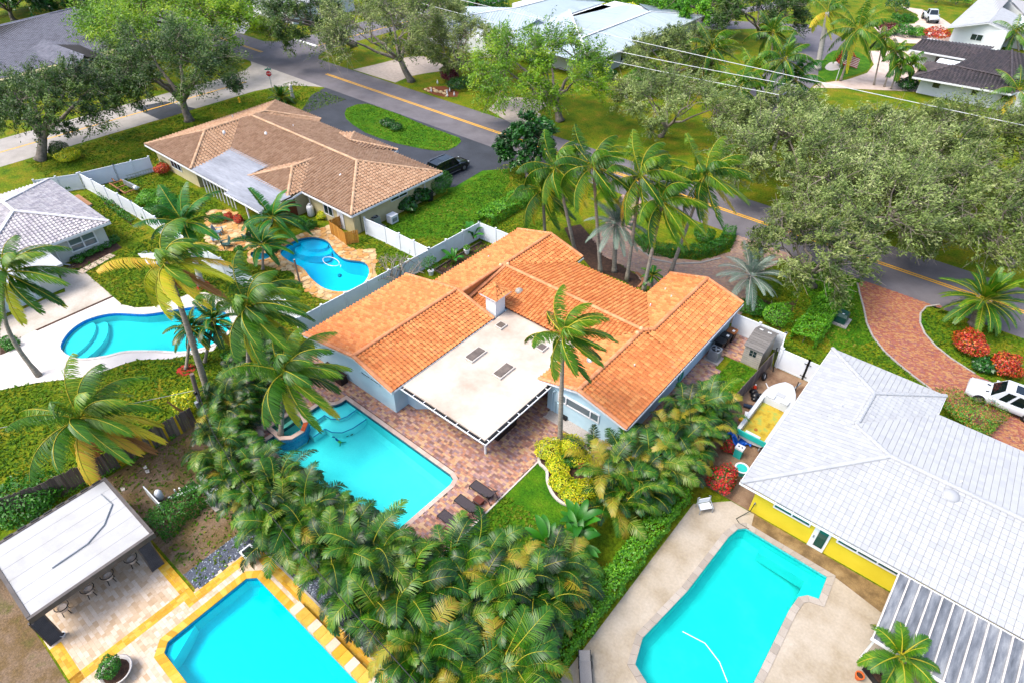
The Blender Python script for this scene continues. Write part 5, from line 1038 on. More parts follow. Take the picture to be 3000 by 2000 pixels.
palm('date_palm', 'small dark palm with drooping fronds at the end of the kidney pool', ((-41.63,11.62,0.0),(-41.21,12.96,3.4)), 22, 2.2, 51, leaf=L_DEEP, n=40, ll=.4, lw=.05, wind=.3, yellow=1, r=(.12, .1), hang=.15)
palm('date_palm', 'dark young palm beside the long leaning trunk at the kidney pool', ((-41.26,12.95,0.0),(-40.71,14.44,3.4)), 22, 2.4, 52, leaf=L_DEEP, n=40, ll=.45, lw=.05, wind=.3, yellow=1, r=(.12, .1), hang=.15)

# ---------------------------------------------------------------- areca screens
SCR = 'areca palm clump in the dense screening hedge between the pools'
k = 0
rg = np.random.default_rng(77)
for x in np.arange(-26.8, -7.8, 1.55):
    for y in (8.2, 9.7 if x > -22 else 8.9):
        areca(SCR, (x + rg.uniform(-.4, .4), y + rg.uniform(-.35, .35), 0), 34, rg.uniform(.85, 1.15), k, rg.uniform(1.6, 2.6), .75, yellow=.05 + .15 * rg.uniform() * (x > -15)); k += 1
for (x, y) in ((-11.5, 11.6), (-9.4, 11.8), (-13.6, 11.9), (-10.6, 13.4), (-12.5, 13.2), (-9.2, 13.6), (-9.6, 15.3)):
    areca(SCR, (x, y, 0), 34, 1.0, k, 2.2, .8, yellow=.15); k += 1
SCR2 = 'areca palm clump in the row beside the boat yard fence'
for (x, y) in ((-9.6, 21.6), (-10.8, 22.8), (-9.0, 23.2), (-10.6, 24.6), (-8.9, 25.0), (-9.9, 26.4), (-8.5, 26.8), (-9.7, 28.3), (-8.6, 29.2), (-9.6, 30.6), (-8.9, 32.0)):
    areca(SCR2, (x, y, 0), 36, .92, k, 1.9, .75, yellow=.15, group='areca palms beside the boat yard'); k += 1
SCR3 = 'areca palm clump in the thicket between the wooden fence and the spa'
for (x, y) in ((-33.4, 10.6), (-32.4, 9.2), (-31.0, 8.6), (-29.6, 8.6), (-28.4, 7.9), (-34.2, 12.6), (-35.6, 14.0), (-36.6, 15.2), (-34.8, 11.2), (-36.2, 12.6)):
    areca(SCR3, (x, y, 0), 32, .88, k, 1.7, .7, yellow=.05, group='areca palms by the spa'); k += 1
areca('little areca palm with yellow fronds on the paver walk corner', (-12.6, 23.6, 0), 13, .9, 301, 1.0, .3, group=None, yellow=.4)
# giant bird of paradise and bananas: big paddle leaves, each a part
def paddle(L, w, bend, seed, m):
    rg = np.random.default_rng(seed); K = 8; b = MB(); pts = []; d = Vector((.5, 0, .87)); p = Vector((0, 0, 0)); rows = []
    for i in range(K + 1):
        t = i / K; ww = w * (math.sin(math.pi * min(1, .08 + t * .95)) ** .6) * (1 if i < K else .1); rows.append((p.copy(), ww, d.copy())); d = (d + Vector((.05, 0, -bend / K * (.4 + t)))).normalized(); p = p + d * L / K
    b.cr = float(rg.uniform(.2, .9))
    for q, ww, dd in rows:
        up = Vector((-dd.z, 0, dd.x)); b.add([q + Vector((0, -ww, 0)) + up * ww * .35, q, q + Vector((0, ww, 0)) + up * ww * .35], [])
    for i in range(K): b.f += [(i * 3, i * 3 + 3, i * 3 + 4, i * 3 + 1), (i * 3 + 1, i * 3 + 4, i * 3 + 5, i * 3 + 2)]; b.mi += [0, 0]
    return b.mesh('leaf', m, smooth=True, rnd=True)
PADS = [paddle(1.5, .26, .8 + .25 * k, k, L_BANANA) for k in range(4)]
def paddles(name, label, c, n, s, h, seed, group=None, stem=.05):
    rg = np.random.default_rng(seed); t = thing(name, label, 'plant', c, group=group); b = MB()
    for i in range(n):
        az = i * 2.39996; hb = h * rg.uniform(.5, 1.0); x, y = c[0] + math.cos(az) * .22 * s, c[1] + math.sin(az) * .22 * s; zb = c[2] if len(c) > 2 else 0
        link('leaf', PADS[i % 4], t, Matrix.Translation((x, y, zb + hb)) @ Matrix.Rotation(az, 4, 'Z') @ Matrix.Rotation(rg.uniform(-.3, .5), 4, 'Y') @ Matrix.Scale(s * rg.uniform(.7, 1.1), 4))
        b.tube([(c[0], c[1], zb), (x, y, zb + hb)], [stem, stem * .6], 5)
    b.build('stalks', mat('banana_stalk', ['4a6a20', '6a6a2c', '6a5030'], rough=.6, nscale=3), t, kind='stuff')
for i, (x, y) in enumerate(((-11.0, 16.6), (-9.9, 17.6), (-9.6, 16.4), (-10.4, 18.8))): paddles('bird_of_paradise', 'giant bird of paradise with broad leaves among the areca screen by the lawn', (x, y, 0), 12, 1.05, 1.8, 60 + i, 'giant birds of paradise')
paddles('banana_plant', 'larger banana plant in the bed along the white fence corner', (-37.43,39.24,0.0), 11, 1.0, 1.1, 70); paddles('banana_plant', 'smaller banana plant in the middle of the bed along the white fence', (-36.19,35.19,0.0), 8, .85, .8, 71)

# ---------------------------------------------------------------- broadleaf trees
GT = 'street trees'
tree('shade_tree', 'dark shade tree with pale trunk at the left edge beside the concrete street', *((-89.11,19.44,0.0),(-88.25,22.92,6.15)), (7.0, 7.0, 4.2), L_OAK, 1, 34000, .24, 30, 22, .55, group=GT, fork=.4, flat=.1)
tree('shade_tree', 'wide round shade tree on the verge behind the tan house', *((-87.19,37.27,0.0),(-87.16,37.2,6.65)), (8.6, 8.6, 4.6), L_OAK, 2, 42000, .24, 34, 24, .5, group=GT, fork=.4)
tree('feathery_tree', 'broad bright green feathery tree behind the slate roofed house', (-123, 60, 0), (-109.79,47.49,7.0), (15, 13, 4.5), L_LIME, 3, 42000, .3, 40, 22, .5, group=GT, droopy=.0, wind=.4, flat=.3, bare=.05)
tree('shade_tree', 'dark green shade tree at the street corner across the junction', (-97.5, 74, 0), (-95.22,63.08,6.0), (7.2, 7.2, 5), L_OAK, 4, 28000, .26, 26, 20, .45, group=GT, fork=.4, droopy=.3)
tree('live_oak', 'sprawling oak with bare grey limbs on the verge beside the pale drive', *((-76.22,67.59,0.0),(-78.4,64.83,7.25)), (9.5, 9.5, 5.0), L_OLIVE, 5, 24000, .26, 30, 20, .5, group=GT, bare=.45, fork=.45)
tree('live_oak', 'grey limbed oak beside the burgundy shrub and rock bed', *((-72.98,72.93,0.0),(-70.76,75.06,3.9)), (7, 7, 4.6), L_OLIVE, 6, 22000, .26, 26, 20, .42, group=GT, bare=.35)
tree('shade_tree', 'yellow green tree hanging over the road edge in front of the metal roof', *((-49.42,69.8,0.0),(-51.81,68.0,6.2)), (9.8, 8.6, 5.0), L_LIME, 7, 40000, .25, 34, 24, .5, group=GT, droopy=.3)
tree('olive_tree', 'pale olive tree over the road behind the driveway palms', (-36.3, 74, 0), (-34.76,73.65,4.5), (8.6, 6.5, 3.2), L_PALE, 8, 30000, .22, 30, 22, .3, group=GT, bare=.25)
tree('olive_tree', 'pale wispy tree across the road, leftmost of the great grey green canopy', (-16, 70, 0), (-17.35,66.97,5.0), (8.0, 7.5, 3.4), L_PALE, 9, 42000, .22, 34, 24, .4, group=GT, bare=.3, wind=.5)
tree('olive_tree', 'pale tree hiding the roadside pole below the palm thicket', (-22, 81, 0), (-22.84,77.04,5.0), (6.2, 5.0, 2.8), L_PALE, 29, 22000, .22, 26, 20, .35, group=GT, bare=.25, wind=.5)
tree('olive_tree', 'pale wispy tree in the middle of the great grey green canopy', (-7.5, 76, 0), (-10.4,74.58,5.0), (9.0, 8, 3.4), L_PALE, 10, 48000, .22, 38, 24, .45, group=GT, bare=.25, wind=.5)
tree('olive_tree', 'darker green tree at the right end of the great canopy', (5, 82, 0), (-3.41,81.71,5.0), (9.0, 8.0, 3.4), L_OLIVE, 11, 48000, .24, 38, 24, .45, group=GT, bare=.15, wind=.5)
tree('olive_tree', 'pale tree whose bare twigs hang over the road below the great canopy', (-8.5, 66.5, 0), (-8.55,61.47,5.0), (7.6, 7.0, 3.6), L_PALE, 12, 40000, .21, 34, 24, .42, group=GT, bare=.4, droopy=.35, wind=.4)
tree('olive_tree', 'green wispy tree over the road at the right edge', (4, 69, 0), (-1.29,65.99,5.0), (8.2, 7.2, 3.4), L_OLIVE, 13, 42000, .22, 34, 24, .42, group=GT, bare=.3, droopy=.3, wind=.4)
tree('olive_tree', 'tree with bare hanging twigs above the green transformer box', (-9.05,53.3,0.0), (-9.77,50.94,4.6), (5.2, 4.6, 3.0), L_OLIVE, 14, 26000, .2, 28, 22, .3, group=GT, bare=.4, droopy=.3)
tree('shade_tree', 'dark rounded tree behind the thicket of palms', (-45.27,126.86,0.0), (-44.51,120.45,5.0), (8, 8, 5), L_OAK, 15, 24000, .32, 26, 18, .4, group=GT)
tree('shade_tree', 'bright green tree beside the far hedge at the end of the metal roof', (-59.05,130.83,0.0), (-56.93,123.54,4.0), (8, 7, 4), L_HEDGEL, 16, 22000, .34, 24, 18, .4, group=GT)
tree('olive_tree', 'grey green tree between the metal roofed house and the leaning palm', (-44.15,90.31,0.0), (-45.79,92.95,4.0), (6.5, 8.5, 3.6), L_OLIVE, 17, 26000, .28, 28, 20, .35, group=GT)
tree('shade_tree', 'dense dark tree at the top edge left of the cross street', (-140.18,77.98,0.0), (-118.59,57.46,7.0), (12, 10, 5), L_LIME, 18, 26000, .34, 30, 18, .5, group=GT, flat=.2)
tree('shade_tree', 'grey green tree at the top edge beside the utility pole', (-100.88,94.08,0.0), (-90.76,81.7,6.0), (9, 9, 5), L_OLIVE, 19, 24000, .34, 28, 18, .45, group=GT, bare=.3)
for i, (px, lab) in enumerate((((-160.51,41.68,0.0), 'dark jungle tree in the top left corner'), ((-163.48,49.69,0.0), 'dark jungle tree behind the slate roof ridge'), ((-161.14,57.49,0.0), 'dark jungle tree at the top edge beside the feathery tree'))):
    tree('jungle_tree', lab, px, (px[0], px[1], 4.5), (11, 9, 5), [L_DEEP, L_HEDGE, L_DEEP][i], 30 + i, 22000, .42, 26, 16, .4, group=GT, bare=.02)
tree('sea_grape', 'dense glossy dark green tree by the road left of the palm cluster', (-42.13,53.68,0.0), (-43.33,54.75,3.2), (3.2, 4.2, 3.0), L_DEEP, 22, 16000, .3, 22, 18, .2, bare=.0)
# leafless frangipani by the white fence
b0 = (-37.29,29.49,0.0)
t = thing('frangipani', 'leafless grey branched frangipani beside the white vinyl fence', 'tree', b0); rg = np.random.default_rng(5); seg = []; 
def grow(p, d, l, r, n):
    e = p + d * l; seg.append(tube_np([p, (p + e) / 2 + rg.normal(0, .04, 3), e], r, r * .75, 5))
    if n:
        for k in range(3 if n > 2 else 2):
            a = rg.normal(0, .62, 3) + d + [0, 0, .12]; grow(e, a / np.linalg.norm(a), l * rg.uniform(.68, .9), r * .7, n - 1)
for a in (0.3, 2.2, 4.4): grow(np.array(b0), np.array([math.cos(a) * .5, math.sin(a) * .5, .85]), 1.1, .09, 4)
V, F = cat_np(seg); link('branches', npmesh('branches', V, F, M_TWIG, smooth=True), t)
tips = np.array([s[0][-1] for s in seg[-160:]]); nn = rg.normal(0, 1, tips.shape); nn /= np.linalg.norm(nn, axis=1)[:, None]; V, F = leaf_cloud(tips, nn, .16, rg); o = link('leaves', npmesh('leaves', V, F, L_HEDGEL, np.full(len(V), .5)), t); o['kind'] = 'stuff'

# ---------------------------------------------------------------- shrubs and hedges
hedge('ivy_hedge', 'low ivy hedge along the yellow house pool deck', [(-7.4, 9), (-7.2, 14), (-7.2, 19), (-7.2, 25.2)], 1.1, 1.1, L_HEDGEL, 1, 300, .14)
hedge('clipped_hedge', 'curved clipped hedge on the driveway island', [(-25.32,50.21),(-23.14,48.94),(-21.45,49.57),(-19.65,50.95),(-18.5,52.56),(-18.16,55.05),(-18.84,57.02)], 1.1, .9, L_HEDGE, 2, 300, .13)
bush('round_shrub', 'round dark shrub in the middle of the driveway island', (-20.25,54.1,0.0), (1.2, 1.1, 1.5), L_HEDGE, 3, 2600)
hedge('clipped_hedge', 'broad light green hedge between the driveway tree and the transformer', [(-6.88,44.66),(-6.88,48.1),(-6.85,50.88),(-6.85,53.47)], 2.0, 1.1, L_HEDGEL, 4, 280, .14)
bush('leafy_shrub', 'light green shrub at the white fence beside the shed', (-9.78,46.23,0.0), (1.3, 1.5, 1.7), L_HEDGEL, 5, 2600); bush('leafy_shrub', 'mixed shrub with orange flowers at the corner of the orange roof', (-11.7,46.14,0.0), (1.4, 1.2, 1.3), L_HEDGE, 6, 2400)
hedge('clipped_hedge', 'dark clipped hedge beside the pool equipment', [(-29.5, 3.2), (-29.8, 6.2)], 1.5, 1.1, L_HEDGE, 7, 320, .12)
hedge('leafy_hedge', 'leafy hedge at the left edge below the pavilion', [(-37, -6.5), (-33.8, -4.6)], 2.2, 1.8, L_HEDGEL, 8, 220, .14); bush('fern_clump', 'feathery green clump behind the pavilion roof', (-37.25,-0.78,0.0), (2.2, 2.0, 1.6), L_HEDGE, 9, 2600, .2)
hedge('shrub_row', 'row of low shrubs along the grassy side of the white fence by the tan house', [(-38.88,42.63),(-38.89,45.9),(-38.91,49.37)], 2.0, 1.0, L_HEDGEL, 10, 200, .18)
bush('philodendron', 'large leafed philodendron beside the tan house wall, nearer the generator', (-47.65,39.4,0.0), (1.9, 1.5, 1.6), L_DEEP, 11, 900, .42); bush('philodendron', 'large leafed philodendron beside the tan house wall, nearer the black bin', (-47.59,41.44,0.0), (1.5, 1.4, 1.8), L_DEEP, 12, 800, .4)
bush('clipped_shrub', 'big clipped round shrub at the corner of the tan house by the black car', (-47.48,44.67,0.0), (1.75, 1.75, 2.1), L_HEDGE, 13, 5200, .12)
bush('croton', 'red croton bush beside the brick driveway, nearer the date palm', (3.54,52.38,0.0), (1.45, 1.35, 1.75), L_CROTON, 14, 2600, .17); bush('croton', 'red croton bush beside the brick driveway, nearer the white car', (6.03,51.38,0.0), (1.25, 1.2, 1.65), L_CROTON, 15, 2300, .17)
bush('fern_clump', 'dark green fern clump between the two red crotons', (4.91,50.93,0.0), (1.0, .9, .9), L_DEEP, 16, 700, .3)
bush('flowering_shrub', 'sprawling shrub with tiny red flowers in front of the white car', (5.2, 44.4, 0), (2.6, 1.9, 1.3), leafm('red_flecked_leaf', ['1e4a0c', '2c5e0e', '3e6e14', '56741e', '7a6a2a', 'a83a28']), 17, 4200, .13, lump=.35)
bush('ixora', 'red flowering shrub beside the turquoise junk at the yellow house corner', (-5.65,27.87,0.0), (1.05, 1.05, 1.5), L_RED, 18, 2200, .16); bush('ixora', 'small pink flowering bush among the palms at the boat stern', (-6.59,30.74,0.0), (.5, .5, .8), L_RED, 19, 700, .14)
# yellow shrub bed under the lone palm
for i, (px, r_, h_, lf, lab) in enumerate((((-15.47,22.8,0.0), 1.05, 1.0, L_GOLDL, 'yellow green shrub at the patio corner of the palm bed'), ((-14.77,24.07,0.0), 1.0, .9, L_GOLDL, 'yellow green shrub behind the palm of the palm bed'), ((-13.54,23.59,0.0), .9, .9, L_GOLDL, 'yellow green shrub on the pebble strip side of the palm bed'), ((-14.33,22.1,0.0), .8, .8, L_GOLDL, 'yellow green shrub in the narrow waist of the palm bed'), ((-13.3,21.19,0.0), .85, .8, L_GOLDL, 'yellow green shrub on the lawn side of the palm bed'), ((-12.0,21.95,0.0), .8, .8, L_GOLDL, 'yellow green shrub at the areca end of the palm bed'), ((-14.05,22.95,0.0), .7, .8, L_HEDGE, 'green shrub in the heart of the palm bed'), ((-13.0,23.21,0.0), .45, .7, L_CROTON, 'orange croton in the palm bed'), ((-13.66,22.05,0.0), .35, .45, L_COCOY, 'little variegated croton in the palm bed'), ((-12.27,21.04,0.0), .9, .7, L_GOLDL, 'yellow green shrub at the stone edge of the palm bed'))):
    bush('bed_shrub', lab, px, (r_, r_, h_), lf, 60 + i, int(1900 * r_ * r_ + 500), .11)
# tan garden plants
for i, (px, r_, h_, lf, lab) in enumerate((((-59.86,25.21,0.0), .9, .8, L_HEDGEL, 'leafy shrub at the porch corner of the tan house'), ((-59.32,26.13,0.0), .6, .8, L_CROTON, 'red leafed plant by the porch of the tan house, left one'), ((-58.15,26.49,0.0), .6, .8, L_CROTON, 'red leafed plant by the porch of the tan house, right one'), ((-52.92,30.21,0.0), .9, .9, L_HEDGEL, 'green shrub beside the white gas tank'), ((-51.57,30.47,0.0), .8, .8, L_HEDGE, 'dark shrub with orange flowers below the gas tank'), ((-52.26,32.61,0.0), .7, .8, L_GOLDL, 'yellow shrub in front of the tan house wall'), ((-75.67,28.5,0.0), 1.1, 1.3, L_OLIVE, 'grey green shrub at the tan house corner by the gate'), ((-74.56,27.08,0.0), .9, 1.2, L_CROTON, 'orange croton at the tan house corner'), ((-69.38,22.85,0.0), 1.6, 1.1, L_HEDGEL, 'bright shrub on the fenced lawn beside the royal palm'), ((-65.42,21.39,0.0), 1.5, 1.3, L_HEDGE, 'dark climbing shrub on the white fence end'), ((-67.27,23.65,0.0), 1.3, 1.0, L_HEDGEL, 'pale shrub between the fence end and the patio'), ((-50.75,25.7,0.0), .6, .5, L_HEDGE, 'small shrub at the edge of the flagstone patio'), ((-53.36,23.48,0.0), .5, .4, L_HEDGE, 'low shrub behind the blue garden chairs'), ((-86.51,21.68,0.0), 1.5, 1.2, L_GOLDL, 'yellow green shrub on the verge by the white gate'), ((-88.94,21.49,0.0), 1.3, 1.5, L_OAK, 'dark shrub under the left street tree'), ((-79.34,18.73,0.0), 1.2, 1.0, L_HEDGE, 'green shrub at the corner of the grey tiled house'), ((-62.22,7.54,0.0), .01, .01, L_HEDGE, ''))):
    if lab: bush('garden_shrub', lab, px, (r_, r_, h_), lf, 80 + i, int(1500 * r_ * r_ + 400), .15)
for i, (px, lab) in enumerate((((-63.5,13.84,0.0), 'tuft beside the concrete step of the grey house'), ((-63.63,14.75,0.0), 'tuft in the middle of the grey house bed'), ((-63.77,15.68,0.0), 'tuft below the window of the grey house'), ((-64.07,16.58,0.0), 'tuft at the far end of the grey house bed'), ((-63.15,12.83,0.0), 'tuft by the downspout of the grey house'), ((-55.24,4.16,0.0), 'tuft in the little bed of the white deck'), ((-54.42,4.19,0.0), 'second tuft in the little bed of the white deck'))):
    bush('grass_tuft', 'green grass ' + lab, px, (.7, .7, .5), L_HEDGE, 120 + i, 500, .16, cat='plant', stem=False)
hedge('low_planting', 'strip of low plants along the fence beside the grey house lawn', [(-74.43,20.07),(-71.29,19.73),(-68.65,19.57),(-66.46,19.59)], .6, .35, L_HEDGE, 20, 160, .16)
hedge('clover_strip', 'strip of low weeds along the old wooden fence', [(-37.2, -2), (-36.6, 2.5), (-36.3, 7.5)], 1.0, .35, L_HEDGEL, 21, 130, .14)
bush('yellow_shrub', 'yellow leafed shrub climbing the utility pole', (-37.04,9.47,0.0), (.9, .9, 2.2), L_GOLDL, 22, 1300, .16); 
hedge('fence_thicket', 'dark thicket of leaves behind the coconut palms by the white fence', [(-38.5, 13.5), (-37.6, 17.5)], 1.6, 1.6, L_HEDGE, 23, 150, .22)
# far shrubs
bush('red_shrub', 'dark red shrub on the lawn beside the white driveway', (-120.15,68.95,0.0), (1.2, 1.2, 1.7), L_BURG, 24, 1300, .2)
bush('burgundy_shrub', 'burgundy shrub beside the rock bed', (-71.73,71.48,0.0), (1.7, 1.7, 2.2), L_BURG, 25, 1600, .25); bush('dark_shrub', 'dark green shrub behind the rock bed', (-68.34,69.96,0.0), (1.8, 2.2, 1.6), L_DEEP, 26, 1600, .22)
hedge('tall_hedge', 'tall dark hedge beside the metal roofed house', [(-46.9,84.09),(-47.51,87.99),(-48.07,91.99)], 3, 2.6, L_HEDGEL, 27, 90, .24)
hedge('tall_hedge', 'long far hedge across the top behind the metal roof', [(-93.98,110.96),(-96.73,105.55),(-108.78,101.75)], 4, 2.4, L_HEDGE, 28, 50, .35); hedge('tall_hedge', 'long double hedge at the top edge beside the road end', [(-88.06,123.23),(-79.45,130.02),(-70.87,136.8),(-64.51,141.61)], 5, 2.6, L_HEDGEL, 29, 50, .35); hedge('tall_hedge', 'bright clipped hedge block at the end of the metal roof', [(-68.2,129.94),(-65.01,132.01)], 4, 1.5, L_HEDGEL, 30, 60, .3); hedge('tall_hedge', 'yellow green planting behind the metal roofed house', [(-77.47,119.94),(-74.15,121.79),(-71.45,125.25)], 4, 1.8, L_GOLDL, 31, 50, .3)
for i, (px, r_, h_, lf, lab) in enumerate((((-28.09,144.92,0.0), 2.0, 2.2, L_BURG, 'bougainvillea shrub beside the pale drive, leftmost of three'), ((-25.64,145.53,0.0), 2.2, 2.0, L_HEDGE, 'clipped round shrub beside the pale drive, middle of three'), ((-23.55,146.46,0.0), 1.9, 1.6, L_HEDGEL, 'clipped round shrub beside the pale drive, rightmost of three'), ((-20.73,147.72,0.0), 2.6, 1.8, L_CROTON, 'orange shrub at the corner of the dark roofed house'), ((-31.68,163.97,0.0), 2.6, 3.2, L_DEEP, 'dark clipped dome on the jeep island'), ((-28.09,119.31,0.0), 1.6, 2.4, L_CROTON, 'orange croton on the round lawn by the flag'), ((-16.92,114.46,0.0), 1.6, 1.6, L_DEEP, 'dark spiky plant beside the dark roofed house'), ((-23.5,179.03,0.0), 3.0, 3.5, L_HEDGE, 'green shrub behind the jeep'), ((-27.28,177.74,0.0), 3.0, 3.5, L_OAK, 'dark shrub at the top edge behind the jeep'), ((-19.78,180.3,0.0), 3.5, 3.0, L_HEDGEL, 'yellow green shrub at the top edge beside the white gable'), ((-43.8,159.1,0.0), 4, 4, L_HEDGE, 'dark bush at the far junction'), ((-53.32,88.48,0.0), 1.0, 1.4, L_DEEP, 'little dark shrub beside the far air conditioner'))):
    bush('far_shrub', lab, px, (r_, r_, h_), lf, 140 + i, 1300, .3)
hedge('clipped_hedge', 'low clipped hedge on the jeep island', [(-30.34,155.37),(-28.48,155.63),(-27.2,158.12)], 1.6, 1.2, L_HEDGE, 32, 90, .25)
hedge('red_planting', 'row of burgundy plants along the white gabled house', [(-17.65,148.06),(-12.78,148.88)], 1.4, 1.0, L_BURG, 33, 90, .25)
bush('island_shrub', 'dark shrub beside the lamp on the grass island, larger one', (-65.68,53.44,0.0), (1.3, 1.0, .9), L_DEEP, 34, 1300, .16); bush('island_shrub', 'dark shrub on the grass island, smaller one', (-63.76,53.27,0.0), (.9, .9, .9), L_DEEP, 35, 900, .16)

# ---------------------------------------------------------------- fences
def vinyl_fence(label, pts, h=1.8, step=2.4, group='white vinyl fences', gates=()):
    t = thing('vinyl_fence', label, 'fence', (*pts[0], 0), group=group)
    for a, c in zip(pts, pts[1:]):
        a, c = Vector((*a, 0)), Vector((*c, 0)); d = c - a; n = max(1, round(d.length / step)); ang = math.atan2(d.y, d.x)
        for i in range(n + 1):
            p = a + d * (i / n); b = MB(); b.box((p.x, p.y, h / 2 + .05), (.13, .13, h + .1), ang); b.box((p.x, p.y, h + .115), (.18, .18, .04), ang); b.build('post', M_VINYL, t)
        for i in range(n):
            m = a + d * ((i + .5) / n); L = d.length / n; b = MB(); b.box((m.x, m.y, h / 2), (L - .15, .04, h - .16), ang); pn = b.build('panel', M_VINYL, t)
            for z in (.1, h - .06): b = MB(); b.box((m.x, m.y, z), (L - .14, .07, .14), ang); b.build('rail', M_VINYL, pn)
    return t
vinyl_fence('white vinyl fence between the bean pool lawn and the orange house', [(-38.2, 19.6), (-37.5, 33.4), (-37.3, 40.1), (-33.2, 40.3)])
vinyl_fence('white vinyl fence from the golden wood screen to the side lawn', [(-46.4, 33.4), (-43.6, 33.55), (-37.6, 33.6)])
vinyl_fence('long white vinyl fence between the grey house lawn and the tan house lawn', [(-77.6, 19.7), (-67, 20.3), (-54.8, 20.2), (-48.4, 20.5), (-38.3, 20.3)])
vinyl_fence('white vinyl fence with gate across the back of the trailer lawn', [(-77.6, 19.8), (-76.8, 23), (-75.9, 26.6)]); vinyl_fence('white vinyl gate beside the grey tiled house', [(-77.6, 19.5), (-79.5, 15.8)])
vinyl_fence('white vinyl fence behind the shed and bins', [(-11.9, 42.65), (-7.85, 42.75), (-7.45, 40.95)], step=2.1)
g = vinyl_fence('white vinyl double gate in front of the stored boat', [(-7.3, 40.85), (-5.3, 40.85), (-3.4, 40.85)], step=2.0)
b = MB()
for z in (.35, 1.5): b.box((-5.3, 40.76, z), (.5, .03, .05))
b.box((-5.3, 40.76, .9), (.05, .03, 1.7)); b.build('hinges', M_BLACK, g)
M_WOODG = mat('weathered_grey_wood', ['4a403c', '5e524c', '6f625a', '7d7068'], rough=.95, drive='both', mix=.5, nscale=2, stretch=(6, 6, .6), fine=.2)
M_WOODY = mat('yellow_painted_board', ['b08c14', 'c29c1c', 'a88418'], rough=.85, drive='both', mix=.5, nscale=3, fine=.15)
M_WOODN = mat('new_golden_wood', ['94621e', 'a8742a', 'b98438'], rough=.8, drive='both', mix=.5, nscale=2, stretch=(6, 6, .6))
def picket_fence(label, pts, h, m, w=.145, yel=(), group=None, lean=.02, cap=None):
    t = thing('wooden_fence', label, 'fence', (*pts[0], 0), group=group); k = 0; rr = random.Random(9)
    for a, c in zip(pts, pts[1:]):
        a, c = Vector((*a, 0)), Vector((*c, 0)); d = c - a; n = int(d.length / w); ang = math.atan2(d.y, d.x); u = d.normalized(); nn = Vector((-u.y, u.x, 0))
        for i in range(n):
            p = a + d * ((i + .5) / n); hh = h * rr.uniform(.96, 1.03); y = any(s <= k < e for s, e in yel); b = MB(); b.cr = rr.random(); b.box((p.x, p.y, hh / 2), (w * .93, .022, hh), ang, M=Matrix.Rotation(ang, 4, 'Z') @ Matrix.Rotation(rr.uniform(-lean, lean), 4, 'Y')); b.build('picket', M_WOODY if y else m, t, rnd=True); k += 1
        for z in (.35, h - .35): b = MB(); b.bar(a + nn * .05 + Vector((0, 0, z)), c + nn * .05 + Vector((0, 0, z)), .05, .09); b.build('rail', m, t, rnd=True)
    return t
picket_fence('weathered grey picket fence between the side lawn and the stored boat', [(-8.0, 27.3), (-8.05, 34), (-7.75, 40.7)], 1.55, M_WOODG)
picket_fence('old wooden fence patched with yellow boards below the coconut palm', [(-37.6, -2.4), (-36.7, 0.0), (-36.2, 2.9), (-35.95, 5.7), (-35.7, 9.2)], 1.7, M_WOODG, yel=((33, 36), (45, 48), (55, 57), (59, 60), (66, 67), (72, 73)))
picket_fence('golden wood screen round the pool equipment of the bean pool', [(-49.2, 33.2), (-49.2, 31.2), (-46.3, 30.8), (-45.7, 31.9)], 1.45, M_WOODN)
picket_fence('old grey fence glimpsed below the screening palms at the bottom edge', [(-9.6, 8.0), (-9.3, 9.6), (-8.6, 10.6)], 1.6, M_WOODG); 

# ---------------------------------------------------------------- pavilion
t = thing('pavilion', 'dark framed pavilion with flat white roof and louvered posts', 'pavilion', (-30.2, -.4, 0)); M_BRONZE = mat('dark_bronze', ['3a3634', '474240', '524c4a'], rough=.5, nscale=2)
M_ROOFP = mat('dirty_white_membrane', ['6e6e6a', '8a8a88', '969798', '9c9ea0', 'a0a2a4'], rough=.6, nscale=.35, detail=10, fine=.05, contrast=.8)
for i in range(6): b = MB(); b.box((-32.6 + i * .94, -.35, 2.6), (.925, 5.95, .06)); b.build('roof_panel', M_ROOFP, t)
for a, d in (((-33.05, -.35, 2.5), (.18, 6.3, .36)), ((-27.4, -.35, 2.5), (.18, 6.3, .36)), ((-30.2, -3.42, 2.5), (5.5, .18, .36)), ((-30.2, 2.72, 2.5), (5.5, .18, .36))): b = MB(); b.box(a, d); b.build('beam', M_BRONZE, t)
for i in range(9):
    b = MB(); b.box((-33.1 - .0, -3.0 + i * .66, 2.7), (.1, .42, .05)); b.build('roof_clip', M_BLACK, t)
for (x, y) in ((-27.4, -3.25), (-27.4, 2.1), (-33.0, -3.25), (-33.0, 2.3)):
    b = MB(); b.box((x, y - .33, 1.17), (.14, .06, 2.34)); b.box((x, y + .33, 1.17), (.14, .06, 2.34)); b.box((x - .05, y, 1.17), (.03, .6, 2.34)); p = b.build('post', M_BRONZE, t, kind='stuff')
    for k in range(22): b = MB(); b.box((x + .03, y, .1 + k * .1), (.1, .6, .025), M=Matrix.Rotation(.5, 4, 'Y')); b.build('louver', M_BRONZE, p)
b = MB(); b.tube([(-32.1, 2.1, 2.68), (-30.9, 2.2, 2.68), (-29.9, 1.3, 2.68), (-29.4, .2, 2.68), (-29.35, -1.6, 2.68)], .035, 6); b.build('roof_cable', M_GREYM, t)
M_WICK = mat('woven_cream', ['a8988a', 'c0b0a2', 'd0c4b8'], rough=.8, nscale=24, detail=2, contrast=.6)
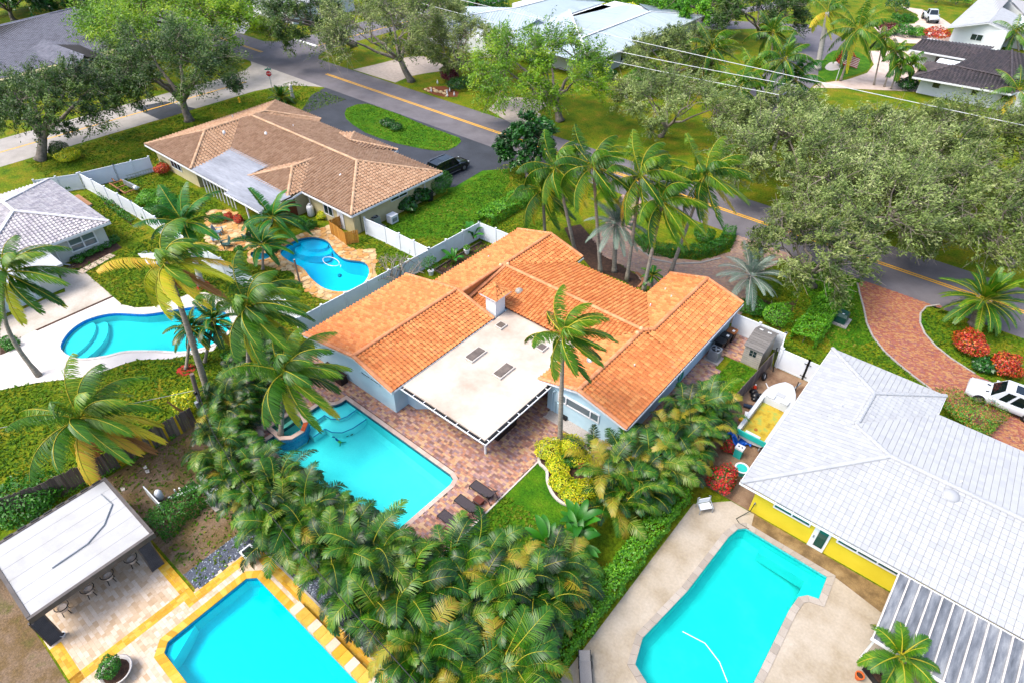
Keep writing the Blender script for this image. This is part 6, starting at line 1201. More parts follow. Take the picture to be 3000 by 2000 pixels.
for i, y in enumerate((1.35, .05, -1.0, -2.3)):
    s = thing('bar_stool', ['woven stool under the pavilion, nearest the pool equipment', 'woven stool under the pavilion, second from the pool equipment', 'woven stool under the pavilion, third from the pool equipment', 'woven stool under the pavilion, nearest the planter'][i], 'stool', (-28.5, y, 0), group='stools under the pavilion')
    b = MB(); b.lathe([(.12, .3), (.2, .4), (.23, .62), (.24, .64), (.2, .6)], (-28.55, y, 0), 14); b.build('seat', M_WICK, s, smooth=True)
    b = MB(); b.tube([(-28.55 + .3 * math.cos(a), y + .34 * math.sin(a), .75 if abs(a) > .5 else .72) for a in np.linspace(-1.9, 1.9, 9)], .025, 6); b.build('back_rail', M_BLACK, s)
    for a in (.6, 2.2, 3.9, 5.4): b = MB(); b.bar((-28.55 + .2 * math.cos(a), y + .2 * math.sin(a), .4), (-28.55 + .27 * math.cos(a), y + .27 * math.sin(a), .02), .03); b.build('leg', M_BLACK, s)
s = thing('bar_counter', 'long counter in the shade of the pavilion', 'counter', (-29.8, -.5, 0)); b = MB(); b.box((-29.8, -.5, .5), (.7, 4.4, 1.0)); b.build('base', M_TRAV, s, rnd=True); b = MB(); b.box((-29.75, -.5, 1.03), (.9, 4.6, .06)); b.build('top', M_BRONZE, s)
s = thing('flower_pot', 'small white pot beside the louvered post of the pavilion', 'pot', (-27.39,-2.93,0.0)); b = MB(); b.lathe([(.09, 0), (.14, .22), (.15, .24), (.12, .22)], (-27.39,-2.93,0.0), 12); b.build('pot', M_WHITE, s, smooth=True); b = MB(); b.lathe([(.12, .2), (.1, .23), (.02, .24)], (-27.39,-2.93,0.0), 8); b.build('soil', M_MULCH, s)
p = (-23.3, -2.0, 0)
s = thing('planter_bowl', 'large round stone planter with leafy shrub at the bottom edge', 'planter', p); b = MB(); b.lathe([(.4, 0), (.62, .3), (.74, .52), (.78, .55), (.7, .55), (.62, .42)], p, 20); b.build('bowl', M_COPEW, s, smooth=True, rnd=True); b = MB(); b.lathe([(.66, .4), (.5, .46), (.02, .47)], p, 14); b.build('soil', M_MULCH, s); bush('', '', (p[0] - .12, p[1] - .1, 0), (.6, .6, .9), L_HEDGE, 200, 1100, .12, parent=s, z=.45)
p = (-23.75, 5.75, 0)
s = thing('fire_bowl', 'square stone pedestal with dark fire tray on the travertine corner', 'fire pit', p); b = MB(); b.box((p[0], p[1], .4), (.5, .5, .8)); b.build('pedestal', M_FLAG, s, rnd=True)
b = MB()
for dx, dy, w_, h_ in ((0, -.31, .7, .08), (0, .31, .7, .08), (-.31, 0, .08, .54), (.31, 0, .08, .54)): b.box((p[0] + dx, p[1] + dy, .87), (w_, h_, .14))
b.build('tray_rim', M_WHITE, s, kind='stuff'); b = MB()
for k in range(14): b.lathe([(.03, -.04), (.07, 0), (.03, .04)], (p[0] + random.uniform(-.22, .22), p[1] + random.uniform(-.22, .22), .85), 6)
b.build('lava_rock', M_BLACK, s, kind='stuff')
b = MB(); b.box((p[0], p[1], .81), (.58, .58, .02)); b.build('tray', M_BLACK, s)
# pebble border of the travertine terrace
mb = MB(); rr = random.Random(4)
def stone(mb, x, y, z, r, rr):
    n = 5; a0 = rr.uniform(0, 6); mb.cr = rr.random(); top = [(x + math.cos(a0 + i * 1.2566) * r * .6, y + math.sin(a0 + i * 1.2566) * r * .5, z + r * .55) for i in range(n)]; bot = [(x + math.cos(a0 + i * 1.2566) * r, y + math.sin(a0 + i * 1.2566) * r * .85, z) for i in range(n)]
    mb.add(top + bot, [tuple(range(n))] + [(n + i, n + (i + 1) % n, (i + 1) % n, i) for i in range(n)])
PEB = [rect(-24.3, 6.55, -9.5, 7.55), rect(-25.9, 2.8, -24.45, 6.5), rect(-25.6, 6.5, -24.3, 7.4)]
for q in PEB:
    b = MB(); b.sheet(q, .011); struct('gravel_bed', b, mat('gravel_base', ['3a3f4a', '4c525e'], rough=.9, nscale=8))
    A = (q[2][0] - q[0][0]) * (q[2][1] - q[0][1])
    for k in range(int(A * (150 if q is not PEB[1] else 70))): stone(mb, rr.uniform(q[0][0], q[2][0]), rr.uniform(q[0][1], q[2][1]), .012, rr.uniform(.035, .06), rr)
mb.build('gravel', mat('blue_grey_pebble', ['2c323e', '434b5a', '5c6676', '7a8492', 'a0a8b0'], rough=.6, drive='rnd'), None, rnd=True, kind='stuff', label='blue grey pebbles between the travertine terrace and the palms', cat='gravel')
b = MB(); b.bar((-24.4, 6.52, .06), (-9.5, 6.52, .06), .1, .12); struct('terrace_kerb', b, M_CONC)

# ---------------------------------------------------------------- loungers
def lounger(label, loc, rz, fab, frm, group=None, back=.62):
    """foot end at -x, head at +x"""
    t = thing('sun_lounger', label, 'sun lounger', loc, rz, group); h = .34
    def part(nm, b, m, par=None): return b.build(nm, m, par or t, local=True)
    b = MB(); b.box((-.3, 0, h), (1.3, .58, .03)); part('seat', b, fab)
    b = MB(); b.add([(.35, -.29, h + .015), (.35, .29, h + .015), (.8, .29, h + back * .75), (.8, -.29, h + back * .75), (.37, -.29, h - .015), (.37, .29, h - .015), (.82, .29, h + back * .73), (.82, -.29, h + back * .73)], [(0, 1, 2, 3), (7, 6, 5, 4), (0, 3, 7, 4), (1, 5, 6, 2), (3, 2, 6, 7)]); part('backrest', b, fab)
    for s in (-1, 1):
        b = MB(); b.bar((-.98, s * .31, h), (.36, s * .31, h), .04); part('side_rail', b, frm)
        b = MB(); b.bar((-.95, s * .31, h), (-1.02, s * .31, 0), .04); part('leg', b, frm)
        b = MB(); b.tube([(.0, s * .33, h), (.06, s * .33, h + .22), (.5, s * .33, h + .24), (.6, s * .34, h + .1), (.78, s * .35, 0)], .022, 6); part('armrest', b, frm)
        b = MB(); b.bar((.36, s * .29, h), (.84, s * .29, h + back * .78), .04); part('back_rail', b, frm)
    b = MB(); b.bar((.5, -.31, .12), (.5, .31, .12), .03); b.bar((-.98, -.31, h), (-.98, .31, h), .04); part('cross_bars', b, frm)['kind'] = 'stuff'
M_SLING = mat('charcoal_sling', ['2a2628', '383236', '443c40'], rough=.8, nscale=30, detail=2); M_SLINGG = mat('grey_sling', ['7c7874', '8c8884'], rough=.8, nscale=20)
for i, (y, lab) in enumerate(((17.6, 'dark sling lounger by the large pool, nearest the patio roof'), (16.2, 'dark sling lounger by the large pool, middle of three'), (14.75, 'dark sling lounger by the large pool, nearest the palms'))): lounger(lab, (-16.62, y, .035), 0, M_SLING, M_BLACK, 'dark loungers by the large pool')
for i, (y, lab) in enumerate(((16.9, 'brown wicker side table between the first two dark loungers'), (15.5, 'brown wicker side table between the last two dark loungers'), (14.05, 'brown wicker side table beside the lounger nearest the palms'))):
    t = thing('side_table', lab, 'table', (-16.45, y, .035), group='brown side tables'); MB().box((-16.45, y, .4), (.58, .46, .05)).build('top', mat('red_brown_wicker', ['4a2218', '5c2c1e'], rough=.7, nscale=20), t); MB().box((-16.45, y, .2), (.52, .4, .34)).build('body', MATS['red_brown_wicker'], t)
lounger('grey sling lounger on the yellow house deck, fully in view', (-5.75, 12.9, 0), 2.25, M_SLINGG, M_BLACK, back=.25); lounger('grey sling lounger cut by the bottom edge on the yellow house deck', (-4.75, 11.6, 0), 2.25, M_SLINGG, M_BLACK, back=.25)
t = thing('white_bench', 'white tubular metal chair on the concrete beside the palms', 'chair', (-5.6, 25.4, 0), .9)
for nm, b in (('seat', MB().box((0, 0, .42), (.75, .45, .04))), ('backrest', MB().box((0, .25, .68), (.72, .05, .36)))): b.build(nm, M_WHITE, t, local=True)
for s in (-1, 1): MB().tube([(s * .42, -.25, 0), (s * .42, -.25, .45), (s * .42, .24, .6), (s * .42, .3, .92), (s * .3, .32, .95)], .03, 6).build('frame', M_ALU, t, local=True); MB().tube([(s * .42, .24, .6), (s * .42, .3, 0)], .03, 6).build('leg', M_ALU, t, local=True)
# adirondack chairs round the fire patio
M_ADI = mat('grey_blue_plastic', ['6a7f8c', '7a8e9a'], rough=.5, nscale=3); M_ADG = mat('dark_teal_plastic', ['24423f', '30504c'], rough=.5, nscale=3)
for i, (c, rz, m, lab) in enumerate((((-57.5, 23.9), 2.4, M_ADI, 'pale blue adirondack chair furthest from the fence'), ((-56.3, 22.9), 1.2, M_ADI, 'pale blue adirondack chair nearest the royal palm'), ((-54.8, 23.1), -.2, M_ADG, 'dark teal adirondack chair nearest the low fence'), ((-54.5, 25.2), -1.6, M_ADG, 'dark teal adirondack chair under the bushy palm'))):
    t = thing('adirondack_chair', lab, 'chair', (*c, .045), rz, 'adirondack chairs')
    for k in range(5): MB().box((-.24 + k * .12, .38, .62), (.105, .03, .75), M=Matrix.Rotation(-.35, 4, 'X')).build('back_slat', m, t, local=True)
    for k in range(5): MB().box((0, -.28 + k * .12, .38 - k * .03), (.56, .1, .025)).build('seat_slat', m, t, local=True)
    for s in (-1, 1): MB().box((s * .34, -.02, .56), (.13, .75, .03)).build('armrest', m, t, local=True); MB().box((s * .31, -.32, .28), (.04, .1, .56)).build('leg', m, t, local=True); MB().bar((s * .3, -.3, .36), (s * .3, .5, .05), .04, .1).build('leg', m, t, local=True)

# ---------------------------------------------------------------- machines
def ac(label, c, s=.8, h=.95, m=None, rz=0, group='air conditioners'):
    t = thing('air_conditioner', label, 'air conditioner', c, rz, group); m = m or M_GREYM; z0 = .08
    MB().box((0, 0, .04), (s * 1.5, s * 1.4, .08)).build('pad', M_CONC, t, local=True); r = s * .08
    pl = [(sx * (s / 2 - r * a), sy * (s / 2 - r * b_)) for sx, sy, a, b_ in ((1, -1, 1, 0), (1, -1, 0, 1), (1, 1, 0, 1), (1, 1, 1, 0), (-1, 1, 1, 0), (-1, 1, 0, 1), (-1, -1, 0, 1), (-1, -1, 1, 0))]
    MB().prism(ccw(pl), z0, z0 + h).build('cabinet', m, t, local=True)
    for k in range(9): MB().box((0, 0, z0 + .08 + k * (h - .2) / 9), (s * 1.01, s * 1.01, .025)).build('louver', m, t, local=True)
    MB().lathe([(s * .42, h + z0), (s * .42, h + z0 + .03), (s * .36, h + z0 + .03), (s * .34, h + z0 + .004)], (0, 0, 0), 20).build('fan_ring', M_BLACK, t, local=True)
    for k in range(4): MB().box((0, 0, 0), (s * .34, .12, .015), M=Matrix.Translation((0, 0, z0 + h + .02)) @ Matrix.Rotation(k * 1.5708 + .4, 4, 'Z') @ Matrix.Translation((s * .17, 0, 0)) @ Matrix.Rotation(.3, 4, 'X')).build('fan_blade', M_GREYM, t, local=True)
    MB().lathe([(.09, h + z0 + .03), (.09, h + z0 + .06), (.02, h + z0 + .07)], (0, 0, 0), 10).build('fan_hub', M_GREYM, t, local=True)
ac('grey air conditioner on a pad beside the orange roof eave', (-11.45, 38.6, 0)); ac('grey air conditioner beside the screening palms and pool pumps', (-28.85, 6.75, 0), .85, 1.1); ac('pale grey air conditioner behind the white fence of the tan house', (-47.0, 35.1, 0), .85, .95, M_ALU); ac('dark air conditioner beside the metal roofed house', (-54.24,97.29,0.0), 1.0, 1.1)
t = thing('generator', 'white boxy generator beside the tan house wall', 'generator', (-46.2, 36.7, 0)); MB().box((-46.2, 36.7, .45), (.75, .9, .8)).build('cabinet', M_WHITE, t); MB().box((-46.2, 36.7, .88), (.82, .95, .05)).build('lid', M_WHITE, t); MB().box((-45.81, 36.7, .45), (.02, .6, .4)).build('grille', M_GREYM, t)
p = (-53.6, 32.1, 0); t = thing('gas_tank', 'upright white gas tank against the tan house wall', 'tank', p); MB().lathe([(.3, .05), (.36, .15), (.37, 1.0), (.3, 1.18), (.12, 1.25), (.02, 1.26)], p, 16).build('body', M_WHITE, t, smooth=True); MB().lathe([(.13, 1.22), (.13, 1.4), (.1, 1.4)], p, 10).build('collar', M_WHITE, t); MB().lathe([(.28, 0), (.28, .08)], p, 12).build('foot_ring', M_GREYM, t)
# shed
t = thing('garden_shed', 'beige plastic shed with grey roof and small cross window', 'shed', (-9.0, 40.9, 0)); M_SHED = mat('beige_resin', ['8f897e', '9a9488', 'a39d90'], rough=.7, nscale=2); M_SHR = mat('grey_shingle', ['55524f', '625f5c', '6d6a66'], rough=.8, drive='both', mix=.5, nscale=3, fine=.2)
MB().box((-9.0, 40.9, .9), (1.4, 2.5, 1.8)).build('wall', M_SHED, t)
for k in range(9): MB().box((-9.0, 39.64, .12 + k * .19), (1.42, .03, .015)).build('siding_groove', M_GREYM, t)
b = MB(); b.face([(-9.7, 39.65, 1.8), (-8.3, 39.65, 1.8), (-9.0, 39.65, 1.8)])
for sx in (-1, 1):
    b = MB(); x0, y0, y1 = -9.0 + sx * .78, 39.5, 42.3
for j in range(8):
    for s, (ya, za, yb, zb) in enumerate(((39.45, 1.8, 41.2, 2.35), (42.4, 1.8, 41.2, 2.35))):
        if s and j > 4: continue
        n = 8 if not s else 5; a, c_ = j / n, (j + 1) / n; b = MB(); b.cr = random.random(); y_a, y_b = ya + (yb - ya) * a, ya + (yb - ya) * c_; z_a, z_b = za + (zb - za) * a, za + (zb - za) * c_; b.add([(-9.78, y_a, z_a + .03), (-8.22, y_a, z_a + .03), (-8.22, y_b, z_b), (-9.78, y_b, z_b), (-9.78, y_a, z_a), (-8.22, y_a, z_a)], [(0, 1, 2, 3), (4, 5, 1, 0)] if not s else [(3, 2, 1, 0), (0, 1, 5, 4)]); b.build('shingle_course', M_SHR, t, rnd=True)
for x in (-9.7, -8.3): b = MB(); b.face([(x, 39.65, 1.8), (x, 42.15, 1.8), (x, 41.2, 2.3)]); b.build('gable', M_SHED, t)
for x in (-9.35, -8.7): MB().box((x, 41.45, 2.28), (.28, .2, .04), M=Matrix.Rotation(-.42, 4, 'X')).build('skylight', M_WHITE, t)
for dx in (-.14, .14):
    for dz in (-.14, .14): MB().box((-9.0 + dx, 39.625, 1.25 + dz), (.22, .03, .22)).build('pane', M_PANE, t)
# bins
M_BIN = mat('black_bin', ['121416', '1c1f22'], rough=.5, nscale=3); M_BINB = mat('brown_bin_lid', ['6b3f1e', '7c4c26'], rough=.5, nscale=3)
for i, (c, m, lab) in enumerate((((-11.6, 39.75), M_BIN, 'black wheeled bin nearest the air conditioner'), ((-11.55, 40.6), M_BIN, 'black wheeled bin with white sticker in the middle'), ((-11.45, 41.45), M_BINB, 'brown lidded wheeled bin nearest the white fence'))):
    t = thing('wheeled_bin', lab, 'bin', (*c, 0), 0, 'wheeled bins'); MB().add([(-.25, -.28, .1), (.25, -.28, .1), (.25, .28, .1), (-.25, .28, .1), (-.32, -.36, 1.0), (.32, -.36, 1.0), (.32, .36, 1.0), (-.32, .36, 1.0)], [(0, 1, 5, 4), (1, 2, 6, 5), (2, 3, 7, 6), (3, 0, 4, 7), (4, 5, 6, 7)]).build('body', M_BIN, t, local=True)
    MB().prism(ccw([(-.36, -.38), (.3, -.38), (.4, -.2), (.4, .2), (.3, .38), (-.36, .38)]), 1.0, 1.09).build('lid', m, t, local=True); MB().bar((-.4, -.3, .98), (-.4, .3, .98), .05).build('handle', M_BIN, t, local=True)
    for s in (-1, 1): MB().lathe([(.12, -.03), (.12, .03)], (0, 0, 0), 12).build('wheel', M_BLACK, t, local=True, M=Matrix.Translation((-.28, s * .3, .12)) @ Matrix.Rotation(math.pi / 2, 4, 'X'))
    if i: MB().box((.12, -.02, 1.095), (.2, .24, .012)).build('sticker', M_WHITE, t, local=True)
t = thing('wheeled_bin', 'black wheeled bin at the corner of the tan house', 'bin', (-46.6, 42.4, 0), 1.2, 'wheeled bins'); MB().add([(-.25, -.28, .1), (.25, -.28, .1), (.25, .28, .1), (-.25, .28, .1), (-.32, -.36, 1.0), (.32, -.36, 1.0), (.32, .36, 1.0), (-.32, .36, 1.0)], [(0, 1, 5, 4), (1, 2, 6, 5), (2, 3, 7, 6), (3, 0, 4, 7), (4, 5, 6, 7)]).build('body', M_BIN, t, local=True); MB().prism(rect(-.36, -.38, .38, .38), 1.0, 1.08).build('lid', M_BIN, t, local=True)
for i, (c, lab) in enumerate((((-16.58,26.04,0.0), 'small black utility box on the pebble strip'), ((-12.12,34.1,0.0), 'small black box at the side wall by the hose'))):
    t = thing('utility_box', lab, 'box', c); MB().box((c[0], c[1], .14), (.34, .3, .28)).build('body', M_BLACK, t); MB().box((c[0], c[1], .29), (.36, .32, .03)).build('lid', M_BLACK, t)
t = thing('hose_reel', 'turquoise garden hose coiled on the side wall under the eave', 'hose', (-12.1, 33.9, 1.0))
b = MB()
for k in range(5): b.tube([(-12.05 + .02 * k, 33.9 + (.26 + .02 * k) * math.cos(a), 1.2 + (.42 + .02 * k) * math.sin(a)) for a in np.linspace(0, 6.28, 17)], .025, 5, cap=False)
b.build('coil', mat('teal_hose', ['1c7a68', '2a8c78'], rough=.5, nscale=3), t, kind='stuff'); MB().box((-12.1, 33.9, 1.5), (.12, .2, .12)).build('hanger', M_GREYM, t)
# pool equipment
t = thing('pool_equipment', 'white pool pumps and pipes behind the dark clipped hedge', 'pool pump', (-31, 5.6, 0))
MB().lathe([(.16, .2), (.22, .3), (.22, .75), (.15, .9), (.04, .95)], (-31.6, 4.5, 0), 12).build('filter', M_WHITE, t, smooth=True)
for k, (a, c) in enumerate((((-31.3, 4.8, .2), (-30.6, 6.6, .2)), ((-31.0, 4.8, .35), (-30.5, 6.3, .35)), ((-31.2, 5.3, .1), (-31.2, 5.3, .6)), ((-30.9, 5.9, .1), (-30.9, 5.9, .55)), ((-31.4, 5.6, .3), (-30.5, 5.5, .3)))): MB().tube([a, c], .05, 7).build('pipe', M_WHITE, t)
for y in (5.1, 5.7, 6.3): MB().box((-31.0, y, .25), (.22, .3, .3)).build('pump', M_BLACK, t)
MB().box((-30.9, 6.9, .4), (.5, .35, .25)).build('heater', M_WHITE, t)
t = thing('vinyl_screen', 'low white vinyl panel beside the pool equipment', 'panel', (-31.5, 4.1, 0)); MB().box((-31.6, 4.15, .45), (2.0, .06, .9)).build('board', M_VINYL, t); MB().box((-30.55, 4.15, .5), (.1, .1, 1.0)).build('post', M_VINYL, t)
for i, (px, lab) in enumerate((((-34.87,5.07,0.0), 'white rag lying on the dry yard'), ((-34.25,3.34,0.0), 'cream scrap of board on the dry yard'), ((-34.43,5.0,0.0), 'cream scrap lying beside the white rag'))):
    t = thing('debris', lab, 'debris', px); MB().prism([(px[0] - .18, px[1] - .08), (px[0] + .12, px[1] - .12), (px[0] + .2, px[1] + .05), (px[0] - .05, px[1] + .14)], .012, .05).build('scrap', M_COPEW, t, rnd=True)
# transformer, tarp, junk
p = (-5.5, 49.75, 0); t = thing('transformer_box', 'dark green transformer on a concrete pad beside the brick driveway', 'transformer', p); MB().box((p[0], p[1], .07), (1.5, 1.5, .14)).build('pad', M_CONC, t); MB().add([(p[0] + a * .5, p[1] + b_ * .5, z) for z, k in ((.14, 1), (.75, 1)) for a, b_ in ((-1, -1), (1, -1), (1, 1), (-1, 1))] + [(p[0] - .42, p[1] - .3, .95), (p[0] + .42, p[1] - .3, .95), (p[0] + .42, p[1] + .42, .95), (p[0] - .42, p[1] + .42, .95)], [(0, 1, 5, 4), (1, 2, 6, 5), (2, 3, 7, 6), (3, 0, 4, 7), (4, 5, 9, 8), (5, 6, 10, 9), (6, 7, 11, 10), (7, 4, 8, 11), (8, 9, 10, 11)]).build('cabinet', mat('transformer_green', ['163c34', '1f4a40'], rough=.4, nscale=3), t); MB().box((p[0] + .1, p[1] - .2, .96), (.16, .12, .015)).build('sticker', M_WHITE, t)
M_TURQ = mat('turquoise_plastic', ['1c9a94', '28aaa2'], rough=.4, nscale=3)
p = (-5.1, 29.5, 0); t = thing('plastic_tub', 'turquoise plastic tub with white rim beside the red shrub', 'tub', p); MB().lathe([(.3, .02), (.42, .5), (.45, .52)], p, 14).build('body', M_TURQ, t); MB().lathe([(.45, .5), (.46, .55), (.36, .55), (.34, .45)], p, 14).build('rim', M_WHITE, t)
MB().lathe([(.33, .42), (.02, .43)], p, 12).build('contents', mat('pink_filter', ['a06a60', 'b88078'], rough=.8), t)
p = (-5.85, 30.7, 0); t = thing('pool_controller', 'white and turquoise appliance standing above the tub', 'appliance', p); MB().box((p[0], p[1], .4), (.5, .4, .8)).build('body', M_TURQ, t); MB().box((p[0], p[1], .86), (.55, .45, .14)).build('top', M_WHITE, t)
for s in (-.1, .12): MB().lathe([(.05, .93), (.05, .96)], (p[0] + s, p[1], 0), 8).build('port', M_BLACK, t)
p = (-6.31,31.98,0.0); t = thing('tarp', 'crumpled bright blue tarp behind the boat stern', 'tarp', p); rgt = np.random.default_rng(3); b = MB(); n = 9; b.add([(p[0] - .9 + 1.7 * i / n + rgt.normal(0, .04), p[1] - .35 + .7 * j / n + .25 * math.sin(i) + rgt.normal(0, .04), .1 + abs(rgt.normal(0, .13)) + .15 * math.sin(i * .8)) for i in range(n + 1) for j in range(n + 1)], [(i * (n + 1) + j, (i + 1) * (n + 1) + j, (i + 1) * (n + 1) + j + 1, i * (n + 1) + j + 1) for i in range(n) for j in range(n)]); b.build('sheet', mat('blue_tarp', ['0f4fae', '1a66c8'], rough=.4, nscale=3), t)
for i, (px, kind, lab) in enumerate((((-7.54,38.93,0.0), 'wheel', 'spare trailer wheel leaning against the picket fence'), ((-7.6,37.45,0.0), 'jug', 'orange jug on the dirt beside the picket fence'), ((-7.26,36.8,0.0), 'bag', 'heap of black bags beside the boat'), ((-7.21,35.27,0.0), 'boot', 'dark blue barrel lying beside the boat'), ((-6.83,34.42,0.0), 'box', 'pale box on the dirt at the boat stern'), ((-6.99,33.86,0.0), 'yel', 'yellow scrap on the dirt near the palms'))):
    t = thing('yard_junk', lab, kind if kind in ('wheel', 'jug', 'box') else 'junk', px); x, y = px[0], px[1]
    if kind == 'wheel':
        Mx = Matrix.Translation((x, y, .32)) @ Matrix.Rotation(1.3, 4, 'Y'); MB().lathe([(.2, -.09), (.31, -.09), (.33, 0), (.31, .09), (.2, .09), (.2, -.09)], (0, 0, 0), 18).build('tyre', M_BLACK, t, M=Mx, smooth=True); MB().lathe([(.2, -.03), (.2, .03), (.06, .05), (.02, .05)], (0, 0, 0), 14).build('rim', M_WHITE, t, M=Mx)
    elif kind == 'jug': MB().lathe([(.12, 0), (.14, .1), (.13, .3), (.05, .4), (.05, .46)], (x, y, 0), 12).build('body', mat('orange_plastic', ['b8321a', 'c83e20'], rough=.4), t, smooth=True); MB().lathe([(.055, .46), (.055, .5)], (x, y, 0), 8).build('cap', M_WHITE, t)
    elif kind == 'bag':
        for dx, dy, s in ((0, 0, .35), (.35, .2, .28), (-.25, .3, .3), (.1, -.35, .25)): MB().lathe([(s, 0), (s * 1.1, s * .3), (s * .7, s * .8), (.03, s)], (x + dx, y + dy, 0), 8).build('bag', mat('black_bag', ['0f1012', '1a1c20'], rough=.3, nscale=4), t, smooth=True)
    elif kind == 'boot': MB().tube([(x - .3, y, .15), (x + .3, y + .2, .15)], .15, 10).build('barrel', mat('navy_plastic', ['0e1c30', '14283e'], rough=.4), t); MB().tube([(x + .3, y + .2, .15), (x + .34, y + .21, .15)], .1, 10).build('cap', M_BLACK, t)
    elif kind == 'box': MB().box((x, y, .15), (.4, .5, .3), .4).build('body', M_COPEW, t, rnd=True); MB().box((x, y, .31), (.42, .52, .03), .4).build('lid', M_WHITE, t)
    else: MB().prism([(x - .2, y - .1), (x + .2, y - .15), (x + .15, y + .2), (x - .15, y + .15)], .01, .18).build('scrap', M_WOODY, t, rnd=True)
for i, (a, c, lab) in enumerate((((-7.55, 40.3, .1), (-7.6, 39.6, 2.2), 'grey pole leaning in the fence corner'), ((-7.2, 38.6, .05), (-6.5, 37.6, .3), 'white pole lying beside the spare wheel'), ((-7.3, 40.1, .1), (-7.65, 40.4, 2.0), 'dark pole leaning in the fence corner'))):
    t = thing('pole', lab, 'pole', a); MB().tube([a, c], .04, 6).build('shaft', [M_ALU, M_WHITE, M_BLACK][i], t); MB().tube([c, (c[0] + .02, c[1], c[2] + .08)], .055, 6).build('end_cap', M_BLACK, t)
# ---------------------------------------------------------------- boat on its trailer
t = thing('motor_boat', 'white open boat with mossy yellow floor stored beside the picket fence', 'boat', (-5.6, 35.2, 0)); M_GEL = mat('white_gelcoat', ['9ca2a4', 'a8adaf', 'b2b5b7'], rough=.35, nscale=1.5, detail=8); bx = -5.65
def bw(s): return 1.06 * (1 - max(0, (s - .62) / .38) ** 2.6 * .75)
ST = [i / 16 for i in range(17)]; Y0, Y1 = 32.0, 38.3; yy = lambda s: Y0 + (Y1 - Y0) * s
b = MB(); sec = []
for s in ST:
    w = bw(s); k = .25 * max(0, (s - .7) / .3) ** 1.5; z = 1.05 + .12 * s; sec.append([(-w, z), (-w * .96, z - .25), (-w * .7 * (1 - k), .4 + k), (0, .28 + k * 1.3), (w * .7 * (1 - k), .4 + k), (w * .96, z - .25), (w, z)])
for s, q in zip(ST, sec): b.add([(bx + x, yy(s), z) for x, z in q], [])
m = 7; b.f = [(i * m + j, i * m + j + 1, (i + 1) * m + j + 1, (i + 1) * m + j) for i in range(16) for j in range(m - 1)] + [tuple(range(m)), tuple(range(16 * m, 17 * m))]; b.mi = [0] * len(b.f); b.build('hull', M_GEL, t, smooth=False)
b = MB()
for s in ST:
    w = bw(s); z = 1.06 + .12 * s; i_ = max(.05, w - .24); b.add([(bx - w - .02, yy(s), z), (bx - i_, yy(s), z + .02), (bx + i_, yy(s), z + .02), (bx + w + .02, yy(s), z)], [])
for i in range(16):
    b.f += [(i * 4, i * 4 + 1, i * 4 + 5, i * 4 + 4), (i * 4 + 2, i * 4 + 3, i * 4 + 7, i * 4 + 6)]; b.mi += [0, 0]
    if ST[i] > .62: b.f.append((i * 4 + 1, i * 4 + 2, i * 4 + 6, i * 4 + 5)); b.mi.append(0)
b.build('gunwale', M_GEL, t)
MB().add([(bx - .8, yy(.03), .7), (bx + .8, yy(.03), .7), (bx + .8, yy(.6), .7), (bx + .3, yy(.64), .72), (bx - .3, yy(.64), .72), (bx - .8, yy(.6), .7)], [(0, 1, 2, 3, 4, 5)]).build('floor', mat('mossy_floor', ['6a5a10', '8a7414', 'a08a24', '7a8a3a', 'b09a50'], rough=.7, nscale=1.8, detail=8), t)
for x0 in (-1, 1): MB().add([(bx + x0 * .82, yy(.02), 1.08), (bx + x0 * .82, yy(.62), 1.14), (bx + x0 * .8, yy(.62), .7), (bx + x0 * .8, yy(.02), .7)], [(0, 1, 2, 3)]).build('inner_side', M_GEL, t)
MB().add([(bx - .82, yy(.625), 1.15), (bx + .82, yy(.625), 1.15), (bx + .8, yy(.61), .7), (bx - .8, yy(.61), .7)], [(0, 1, 2, 3)]).build('bulkhead', M_GEL, t)
MB().box((bx - .5, yy(.67), 1.22), (.55, .5, .1)).build('deck_step', M_GEL, t); MB().box((bx + .5, yy(.67), 1.22), (.55, .5, .1)).build('deck_step', M_GEL, t); MB().box((bx, yy(.76), 1.19), (.6, .4, .03)).build('hatch', M_WTILE, t, rnd=True)
MB().box((bx, yy(-.005), .85), (2.0, .06, .42)).build('transom', M_TURQ, t); MB().box((bx, yy(.015), 1.06), (1.0, .2, .1)).build('motor_well', M_GEL, t); MB().lathe([(.12, .7), (.12, .74)], (bx - .1, yy(.16), 0), 10).build('drain', mat('rust', ['7a4a14', '94601e'], rough=.9), t)
for s in (-1, 1): MB().bar((bx + s * .7, 31.8, .25), (bx + s * .7, 37, .25), .08, .1).build('trailer_beam', M_GREYM, t); MB().lathe([(.1, -.08), (.26, -.1), (.29, 0), (.26, .1), (.1, .08)], (0, 0, 0), 14).build('trailer_wheel', M_BLACK, t, M=Matrix.Translation((bx + s * .95, 33.6, .29)) @ Matrix.Rotation(math.pi / 2, 4, 'Y'))
MB().bar((bx, 37, .25), (bx + .5, 39.8, .45), .1).build('tongue', M_GREYM, t); MB().tube([(bx + .42, 39.2, .1), (bx + .42, 39.2, .95)], .04, 6).build('jack', M_BLACK, t)

